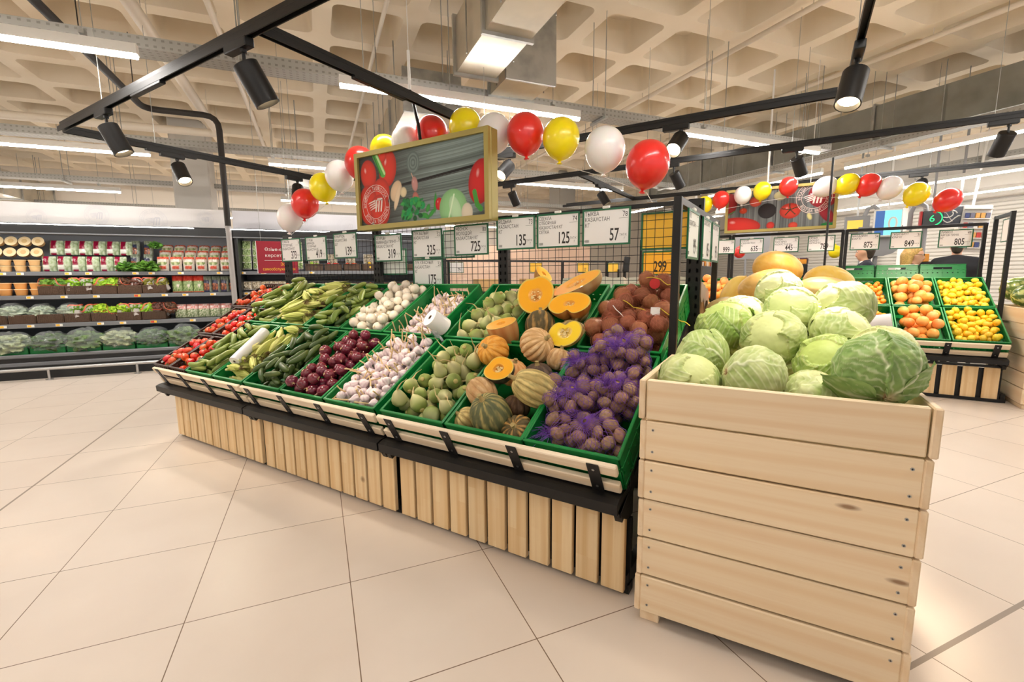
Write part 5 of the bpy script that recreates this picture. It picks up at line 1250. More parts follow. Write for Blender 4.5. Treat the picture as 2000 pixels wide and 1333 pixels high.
# x, y, z, diameter, mesh, stem axis, label
CAB = [('A', .431, .96, 1.21, .225, 2, (.3, .6, -.6), 'white glaring cabbage at the top of the heap, below the melons'),
       ('B', .690, .93, 1.14, .27, 2, (.6, .5, -.5), 'big glaring white cabbage at upper right with torn leaf'),
       ('C', .50, .735, 1.135, .235, 1, (-.2, .7, -.6), 'cabbage in the upper middle just below the glaring white one'),
       ('D', .262, .55, 1.065, .255, 4, (.5, .3, -.8), 'tall yellow green cabbage at the left of the heap'),
       ('E', .447, .435, 1.03, .25, 1, (.2, .75, -.6), 'round pale cabbage in the centre of the heap'),
       ('F', .675, .63, 1.05, .24, 2, (-.6, .4, -.6), 'cabbage right of the centre one with a pale upper leaf'),
       ('G', .19, .315, .965, .24, 0, (.85, -.1, -.3), 'smooth green cabbage at left behind the front left one'),
       ('H', .195, .075, .915, .23, 1, (-.4, .5, -.7), 'speckled cabbage in the front left corner of the crate'),
       ('I', .395, .085, .925, .225, 2, (-.85, -.35, .2), 'pale cabbage with a brown torn stem, front row, left of middle'),
       ('J', .575, .12, .895, .22, 2, (-.7, -.2, -.5), 'pale low cabbage in the front row beside the dark green one'),
       ('K', .62, .365, .975, .225, 4, (.3, .7, -.5), 'green cabbage tucked between the centre and dark green ones'),
       ('L', .705, .075, .985, .24, 3, (.25, -.75, -.6), 'large dark green cabbage with crinkled leaf, front right corner'),
       ('M', .765, .47, 1.0, .23, 2, (.5, .5, -.6), 'cabbage with a long midrib at the right edge of the crate'),
       ('N', .29, .83, 1.09, .23, 2, (-.5, .6, -.5), 'pale cabbage half hidden behind the tall left one'),
       ('O', .42, .28, .86, .2, 0, (0, .3, -1), 'shaded cabbage deep under the centre one'), ('Q', .60, .80, .92, .22, 1, (0, .3, -1), 'shaded cabbage buried under the upper right ones'),
       ('S', .36, .72, .93, .22, 1, (0, .3, -1), 'shaded cabbage buried under the upper middle ones'), ('T', .75, .28, .80, .18, 0, (0, .3, -1), 'shaded cabbage under the right edge'), ('V', .80, .84, .93, .2, 1, (.3, .3, -1), 'shaded cabbage low at the back right corner')]
pos = [Vector(c[1:4]) for c in CAB]; rad = [c[4]/2*.93 for c in CAB]
Mi = MC.inverted()
for it in range(60):
    for i in range(len(CAB)):
        for j in range(i):
            d = pos[i]-pos[j]; L = d.length; g = rad[i]+rad[j]-L
            if g > 0 and L > 1e-6:
                p = d/L*g*.5; wi, wj = (.15 if i < 14 else 1), (.15 if j < 14 else 1); s = wi+wj; pos[i] += p*(2*wi/s)*.8; pos[j] -= p*(2*wj/s)*.8
    for i in range(len(CAB)):
        q = Mi @ pos[i]; r = rad[i]*1.08
        if q.z < .95+r*.3: q.x = min(max(q.x, .024+r), .776-r); q.y = min(max(q.y, .026+r), 1.13-r)
        q.z = max(q.z, .76+r); pos[i] = MC @ q
for c, p in zip(CAB, pos):
    m_, ss, lv = CV[c[5]]; q = (-Vector(c[6])).normalized().to_track_quat('Z', 'X').to_matrix().to_4x4(); r = c[4]/2*.97
    t = thing('cabbage', c[7], 'cabbage', T(*p) @ q @ RZ(hash(c[0]) % 7*50 if False else ord(c[0])*47 % 360) @ S(r/1.06), 'cabbages in the front crate', data=m_)
    link('stump', ss, None, t)
    for l_ in lv: link('outer_leaf', l_, None, t)

# ------------------------------------------------------------------ melons, watermelons
def melon_mesh(seed, L, r, c0, c1, c2, kind='net'):
    mb = MB()
    def fn(u, v):
        t = math.pi*min(max(v, .01), .99); a = 2*math.pi*u; k = 1+.015*math.cos(9*a)
        return (r*k*math.sin(t)**.9*math.cos(a), r*k*math.sin(t)**.9*math.sin(a), -L/2*math.cos(t))
    def col(u, v):
        a = 2*math.pi*u; d = (math.cos(a)*1.5+seed, math.sin(a)*1.5, v*4)
        if kind == 'water':
            st = math.cos(6*a+1.2*fbm(d, 2.5, 3)*2); n = fbm(d, 7, 2); t = min(1, max(0, (st-.25)*2.5+n)); return mixc(c0, c1, t)
        n = fbm(d, 1.4, 3); k = abs(fbm(d, 9, 2)); w = max(0, 1-k*9)*.35; c = mixc(c0, c1, min(1, max(0, .5+n))); return c*(1-w)+L3(c2)*w
    mb.surf(fn, 44, 40, True, colfn=col, caps=True); s = MB(); s.lathe([(.011, L/2-.006), (.008, L/2+.004), (.002, L/2+.008)], 9)
    return mb.mesh('melon', M_gloss if kind == 'water' else M_veg), s.mesh('stem_scar', M_stalk)
MEL = [melon_mesh(1, .30, .088, (190, 152, 76), (212, 176, 100), (228, 206, 150)), melon_mesh(2, .27, .10, (236, 186, 70), (246, 206, 104), (240, 214, 150)), melon_mesh(3, .30, .092, (190, 160, 96), (214, 184, 122), (230, 206, 160))]
for (x, y, z, ax, k, lab) in [(.40, 1.46, 1.33, (.9, .35, -.25), 1, 'bright yellow melon topping the heap behind the cabbages'), (.355, 1.33, 1.235, (.95, -.1, .25), 0, 'long ridged melon lying under the topmost melon'),
                              (.66, 1.60, 1.245, (.9, .4, -.2), 1, 'yellow topped melon at the right rear of the heap'), (.64, 1.40, 1.19, (.95, .2, -.15), 2, 'tan ridged melon to the right below the yellow ones'), (.19, 1.52, 1.16, (.3, .2, 1), 1, 'orange yellow melon standing at the left of the heap'),
                              (.15, 1.33, 1.075, (.6, -.6, .1), 2, 'pale melon low at left beside the tall cabbage'), (.80, 1.62, 1.09, (.4, .8, 0), 2, 'greenish tan melon at the right end of the heap'), (.40, 1.56, 1.05, (1, .2, 0), 0, 'melon hidden under the topmost two'), (.42, 1.34, .98, (1, .1, 0), 0, 'melon low in the crate behind the top cabbage'), (.68, 1.42, .95, (1, .1, 0), 1, 'melon low at the right of the melon crate')]:
    t = thing('melon', lab, 'melon', T(x, y, z) @ Vector(ax).normalized().to_track_quat('Z', 'X').to_matrix().to_4x4(), 'melons behind the cabbages', data=MEL[k][0]); link('stem_scar', MEL[k][1], None, t)
WM = [melon_mesh(11, .34, .125, (84, 110, 48), (206, 212, 136), (0, 0, 0), 'water'), melon_mesh(12, .32, .13, (110, 134, 62), (214, 218, 144), (0, 0, 0), 'water')]; WY = melon_mesh(14, .3, .105, (206, 206, 140), (222, 214, 150), (236, 226, 180)); WO = melon_mesh(15, .3, .10, (206, 166, 82), (222, 186, 106), (236, 210, 150))
for (x, y, z, ax, g, lab) in [(.16, .22, .97, (.2, .9, .3), WY, 'pale greenish melon at the front corner of the watermelon crate'), (.40, .17, .96, (.7, .6, .4), WO, 'tan ridged melon beside the pale greenish one'), (.64, .16, .95, (.9, .2, .1), WO, 'second tan melon farther along the watermelon crate'), (.86, .18, .96, (.2, .9, .1), WY, 'pale melon at the far corner of the watermelon crate'),
                              (.15, .52, 1.06, (1, .1, 0), WM[0], 'striped watermelon above the pale melon'), (.42, .46, 1.05, (1, .3, 0), WM[1], 'striped watermelon at the right edge, upper front'), (.70, .46, 1.04, (.9, .3, .1), WM[0], 'striped watermelon right of the upper front one'), (.14, .84, 1.12, (1, .2, 0), WM[1], 'dark striped watermelon at the left rear of the heap'), (.44, .80, 1.20, (.9, .1, .1), WM[0], 'striped watermelon topping the heap at the right edge'), (.74, .78, 1.06, (.8, .4, 0), WM[1], 'striped watermelon at the far rear of the heap'), (.28, .66, 1.29, (1, .3, 0), WM[1], 'uppermost light striped watermelon on the heap')]:
    t = thing('melon' if g in (WY, WO) else 'watermelon', lab, 'melon' if g in (WY, WO) else 'watermelon', MW @ T(x, y, z) @ Vector(ax).normalized().to_track_quat('Z', 'X').to_matrix().to_4x4(), 'melons at the right edge', data=g[0]); link('stem_scar', g[1], None, t)

# ------------------------------------------------------------------ citrus display
CX, CY = 2.30, 4.70; MCI = T(CX, CY, 0)
cb = []
for k, nm in enumerate(('right citrus bay with mandarins, grapefruit and lemons', 'centre citrus bay behind the melons', 'left citrus bay behind the wire grid')):
    t = bay(T(CX-1.33*k, CY, 0), 'black display stand with wide pine planks, '+nm, 'citrus display bays', mesh=False, nsl=0, plank=False); cb.append(t)
    mb = MB(); mb.box((-.64, .05, .18), (1.28, .02, .32)); mb.box((-.64, .03, .02), (1.28, .06, .03)); mb.box((-.64, .03, .365), (1.28, .06, .02)); obj('plinth', mb, M_black, t, smooth=False)
    for i in range(8):
        mb = MB(); mb.box((0, 0, 0), (.118, .018, .325), .003); obj('plank', mb, M_planks, t, T(-.08-i*.16, .02, .19))
    mb = MB()
    for x in (-1.31, -.02): mb.box((x, 1.06, .93), (.035, .035, 1.86), .002)
    mb.box((-.665, 1.06, 1.85), (1.30, .03, .035), .002); obj('tag_frame', mb, M_black, t, smooth=False)
mb = MB(); mb.box((.03, .93, 1.17), (.034, .034, 1.5)); mb.box((.03, .45, .95), (.036, .036, 1.95)); mb.box((.03, .70, 1.90), (.03, .52, .034)); mb.box((.03, .7, .42), (.03, .52, .034)); mb.box((.03, .5, .2), (.03, .05, .4)); obj('end_frame', mb, M_black, cb[0], smooth=False)
def ccrate(col, row, what, lab):
    x = CX-.215-.435*col; M = T(0, CY, 0) @ slope_m(I4, x) @ T(0, .645*row, 0); key = 'c%d%d' % (col, row); CR[key] = (M, .42, .62, .11)
    crate(M, 'green', .42, .62, 'green plastic crate of %s in the citrus display' % what, 'green crates of the citrus display', .11); return key
for col, row, kind, n, what, cat, wh in [(0, 0, 'lemon', 100, 'yellow lemon', 'lemon', 'lower lemon crate'), (0, 1, 'lemon', 100, 'yellow lemon', 'lemon', 'upper lemon crate'), (1, 0, 'grapefruit', 23, 'orange grapefruit', 'grapefruit', 'lower grapefruit crate'), (1, 1, 'grapefruit', 24, 'orange grapefruit', 'grapefruit', 'upper grapefruit crate'),
                                         (2, 0, 'mandarin', 70, 'orange mandarin', 'mandarin', 'lower mandarin crate'), (2, 1, 'mandarin', 92, 'orange mandarin', 'mandarin', 'upper mandarin crate')]:
    key = ccrate(col, row, wh.replace(' crate', 's').replace('mandarins', 'mandarins'), wh); fill(key, kind, n, what, wh, cat, 90+col*2+row, up='any')
for col, row, kind, n, what, cat, wh in [(3, 1, 'grapefruit', 20, 'pale orange fruit', 'fruit', 'crate left of the mandarins'), (4, 1, 'grapefruit', 20, 'round orange fruit', 'fruit', 'second crate from the mandarins'), (5, 1, 'grapefruit', 20, 'round orange fruit', 'fruit', 'third crate from the mandarins'), (6, 1, 'grapefruit', 26, 'reddish orange fruit', 'fruit', 'crate behind the melons'), (6, 0, 'grapefruit', 20, 'reddish orange fruit', 'fruit', 'lower crate behind the melons')]:
    key = ccrate(col, row, wh.replace('crate ', 'fruit '), wh); fill(key, kind, n, what, wh, cat, 110+col*2+row, up='any')
# crates turned the other way, their rims showing over the back
for i in range(3):
    crate(T(CX-.30-.44*i, CY+1.90, 1.25) @ RZ(180) @ RX(14), 'green', .42, .62, 'green crate behind the citrus tags, %s of three seen from its back' % ['rightmost', 'middle', 'leftmost'][i], 'green crates facing the far side', .11)
bag_roll((CX-1.14, CY-.02, .76), (CX-.92, CY-.06, .80), .075, 'grey white bag roll lying on the lower mandarins')
CT = [(-1.12-.0+.0, ['МАНДАРИН', 'ЮАР КГ'], '875', '54'), (-.72, ['ГРЕЙПФРУТ', 'ЮАР КГ'], '849', '31'), (-.27, ['ЛИМОН', 'АРГЕНТИНА', 'КГ'], '805', '49'), (-1.58, ['ГРУША', 'ДЮШЕС', 'КИТАЙ КГ'], '789', '121'), (-1.98, ['ГРУША', 'ТАЛГАРКА', 'КАЗАХСТАН КГ'], '445', '27'), (-2.40, ['ГРАНАТ', 'УЗБЕКИСТАН', 'КГ'], '635', '33'), (-2.76, ['М'], '999', '34')]
for du, ls, pr, nm in CT: price_tag(T(CX+du, CY+1.03, 1.70) @ RX(90), ls, pr, nm, 'cream price tag reading %s above the citrus display' % pr, w=.30, h=.205, grp='price tags above the citrus')
price_tag(T(CX+.03, CY+.60, 1.74) @ RZ(90) @ RX(90), [], '333', None, 'price tag hanging on the right end frame of the citrus display', w=.2, h=.24, grp='price tags above the citrus')
price_tag(T(CX-.12, CY+1.4, 1.70) @ RZ(60) @ RX(90), [], '', None, 'half hidden price tag behind the one reading 805', w=.24, h=.2, grp='price tags above the citrus', unit=False, blank=True)
mb = MB(); mb.rod((CX-1.55, CY+.3, 1.2), (CX-1.55, CY+.3, 2.63), .012, 8); mb.rod((CX-1.55, CY+.3, .7), (CX-1.55, CY+.3, 1.2), .012, 8); tag(obj('cable_drop', mb, M_blk2), 'thin black vertical cable hanging before the citrus sign', 'cable')

# ------------------------------------------------------------------ far side of the vegetable island, seen past the end frame
for i, (x, nm) in enumerate(((-.22, 'right'), (-.68, 'left'))):
    ML_ = T(x, 1.42, 1.02) @ RX(-14); t = thing('cardboard_box', 'open cardboard box lined with film behind the beetroot, %s of two' % nm, 'box', ML_, 'lined boxes on the far side')
    mb = MB(); mb.box((0, -.19, .1), (.40, .006, .24)); mb.box((0, .19, .1), (.40, .006, .24)); mb.box((-.2, 0, .1), (.006, .38, .24)); mb.box((.2, 0, .1), (.006, .38, .24)); mb.box((0, 0, -.017), (.4, .38, .006)); obj('box_walls', mb, mat('cardboard', (206, 166, 112), .8), t, smooth=False)
    mb = MB(); V = []
    for j in range(4):
        for k in range(33): a = 2*math.pi*k/32; s = 1/max(abs(math.cos(a)), abs(math.sin(a))); r = [.185, .195, .21, .216][j]*s; V.append((r*math.cos(a)*1.04, r*math.sin(a)*.97, [.12, .222, .226, .12-.04*math.sin(k*1.9)][j]+.008*math.sin(k*2.7)))
    mb.add(V, [[j*33+k, j*33+k+1, (j+1)*33+k+1, (j+1)*33+k] for j in range(3) for k in range(32)]); obj('film_liner', mb, mat('liner_film', (236, 226, 216), .3, coat=.3), t)
    it = pack(.34, .34, 34, 0, .032, 130+i, .0, y0=0); place('lemon', [(x_, y_-.17, z_+.04, a_, s_) for x_, y_, z_, a_, s_ in it], ML_, .34, .34, 'yellow fruit', nm+' lined box', 'fruit', 'fruit in the %s lined box' % nm, 131+i, 'any')
mb = MB()
mb.box((-1.9, 1.55, .95), (3.8, .5, .03)); mb.box((-1.9, 1.3, .5), (3.7, .03, .9)); mb.box((-1.9, 1.78, .48), (3.8, .02, .9)); tag(obj('rear_shelf', mb, M_black, smooth=False), 'black rear shelf on the far side of the vegetable island', 'shelf')
crate(T(.02, 1.62, .80) @ RZ(90) @ RX(68), 'green', .36, .40, 'green crate tilted on its side past the end frame post', 'green crates on the far side', .11)
# ------------------------------------------------------------------ refrigerated wall case (building frame: u along, v away)
M_caseg = mat('case_grey', (104, 108, 116), .45); M_casel = mat('case_light_grey', (120, 122, 126), .4, metal=.3); M_cased = mat('case_dark', (22, 23, 25), .4)
M_strip = mat('case_strip_glow', (255, 255, 255), .5, emit=((255, 250, 244), 22)); M_head = mat('header_white', (206, 202, 200), .55); M_logof = mat('faint_print', (190, 188, 192), .55)
SHELF = [(.72, 8.22), (1.10, 8.30), (1.42, 8.36)]      # height, front edge
def case(u0, u1, label, dark_header=False):
    L = u1-u0; um = (u0+u1)/2; t = thing('refrigerated_case', label, 'refrigerated case', MB_ @ T(um, 0, 0), 'refrigerated wall cases')
    def part(n, boxes, m, b=.004):
        mb = MB()
        for c, d in boxes: mb.box(c, d, b)
        return obj(n, mb, m, t, smooth=False)
    part('kick_plate', [((0, 8.25, .06), (L, .5, .12))], M_cased)
    part('base', [((0, 8.36, .20), (L, .64, .18))], M_cased)
    part('front_band', [((0, 8.03, .305), (L, .05, .05)), ((0, 8.035, .195), (L, .04, .055))], M_casel, .012)
    part('deck', [((0, 8.4, .30), (L, .7, .03))], M_caseg)
    part('back_panel', [((0, 8.86, 1.05), (L, .06, 2.1))], M_caseg)
    part('canopy', [((0, 8.34, 1.99), (L, .58, .10)), ((0, 8.02, 1.965), (L, .05, .14))], M_cased, .012)
    part('canopy_trim', [((0, 8.0, 1.905), (L, .02, .018))], M_casel)
    part('canopy_lamp', [((-.04*L, 7.993, 2.02), (L*.94, .008, .009))], M_strip, 0)
    part('inner_lamp', [((0, 8.12, 1.93), (L*.96, .04, .012))], M_strip, 0)
    h = part('header_panel', [((0, 8.16, 2.17), (L, .05, .28))], mat('header_grey', (196, 194, 198), .55) if dark_header else M_head)
    mb = MB(); n = int(L/.62)
    for i in range(n):
        x = -L/2+(i+.5)*L/n; logo(mb, T(x, 8.132, 2.12+.05*(i % 2)) @ RX(90), .105+.03*(i % 3))
    obj('faint_badges', mb, M_logof, h, smooth=False)
    for k, (z, v) in enumerate(SHELF):
        s = part('shelf', [((0, (v+8.83)/2, z-.012), (L, 8.83-v, .02)), ((0, v-.006, z-.03), (L, .012, .055))], M_casel, .003)
        part('shelf_riser', [((0, 8.825, z+.16), (L, .01, .04))], M_cased)
    for x in (-L/2+.02, L/2-.02): part('end_panel', [((x, 8.5, 1.0), (.04, .72, 2.0))], M_cased)
    mb = MB(); mb.rod((-L/2, 7.86, .15), (L/2, 7.86, .15), .022, 12)
    k = int(L/1.0)
    for i in range(k+1):
        x = -L/2+.3+i*(L-.6)/max(1, k); mb.rod((x, 7.86, .15), (x, 7.86, 0), .016, 10); mb.rod((x, 7.86, .012), (x, 7.86, 0), .04, 12)
    obj('bumper_rail', mb, M_steel, t)
    return t, um
cl, uml = case(-7.4, -1.13, 'long dark refrigerated wall case of bagged salads at left'); cr, umr = case(-1.10, 2.15, 'refrigerated wall case continuing behind the wire grid', True)
rr = random.Random(11)
for k, (z, v) in enumerate(SHELF):
    for i in range(13):
        u = -4.3+i*.36+rr.uniform(-.1, .1)
        if u > 1.9: continue
        c, um = (cl, uml) if u < -1.2 else (cr, umr)
        mb = MB(); mb.box((0, 0, 0), (.075, .004, .032), .001); mb.box((-.012, -.0022, 0), (.04, .001, .026), 0, None, 1); obj('shelf_label', mb, [M_white, M_yel] if rr.random() < .8 else [M_yel, mat('red_ink', (206, 60, 50), .6)], c, T(u-um, v-.015, z-.03), smooth=False)
MC_ = MB_
# templates
def pouch(w, h, d, colfn, seed):
    mb = MB(); n1, n2 = 12, 14
    for s in (-1, 1):
        vs = []; cs = []
        for j in range(n2+1):
            for i in range(n1+1):
                x, y = i/n1*2-1, j/n2; b = (1-x**4)**.5*min(1, math.sin(math.pi*min(.97, max(.03, y)))**.5*1.1); q = 1+.35*fbm((x*2+seed, y*3, s), 2.2, 2)
                vs.append((x*w/2*(1-.05*abs(y-.5)), s*d/2*b*q, y*h)); cs.append(colfn(x, y, s))
        f = [[j*(n1+1)+i, j*(n1+1)+i+1, (j+1)*(n1+1)+i+1, (j+1)*(n1+1)+i] for j in range(n2) for i in range(n1)]; mb.add(vs, f if s < 0 else [q[::-1] for q in f], None, 0, cs)
    return mb.mesh('pack', mat('film_pack', rough=.22, vcol=True, var=.05, coat=.3))
def nz(x, y, s=3): return max(0, min(1, .5+fbm((x, y, 0), s, 3)))
PK = {
 'crimson': pouch(.155, .205, .08, lambda x, y, s: L3((240, 236, 226)) if (-.7 < x < .02 and .12 < y < .42) else (L3((150, 18, 56)) if -.75 < x < .08 else mixc((150, 172, 120), (222, 232, 206), nz(x, y*2))), 1),
 'redwhite': pouch(.15, .21, .09, lambda x, y, s: mixc((206, 48, 36), (240, 130, 100), nz(x*2, y*3)) if y > .82 or (y < .3 and abs(x) < .55 and y > .12) else (mixc((96, 120, 56), (200, 206, 150), nz(x, y)) if (x*x/.5+(y-.55)**2/.035) < 1 and y < .62 else mixc((240, 232, 220), (216, 200, 180), nz(x*2, y*2))), 2),
 'redgreen': pouch(.135, .25, .07, lambda x, y, s: mixc((214, 44, 34), (236, 90, 70), nz(x, y)) if y > .68 or y < .05 else (L3((236, 226, 206)) if (x-.2)**2/.06+(y-.38)**2/.012 < 1 else mixc((70, 116, 44), (196, 210, 150), nz(x*2, y*4))), 3),
 'darkpack': pouch(.115, .24, .06, lambda x, y, s: mixc((170, 176, 160), (110, 120, 96), nz(x, y*2)) if y > .78 or x > .35 else (mixc((40, 40, 52), (60, 70, 110), nz(x*2, y*3)) if y > .5 or y < .12 else mixc((196, 110, 60), (50, 40, 60), nz(x*3, y*5))), 4),
 'saladpack': pouch(.15, .2, .08, lambda x, y, s: mixc((226, 110, 96), (240, 236, 230), nz(x*2, y*2)) if y > .62 else mixc((84, 120, 56), (226, 226, 196), nz(x*2.5, y*4)), 5)}
def tub_mesh(c, lid, r=.062, h=.075):
    a = MB(); a.lathe([(r*.8, 0), (r*.82, .002), (r*.97, h*.9), (r, h*.92)], 20); l = MB(); l.lathe([(r*1.06, h*.9), (r*1.08, h*.98), (r*.98, h*1.02), (r*.1, h*1.0)], 20); p = MB(); p.lathe([(r*.5, h*1.021), (r*.2, h*1.022), (.001, h*1.022)], 14)
    return a.mesh('tub', c), l.mesh('lid', lid), p.mesh('print', mat('brown_print', (226, 190, 130), .6))
TUB1 = tub_mesh(mat('peach_tub', (244, 200, 140), .4), mat('cream_lid', (250, 224, 176), .4)); TUB2 = tub_mesh(mat('amber_tub', (226, 160, 90), .35), mat('peach_lid', (250, 214, 170), .4))
def tray_pack(c0, c1, w=.13, h=.16, seed=0):
    a = MB(); a.box((0, 0, .012), (w, h, .024), .008); b = MB(); V = []; C = []; n = 12
    for j in range(n+1):
        for i in range(n+1):
            x, y = i/n*2-1, j/n*2-1; k = nz(x*2+seed, y*2+seed, 2.5); V.append((x*w*.45, y*h*.45, .024+.03*(1-x**4)*(1-y**4)*(.5+k))); C.append(mixc(c0, c1, k))
    b.add(V, [[j*(n+1)+i, j*(n+1)+i+1, (j+1)*(n+1)+i+1, (j+1)*(n+1)+i] for j in range(n) for i in range(n)], None, 0, C)
    return a.mesh('tray', M_white), b.mesh('contents', bpy.data.materials['film_pack'])
TRG = tray_pack((70, 116, 40), (206, 222, 160)); TRM = tray_pack((150, 128, 92), (240, 230, 208), .13, .15, 4)
def ruffle(c0, c1, seed, R_=.085, amp=.28, sq=.85, nu=40, nv=26):
    mb = MB(); V = []; C = []
    for j in range(nv+1):
        t = math.pi*min(max(j/nv, .02), .98)
        for i in range(nu):
            a = 2*math.pi*i/nu; d = Vector((math.sin(t)*math.cos(a), math.sin(t)*math.sin(a), -math.cos(t))); n = fbm(d+Vector((seed*5, 0, 0)), 3.2, 3); k = 1+amp*n
            V.append((d.x*R_*k, d.y*R_*k, d.z*R_*k*sq)); C.append(mixc(c0, c1, max(0, min(1, .5+.9*n))))
    mb.add(V, [[j*nu+i, j*nu+(i+1) % nu, (j+1)*nu+(i+1) % nu, (j+1)*nu+i] for j in range(nv) for i in range(nu)]+[list(range(nu))[::-1], [nv*nu+i for i in range(nu)]], None, 0, C); return mb.mesh('leaves', M_leaf)
LET = {'bright': [ruffle((74, 130, 12), (172, 214, 50), i, .092, .34) for i in (1, 2)], 'dark': [ruffle((44, 26, 22), (110, 70, 50), 3, .09, .34)], 'mixed': [ruffle((70, 76, 20), (140, 130, 50), 4, .09, .34)], 'mid': [ruffle((50, 96, 18), (120, 160, 50), 5, .085, .34)]}
sl = MB(); sl.lathe([(.035, -.14), (.075, -.02), (.092, .03)], 18, caps=False); SLEEVE = sl.mesh('sleeve', mat('clear_sleeve', (236, 226, 220), .2, alpha=.55, coat=.3))
sl = MB()
for k in range(18):
    a, b = k*2*math.pi/18, (k+1)*2*math.pi/18; z0, z1 = .03+.02*math.sin(3*a), .03+.02*math.sin(3*b); sl.add([(.094*math.cos(a), .094*math.sin(a), z0), (.094*math.cos(b), .094*math.sin(b), z1), (.097*math.cos(b), .097*math.sin(b), z1+.018), (.097*math.cos(a), .097*math.sin(a), z0+.018)], [(0, 1, 2, 3)])
SRIM = sl.mesh('sleeve_rim', mat('salmon_rim', (226, 110, 84), .4))
def greens_bag(seed, R_=.13, sq=.55, c0=(24, 50, 20), c1=(86, 116, 62)):
    inner = ruffle(c0, c1, seed, R_, .4, sq, 44, 26); mb = MB(); V = []; nu, nv = 40, 22
    for j in range(nv+1):
        t = math.pi*min(max(j/nv, .02), .98)
        for i in range(nu):
            a = 2*math.pi*i/nu; d = Vector((math.sin(t)*math.cos(a), math.sin(t)*math.sin(a), -math.cos(t))); n = fbm(d+Vector((seed*2, 3, 0)), 4.5, 3); k = 1.12+.22*n+(.35 if d.z > .55 and d.x > -.3 else 0)*max(0, d.z-.55)*1.5; V.append((d.x*R_*k, d.y*R_*k, d.z*R_*sq*k*1.05))
    mb.add(V, [[j*nu+i, j*nu+(i+1) % nu, (j+1)*nu+(i+1) % nu, (j+1)*nu+i] for j in range(nv) for i in range(nu)]); return inner, mb.mesh('bag', mat('glossy_clear_film', (232, 238, 238), .1, alpha=.16, coat=1, spec=.9, bump=.9, bscale=22))
GB = [greens_bag(1), greens_bag(2, .14, .6, (30, 60, 26), (110, 134, 78)), greens_bag(3, .13, .6, (70, 96, 56), (190, 200, 160))]
GP = [greens_bag(7, .13, .62, (120, 140, 110), (190, 200, 176))]
def basket_mesh(w=.27, d=.26, h=.12):
    mb = MB()
    for c, s in (((0, -d/2, h/2), (w, .012, h)), ((0, d/2, h/2), (w, .012, h)), ((-w/2, 0, h/2), (.012, d, h)), ((w/2, 0, h/2), (.012, d, h)), ((0, 0, .006), (w, d, .012))): mb.box(c, s, .003)
    for i in range(6): mb.box((0, -d/2-.007, .012+i*.02), (w, .008, .012), .003)
    for i in range(14): mb.box((-w/2+.012+i*(w-.024)/13, -d/2-.009, h/2), (.007, .008, h), .002)
    return mb.mesh('basket', M_wick)
M_wick = mat('brown_wicker', (86, 64, 48), .7, var=.1); BASK = basket_mesh()
def put(name, label, cat, u, v, z, data, parts=(), rz=0, rx=0, s=1, grp=None, ry=0):
    t = thing(name, label, cat, MB_ @ T(u, v, z) @ RZ(rz) @ RX(rx) @ RY(ry) @ S(s), grp, data=data)
    for n, m in parts: link(n, m, None, t)
    return t
SH = lambda k: SHELF[k][0]
# top shelf
for r in range(2):
    for i in range(6): put('dip_tub', 'peach tub with cream lid, %s in the %s layer, top shelf' % (ordn(i, 6), ['lower', 'upper'][r]), 'tub', -4.3+i*.15, 8.46, SH(2)+r*.082, TUB1[0], [('lid', TUB1[1]), ('print', TUB1[2])], grp='peach tubs on the top shelf')
    for i in range(6): put('dip_tub', 'round tub showing its yellow lid, %s in the %s tilted row, top shelf' % (ordn(i, 6), ['lower', 'upper'][r]), 'tub', -4.25+i*.14+.03*r, 8.62, SH(2)+.24+r*.15, TUB1[0], [('lid', TUB1[1]), ('print', TUB1[2])], rx=68, grp='peach tubs on the top shelf')
for r in range(2):
    for i in range(6): put('salad_bag', 'salad bag with crimson band, %s of the %s row, top shelf' % (ordn(i, 6), ['front', 'raised back'][r]), 'bag', -3.40+i*.158+.04*r, 8.46+r*.15, SH(2)+.005+r*.23, PK['crimson'], rx=-8-6*r, grp='crimson banded bags on the top shelf')
for r in range(2):
    for i in range(2): put('salad_bag', 'dark printed pack, %s of the %s pair before the parsley' % (ordn(i, 2), ['lower', 'upper'][r]), 'bag', -2.47+i*.16, 8.58+.08*r, SH(2)+.02+r*.2, PK['darkpack'], rx=-12, grp='dark packs on the top shelf')
HERB = [ruffle((30, 70, 16), (90, 140, 40), 20+i, .13, .55, .55, 60, 34) for i in range(2)]
for i, (u, z, s) in enumerate(((-2.52, .06, .9), (-2.28, .06, 1.1), (-2.15, .38, .6))): put('herb_bunch', ['bunch of parsley spilling over the top shelf, left one', 'bunch of parsley spilling over the top shelf, right one', 'small bunch of herbs high under the canopy'][i], 'herbs', u, 8.42, SH(2)+z, HERB[i % 2], s=s, grp='herb bunches')
for r in range(3):
    for i in range(6): put('salad_bag', 'red topped white salad bag, %s of the %s row, top shelf' % (ordn(i, 6), ['front', 'second', 'raised back'][r]), 'bag', -2.10+i*.162, 8.47+r*.12, SH(2)+.005+r*.115, PK['redwhite'], rx=-10-14*r, grp='red and white bags on the top shelf')
for c in range(6):
    for r in range(4): put('cut_vegetable_tray', 'wrapped tray of cut green vegetables, %s stack, %s from the shelf' % (ordn(c, 6), ['first', 'second', 'third', 'fourth'][r]), 'tray', -1.0+c*.15, 8.52+r*.02, SH(2)+.09+r*.105, TRG[0], [('contents', TRG[1])], rx=62, grp='wrapped green trays')
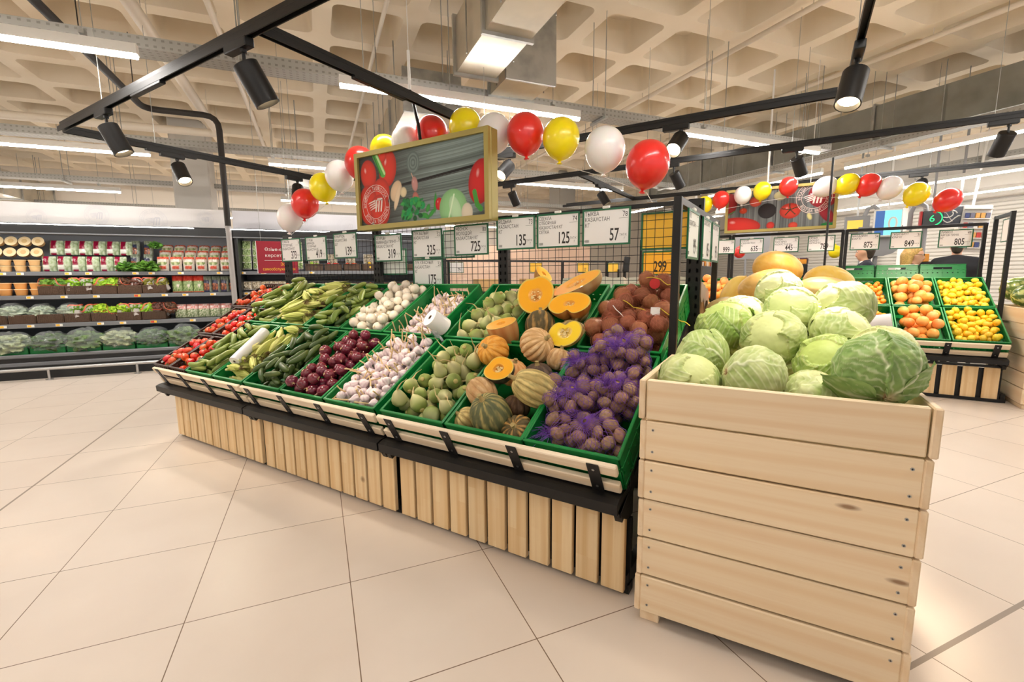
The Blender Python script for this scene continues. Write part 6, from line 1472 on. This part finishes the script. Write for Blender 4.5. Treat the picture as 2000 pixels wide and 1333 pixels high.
# second shelf
for r in range(2):
    for i in range(6): put('dip_tub', 'amber tub with peach lid, %s in the %s layer, second shelf' % (ordn(i, 6), ['lower', 'upper'][r]), 'tub', -4.35+i*.16, 8.42, SH(1)+r*.085, TUB2[0], [('lid', TUB2[1]), ('print', TUB2[2])], s=1.1, grp='amber tubs on the second shelf')
def basket_row(k, v, us, what):
    for i, u in enumerate(us): put('wicker_basket', 'brown woven basket, %s on the %s shelf' % (ordn(i, len(us)), what), 'basket', u, v+.15, SH(k), BASK, grp='woven baskets on the %s shelf' % what)
basket_row(1, 8.30, [-3.36+i*.29 for i in range(5)], 'second'); basket_row(0, 8.22, [-4.25+i*.29 for i in range(8)], 'third')
def lettuce(kind, label, u, v, z, i, s=1.0): put('lettuce', label, 'lettuce', u, v, z, LET[kind][i % len(LET[kind])], [('sleeve', SLEEVE), ('sleeve_rim', SRIM)], rz=i*70, rx=38, s=s, grp='sleeved lettuces')
row = ['mid', 'mid', 'bright', 'mid', 'bright', 'bright', 'dark', 'dark', 'mixed', 'mixed']
cname = {'mid': 'green', 'bright': 'bright green', 'dark': 'dark red', 'mixed': 'bronze green'}
for i, k in enumerate(row): lettuce(k, '%s sleeved lettuce, %s in the baskets of the second shelf' % (cname[k], ordn(i, 10)), -3.42+i*.144, 8.40, SH(1)+.15, i, .95)
for i, k in enumerate(['mid', 'mid', 'bright', 'bright', 'bright', 'mid', 'bright', 'dark', 'dark']): lettuce(k, '%s sleeved lettuce, %s in the baskets of the third shelf' % (cname[k], ordn(i, 9)), -3.12+i*.135, 8.32, SH(0)+.15+(.01 if i != 3 else -.03), i+3, .95)
for i in range(3): put('salad_bag', 'red and green salad bag, %s of three on the second shelf' % ordn(i, 3), 'bag', -1.94+i*.135, 8.44, SH(1)+.004, PK['redgreen'], rx=-8, grp='red and green bags on the second shelf')
for i in range(4): put('salad_bag', 'dark printed pack, %s of four on the second shelf' % ordn(i, 4), 'bag', -1.55+i*.115, 8.44, SH(1)+.004, PK['darkpack'], rx=-8, grp='dark packs on the second shelf')
for i in range(7): put('mushroom_tray', 'wrapped tray of pale mushrooms, %s on the second shelf' % ordn(i, 7), 'tray', -1.02+i*.125, 8.46, SH(1)+.085, TRM[0], [('contents', TRM[1])], rx=70, grp='mushroom trays')
for i in range(5): put('salad_bag', 'pale salad mix bag, %s of five on the third shelf' % ordn(i, 5), 'bag', -1.92+i*.15, 8.38, SH(0)+.004, PK['saladpack'], rx=-10, grp='salad mix bags on the third shelf')
for i in range(4): put('bagged_greens', 'clear bag of pale greens, %s of four on the third shelf' % ordn(i, 4), 'bag', -4.1+i*.30, 8.37, SH(0)+.15, GP[0][0], [('bag', GP[0][1])], rz=i*80, s=1.0+.1*(i == 1), grp='bagged greens on the third shelf')
# deck
CRL = crate_mesh(.36, .5, .11, M_green, True, .09)
for i in range(9):
    u = -4.55+i*.385
    thing('produce_crate', 'green crate of bagged greens, %s on the bottom deck' % ordn(i, 9), 'crate', MB_ @ T(u, 8.10, .43), 'green crates on the bottom deck', data=CRL)
    g = GB[i % 3]; put('bagged_greens', 'glossy clear bag of dark greens, %s on the bottom deck' % ordn(i, 9), 'bag', u, 8.21, .46, g[0], [('bag', g[1])], rz=i*50, s=1.5, grp='bagged greens on the bottom deck')
# fruit baskets seen through the wire grid
def bunch(c0, c1, r, n, seed):
    mb = MB(); rr = random.Random(seed)
    for k in range(n):
        a = rr.random()*6.28; q = rr.random()**.5; mb.ball((.10*q*math.cos(a), .10*q*math.sin(a), .06*(1-q*q)*rr.random()+r), r, 8, 6, None, 0, mixc(c0, c1, rr.random()))
    return mb.mesh('bunch', M_gloss)
BU = [bunch((150, 170, 50), (206, 216, 90), .013, 60, 1), bunch((36, 40, 60), (66, 70, 90), .013, 60, 2), bunch((150, 70, 50), (206, 130, 70), .016, 44, 3), bunch((196, 40, 36), (226, 90, 60), .03, 14, 4), bunch((236, 180, 40), (246, 206, 80), .026, 18, 5), bunch((130, 170, 50), (190, 206, 80), .03, 14, 6)]
BN = ['bunch of green grapes', 'bunch of dark grapes', 'heap of reddish fruit', 'tray of red apples', 'tray of yellow fruit', 'tray of green apples']
for k, seq in ((1, [0, 0, 1, 2, 0, 0, 0]), (2, [5, 3, 3, 4, 1, 2, 5])):
    for i, q in enumerate(seq):
        u = -.02+i*.30
        if u > 1.95: continue
        put('wicker_basket', 'woven basket behind the wire grid, %s on the %s shelf' % (ordn(i, 7), ['', 'second', 'top'][k]), 'basket', u, SHELF[k][1]+.16, SH(k), BASK, s=.95, grp='woven fruit baskets behind the grid')
        put('fruit_heap' if q > 1 else 'grape_bunch', '%s behind the wire grid, %s basket of the %s shelf' % (BN[q], ordn(i, 7), ['', 'second', 'top'][k]), 'fruit', u, SHELF[k][1]+.16, SH(k)+.03, BU[q], s=1.15, grp='fruit in the woven baskets')
        if k == 2: put('cut_vegetable_tray', 'dark wrapped tray at the back of the top shelf, %s' % ordn(i, 7), 'tray', u, 8.75, SH(k)+.2, TRM[0], [('contents', TRM[1])], rx=70, s=1.3, grp='trays at the back of the top shelf')
# maroon self-service sign
t = thing('hanging_sign', 'maroon self service sign with white and yellow lettering by the left upright', 'sign', MB_ @ T(-.49, 7.5, 1.60) @ RX(90))
mb = MB(); mb.box((0, 0, 0), (.52, .45, .012), .003); obj('panel', mb, mat('maroon_board', (150, 16, 40), .5), t, smooth=False); mb = MB(); mb.box((-.264, 0, 0), (.008, .45, .014)); obj('edge', mb, M_white, t)
mb = MB(); mb.text('Өзіне-өзі', .062, T(-.16, .09, .007)); mb.text('көрсету', .062, T(-.16, .005, .007)); mb.box((0, -.045, .007), (.34, .005, .001)); obj('white_lettering', mb, M_white, t, smooth=False)
mb = MB(); mb.text('Зона', .055, T(.03, -.115, .007)); mb.text('самообслуживания', .055, T(-.2, -.185, .007), sx=.8); obj('yellow_lettering', mb, mat('yellow_print', (244, 190, 40), .5), t, smooth=False)
mb = MB(); mb.rod((-.2, .22, 0), (-.2, 2.4, 0), .003, 5); mb.rod((.2, .22, 0), (.2, 2.4, 0), .003, 5); obj('wires', mb, M_zinc, t)

# ------------------------------------------------------------------ beige partition, low stand and checkout side
mb = MB(); mb.box((4.7, 11.3, 1.05), (4.8, .08, 2.1), .004); t = tag(obj('partition', mb, mat('beige_panel', (226, 192, 166), .7), M=MB_, smooth=False), 'long beige panelled partition far behind the wire grid', 'partition')
mb = MB()
for i in range(7): logo(mb, T(2.7+i*.68, 11.255, 1.55-.35*(i % 2)) @ RX(90), .24)
obj('faint_badges', mb, mat('beige_print', (236, 206, 182), .7), t, smooth=False)
mb = MB()
for i in range(8): mb.box((2.4+i*.62, 11.256, 1.05), (.012, .006, 2.1))
obj('panel_seams', mb, mat('beige_dark', (190, 158, 134), .7), t, smooth=False)
t = thing('display_stand', 'low black display stand with yellow tags far behind the wire grid', 'display stand', MB_ @ T(4.6, 9.3, 0))
mb = MB()
for x in (-2.1, -.75, .55, 1.75, 2.25): mb.box((x, 0, .82), (.05, .05, 1.64))
mb.box((0, 0, 1.63), (4.6, .03, .04)); mb.box((0, .2, .95), (4.6, .6, .05)); mb.box((0, .45, .5), (4.6, .03, .95)); obj('stand_frame', mb, M_black, t, smooth=False)
mb = MB(); mb.box((0, -.06, .5), (4.6, .03, .85)); obj('front_panel', mb, M_planks, t, smooth=False)
for i, (x, pr, y) in enumerate(((-1.94+.0, '79', False), (-.14, '73', True), (1.06, '57', True), (1.88, '', True))): price_tag(MB_ @ T(4.6+x, 9.25, 1.49) @ RX(90), [], pr, None, 'small %s price tag %s on the far low stand' % ('yellow' if y else 'cream', 'reading '+pr if pr else 'rightmost and half hidden'), yellow=y, grp='small tags on the far low stand', unit=False, blank=not pr)
for i in range(3): put('cardboard_box', 'cardboard box on the far low stand, %s of three' % ordn(i, 3), 'box', 3.4+i*1.1, 9.5, 1.12, G_.setdefault('cbx', (lambda m: (m.box((0, 0, 0), (.5, .36, .26), .004), m.mesh('box', mat('cardboard', (206, 166, 112), .8), smooth=False))[1])(MB())), grp='boxes on the far low stand')
t = thing('price_scale', 'dark scale screen on a pole behind the wire grid', 'scale', MB_ @ T(6.6, 9.2, 0))
mb = MB(); mb.rod((0, 0, 0), (0, 0, 1.45), .025, 10); obj('pole', mb, M_black, t); mb = MB(); mb.box((0, 0, 1.58), (.16, .05, .36), .01, RY(8)); obj('screen', mb, M_blk2, t); mb = MB(); mb.box((0, -.05, 1.05), (.5, .4, .25), .02); mb.box((0, -.05, .5), (.45, .35, .9), .02); obj('scale_body', mb, mat('speckled_grey', (170, 160, 150), .6, spots=(40, (110, 100, 96), .45, .55)), t)
# checkouts, built in the island frame
M_lg = mat('checkout_grey', (150, 150, 152), .5)
def checkout(x, y, label):
    t = thing('checkout_counter', label, 'checkout', T(x, y, 0), 'checkout counters'); mb = MB(); mb.box((0, 0, .45), (.7, 1.9, .9), .02); obj('counter', mb, M_lg, t)
    mb = MB(); mb.box((0, 0, .905), (.5, 1.7, .02)); obj('belt', mb, M_blk2, t)
    mb = MB(); mb.box((-.42, -.3, 1.05), (.16, 1.2, .85), .01); obj('rack', mb, M_cased, t)
    r = random.Random(int(x*10)); 
    for k in range(16): put_sn(x-.42+r.uniform(-.03, .03), y-.85+k*.07, 1.475, r, k, label)
_sn = {}
def put_sn(x, y, z, r, k, lab):
    cs = [(226, 150, 50), (60, 40, 40), (196, 50, 44), (240, 220, 190), (60, 70, 120), (180, 120, 70)]; c = cs[k % 6]
    if c not in _sn: mb = MB(); mb.box((0, 0, .05), (.12, .055, .10), .006); mb.box((0, 0, .05), (.122, .03, .03)); _sn[c] = mb.mesh('snack_box', mat('snack_%d_%d' % (c[0], c[1]), c, .4))
    thing('snack_box', 'small %s snack box, %s' % ({226: 'orange', 60: 'dark', 196: 'red', 240: 'cream', 180: 'brown'}[c[0]], lab.replace('grey ', '').replace(' beyond the citrus', '')), 'snack box', T(x, y, z) @ RZ(r.uniform(-20, 20)) @ S(1, 1, r.uniform(.7, 1.3)), 'snack boxes at the checkouts', data=_sn[c])
for i, x in enumerate((-.75, .95, 2.55)): checkout(x, 8.7, 'grey checkout counter, %s of the three beyond the citrus' % ordn(i, 3))
def box_thing(name, label, cat, parts, M=None):
    t = thing(name, label, cat, M)
    for n, m, boxes in parts:
        mb = MB(); [mb.box(c, d, b) for c, d, b in boxes]; obj(n, mb, m, t, smooth=False)
    return t
for i, (x, y) in enumerate(((1.50, 8.6), (2.12, 8.6))):
    mb = MB(); mb.tube([(-.1, 0, 0), (-.1, 0, 2.3), (-.06, 0, 2.42), (.02, 0, 2.45), (.08, 0, 2.40), (.1, 0, 2.3), (.1, 0, 0)], .035, 10); tag(obj('checkout_arch', mb, M_lg, M=T(x, y, 0)), 'grey tubular checkout arch, %s one' % ['left', 'right'][i], 'arch')
def round_board(x, y, label):
    mb = MB(); pts = [(-.3, 0), (.08, 0), (.2, .04), (.28, .12), (.3, .24), (.3, .5), (-.3, .5)]; mb.prism(pts, -.02, .02, RX(90)); mb.rod((-.1, 0, -1.6), (-.1, 0, .3), .02, 8); tag(obj('curved_panel', mb, M_lg, M=T(x, y, 1.60)), label, 'panel')
round_board(1.62, 8.5, 'grey panel with a rounded corner beside the suited man'); round_board(-.32, 8.5, 'grey panel with a rounded corner left of the melons'); 
M_scr = mat('screen_dark', (40, 42, 56), .2)
t = box_thing('ceiling_screen', 'hanging screen with yellow picture above the mandarin tag', 'screen', [('casing', M_lg, [((0, 0, 0), (.36, .08, .30), .01)]), ('display', mat('yellow_display', (230, 190, 60), .3, emit=((220, 190, 90), .6)), [((-.03, -.042, -.02), (.22, .006, .2), 0)]), ('bracket', M_zinc, [((0, 0, .9), (.03, .03, 1.5), 0)])], T(1.30, 8.6, 2.15))
t = box_thing('light_box', 'lit blue and teal light box sign above the mandarin tag', 'sign', [('casing', M_white, [((0, 0, 0), (.38, .1, .46), .015)]), ('lit_face', mat('teal_lit', (110, 206, 206), .4, emit=((120, 210, 210), .9)), [((.06, -.052, 0), (.22, .006, .4), 0)]), ('blue_face', mat('blue_lit', (50, 90, 150), .4, emit=((50, 90, 150), .7)), [((-.11, -.052, 0), (.12, .006, .4), 0)]), ('hanger', M_white, [((0, 0, .9), (.025, .025, 1.4), 0)])], T(1.70, 8.4, 2.14))
mb = MB(); mb.text('0', .3, T(.06, -.056, -.11) @ RX(90), align='C'); obj('numeral', mb, M_white, t, smooth=False)
t = box_thing('lane_light', 'black lane number light with glowing green six', 'sign', [('casing', mat('black_gloss', (24, 22, 24), .3), [((0, 0, 0), (.26, .1, .24), .01)]), ('red_edge', mat('red_paint', (180, 40, 40), .5), [((-.145, 0, 0), (.03, .1, .24), 0)]), ('hanger', M_lg, [((0, .02, .9), (.03, .03, 1.6), 0)])], T(2.28, 8.5, 2.18))
gl = mat('green_glow', (30, 200, 110), .4, emit=((20, 200, 110), 1.6)); mb = MB(); mb.text('6', .15, T(-.01, -.053, -.052) @ RX(90), align='C'); mb.tube([(.0+.115*math.cos(R(a)), -.053, .115*math.sin(R(a))) for a in range(-70, 71, 14)], .008, 6); obj('numeral', mb, gl, t, smooth=False)
t = box_thing('ceiling_screen', 'dark hanging screen with pale swirl behind the red balloon', 'screen', [('casing', M_lg, [((0, 0, 0), (.42, .08, .30), .01)]), ('display', M_scr, [((0, -.042, 0), (.38, .006, .26), 0)]), ('hanger', M_lg, [((.1, 0, .9), (.03, .03, 1.5), 0)])], T(2.52, 8.6, 2.22))
mb = MB(); mb.tube([(-.05+.12*math.cos(R(a))*(1-a/900), -.048, .03+.06*math.sin(R(a))) for a in range(0, 400, 30)], .008, 6); mb.tube([(-.1+.03*i, -.048, -.06-.05*math.sin(i*.7)) for i in range(8)], .008, 6); obj('swirl', mb, M_white, t)
t = box_thing('tobacco_cabinet', 'white hanging shelf cabinet with rows of small packs behind tag 805', 'cabinet', [('cabinet_body', M_white, [((0, .1, 0), (.34, .16, .72), .01)]), ('shelves', M_white, [((0, -.02, -.3+i*.15), (.32, .1, .012), 0) for i in range(5)]), ('hanger', M_white, [((-.05, .1, .9), (.03, .03, 1.2), 0)])], T(2.80, 8.5, 1.99) @ RY(4))
r = random.Random(3)
for k in range(4):
    for i in range(5):
        c = [(196, 60, 50), (60, 70, 120), (240, 236, 230), (120, 120, 140), (226, 170, 90)][r.randrange(5)]; key = ('pk',)+c
        if key not in G_: mb = MB(); mb.box((0, 0, 0), (.05, .03, .08), .003); G_[key] = mb.mesh('small_pack', mat('pack_%d' % c[0], c, .4))
        thing('small_pack', 'small pack, %s on the %s shelf of the white hanging cabinet' % (ordn(i, 5), ['lowest', 'second', 'third', 'top'][k]), 'pack', T(2.80, 8.5, 1.99) @ RY(4) @ T(-.12+i*.06, -.03, -.25+k*.15), 'packs in the white cabinet', data=G_[key])
for i, (x, y, z, c, s) in enumerate(((-.50, 8.2, 1.72, 'r', .8), (1.0, 8.2, 1.68, 'y', .8))): balloon(x, y, z, s, c, 180, ['red heart balloon low behind the tag reading 635', 'yellow balloon low behind the tag reading 789'][i], 'balloons by the checkouts')
balloon(-2.05, 8.4, 1.62, .62, 'y', 180, 'small yellow balloon behind the wire grid', 'balloons by the checkouts')
for i, (u, v) in enumerate(((12.8, 3.9), (12.8, 7.5))):
    mb = MB(); mb.box((0, 0, 0), (.02, .35, .5), .004); t = tag(obj('wall_notice', mb, M_white, M=MB_ @ T(U1-.2, v, 1.75)), 'white notice on the shutter wall, %s one' % ['right', 'left'][i], 'notice')
mb = MB(); mb.box((0, 0, 1.05), (.06, .9, 2.1), .01); tag(obj('blue_board', mb, mat('blue_board', (40, 66, 130), .5), M=MB_ @ T(U1-.25, .2, 0)), 'blue board at the far right edge above the watermelons', 'board')

# ------------------------------------------------------------------ people by the checkouts
M_skin = mat('skin', (222, 170, 140), .5, sss=.1); M_suit = mat('navy_suit', (30, 32, 46), .8); M_blkj = mat('black_jacket', (24, 24, 30), .8); M_beige = mat('beige_shirt', (214, 184, 156), .8); M_trous = mat('dark_trousers', (40, 40, 46), .8)
def blob(name, mat_, segs, parent, M=None, vox=.018, sm=6):
    """one continuous surface grown over tapered limbs: list of (p, q, rp, rq, sx)"""
    mb = MB()
    for p, q, rp, rq, fx in segs:
        p, q = Vector(p), Vector(q); n = 6
        for i in range(n+1):
            t = i/n; c = p.lerp(q, t); r = rp*(1-t)+rq*t; mb.ball(tuple(c), (r*fx, r, r), 14, 9)
    o = obj(name, mb, mat_, parent, M); md = o.modifiers.new('grow', 'REMESH'); md.mode = 'VOXEL'; md.voxel_size = vox; md.use_smooth_shade = True
    s = o.modifiers.new('smooth', 'SMOOTH'); s.iterations = sm; s.factor = .5; return o
def person(x, y, rz, label, top, hairc, H=1.72, hair='short', head_turn=0, glasses=False, collar=False, headz=0):
    t = thing('person', label, 'person', T(x, y, 0) @ RZ(rz)); k = H/1.72
    hz = 1.58*k+headz
    segs = [((0, 0, .95*k), (0, .01, 1.30*k), .125, .135, 1.25), ((0, .01, 1.30*k), (0, .01, 1.40*k), .12, .07, 1.5), ((0, .01, 1.36*k), (0, -.02, 1.52*k), .055, .055, 1)]
    sk = segs+[((0, -.03, hz), (0, -.035, hz+.03), .088, .088, .86), ((0, -.055, hz-.07), (0, -.06, hz-.085), .055, .045, .9), ((0, -.118, hz-.01), (0, -.130, hz-.035), .012, .016, .9), ((-.075, -.02, hz-.01), (-.08, -.015, hz+.01), .018, .02, .5), ((.075, -.02, hz-.01), (.08, -.015, hz+.01), .018, .02, .5), ((0, -.112, hz-.067), (0, -.114, hz-.067), .014, .014, 1.6)]
    for s in (-1, 1):
        sh, el, wr = Vector((s*.185, .01, 1.37*k)), Vector((s*.235, .04, 1.09*k)), Vector((s*.19, -.12, .90*k))
        arm = [(sh, el, .055, .042, 1), (el, wr, .042, .028, 1), (wr, wr+Vector((-.01*s, -.06, -.03)), .03, .032, .8)]
        for f_ in range(4): arm.append((wr+Vector((s*(-.028+.018*f_), -.075, -.035)), wr+Vector((s*(-.028+.018*f_), -.125-.01*(f_ in (1, 2)), -.07)), .0095, .008, 1))
        arm.append((wr+Vector((-s*.035, -.045, -.02)), wr+Vector((-s*.05, -.095, -.035)), .011, .009, 1)); sk += arm
        hip, kn, an = Vector((s*.09, 0, .93*k)), Vector((s*.095, -.01, .50*k)), Vector((s*.1, .02, .09*k)); sk += [(hip, kn, .09, .056, 1), (kn, an, .055, .036, 1), (an, an+Vector((0, -.13, -.045)), .04, .03, 1)]
    blob('body', M_skin, sk, t, T(0, 0, 0), .02)
    jk = [((0, 0, .86*k), (0, .01, 1.30*k), .15, .15, 1.25), ((0, .01, 1.30*k), (0, .015, 1.41*k), .14, .075, 1.55)]
    for s in (-1, 1): sh, el, wr = Vector((s*.185, .01, 1.37*k)), Vector((s*.235, .04, 1.09*k)), Vector((s*.195, -.10, .92*k)); jk += [((0, .015, 1.42*k), (s*.19, .01, 1.375*k), .062, .075, 1), ((s*.08, .01, 1.3*k), (s*.17, .01, 1.3*k), .12, .1, 1)]; jk += [(sh, el, .072, .055, 1), (el, wr, .055, .042, 1)]
    blob('jacket' if top is not M_beige else 'shirt', top, jk, t, T(0, 0, 0), .02)
    tr = []
    for s in (-1, 1): hip, kn, an = Vector((s*.09, 0, .93*k)), Vector((s*.095, -.01, .50*k)), Vector((s*.1, .02, .10*k)); tr += [(hip, kn, .105, .07, 1), (kn, an, .07, .055, 1)]
    blob('trousers', M_trous, tr, t, T(0, 0, 0), .02)
    for s in (-1, 1):
        mb = MB(); mb.ball((s*.1, -.05, .045), (.05, .13, .045), 14, 8); obj('shoe', mb, M_blk2, t)
    hm = mat('hair_%d' % hairc[0], hairc, .55, spots=(60, tuple(int(c*.85) for c in hairc), .4, .65))
    if hair == 'bob': hs = [((0, .005, hz+.05), (0, .03, hz+.03), .096, .10, .98), ((0, .06, hz), (0, .065, hz-.13), .085, .07, 1.25), ((-.08, .045, hz+.03), (-.082, .04, hz-.12), .042, .04, .7), ((.08, .045, hz+.03), (.082, .04, hz-.12), .042, .04, .7), ((-.03, -.075, hz+.085), (.05, -.07, hz+.08), .03, .026, 1)]
    else: hs = [((0, -.005, hz+.05), (0, .03, hz+.03), .09, .088, .92), ((0, .05, hz), (0, .045, hz-.05), .06, .05, 1.1)]
    blob('hair', hm, hs, t, None, .012, 3)
    for s in (-1, 1):
        mb = MB(); mb.ball((s*.032, -.108, hz+.012), (.013, .008, .008), 10, 7); mb.ball((s*.032, -.1155, hz+.012), (.005, .003, .005), 8, 5, None, 1); obj('eye', mb, [M_white, M_blk2], t)
    mb = MB(); mb.tube([(-.024, -.115, hz-.062), (-.01, -.122, hz-.059), (.01, -.122, hz-.059), (.024, -.115, hz-.062)], .005, 6); obj('lips', mb, mat('lip_red', (176, 84, 78), .5), t)
    if glasses:
        mb = MB()
        for s in (-1, 1): mb.tube([(s*.034+.024*math.cos(a*.7), -.124, hz+.012+.018*math.sin(a*.7)) for a in range(10)], .002, 5); mb.rod((s*.058, -.12, hz+.018), (s*.085, -.0, hz+.02), .002, 5)
        mb.rod((-.01, -.125, hz+.016), (.01, -.125, hz+.016), .002, 5); obj('glasses', mb, M_blk2, t)
    if collar:
        mb = MB(); mb.lathe([(.068, 1.40*k), (.066, 1.44*k), (.06, 1.455*k)], 18, T(0, -.005, 0), caps=False); obj('shirt_collar', mb, M_white, t)
    return t
person(1.34, 7.2, -92, 'person in a navy suit with white collar, facing left behind tag 875', M_suit, (70, 56, 46), 1.76, collar=True)
person(1.86, 7.0, 82, 'blond person with glasses and bobbed hair below tag 849', M_blkj, (214, 170, 96), 1.68, 'bob', glasses=True)
person(2.30, 6.9, 168, 'person in a black jacket seen from behind below tag 805', M_blkj, (60, 48, 40), 1.80)
person(-1.95, 8.0, 150, 'person in a beige shirt behind the wire grid next to the post', M_beige, (80, 60, 46), 1.74)
bpy.data.objects.remove(_to)
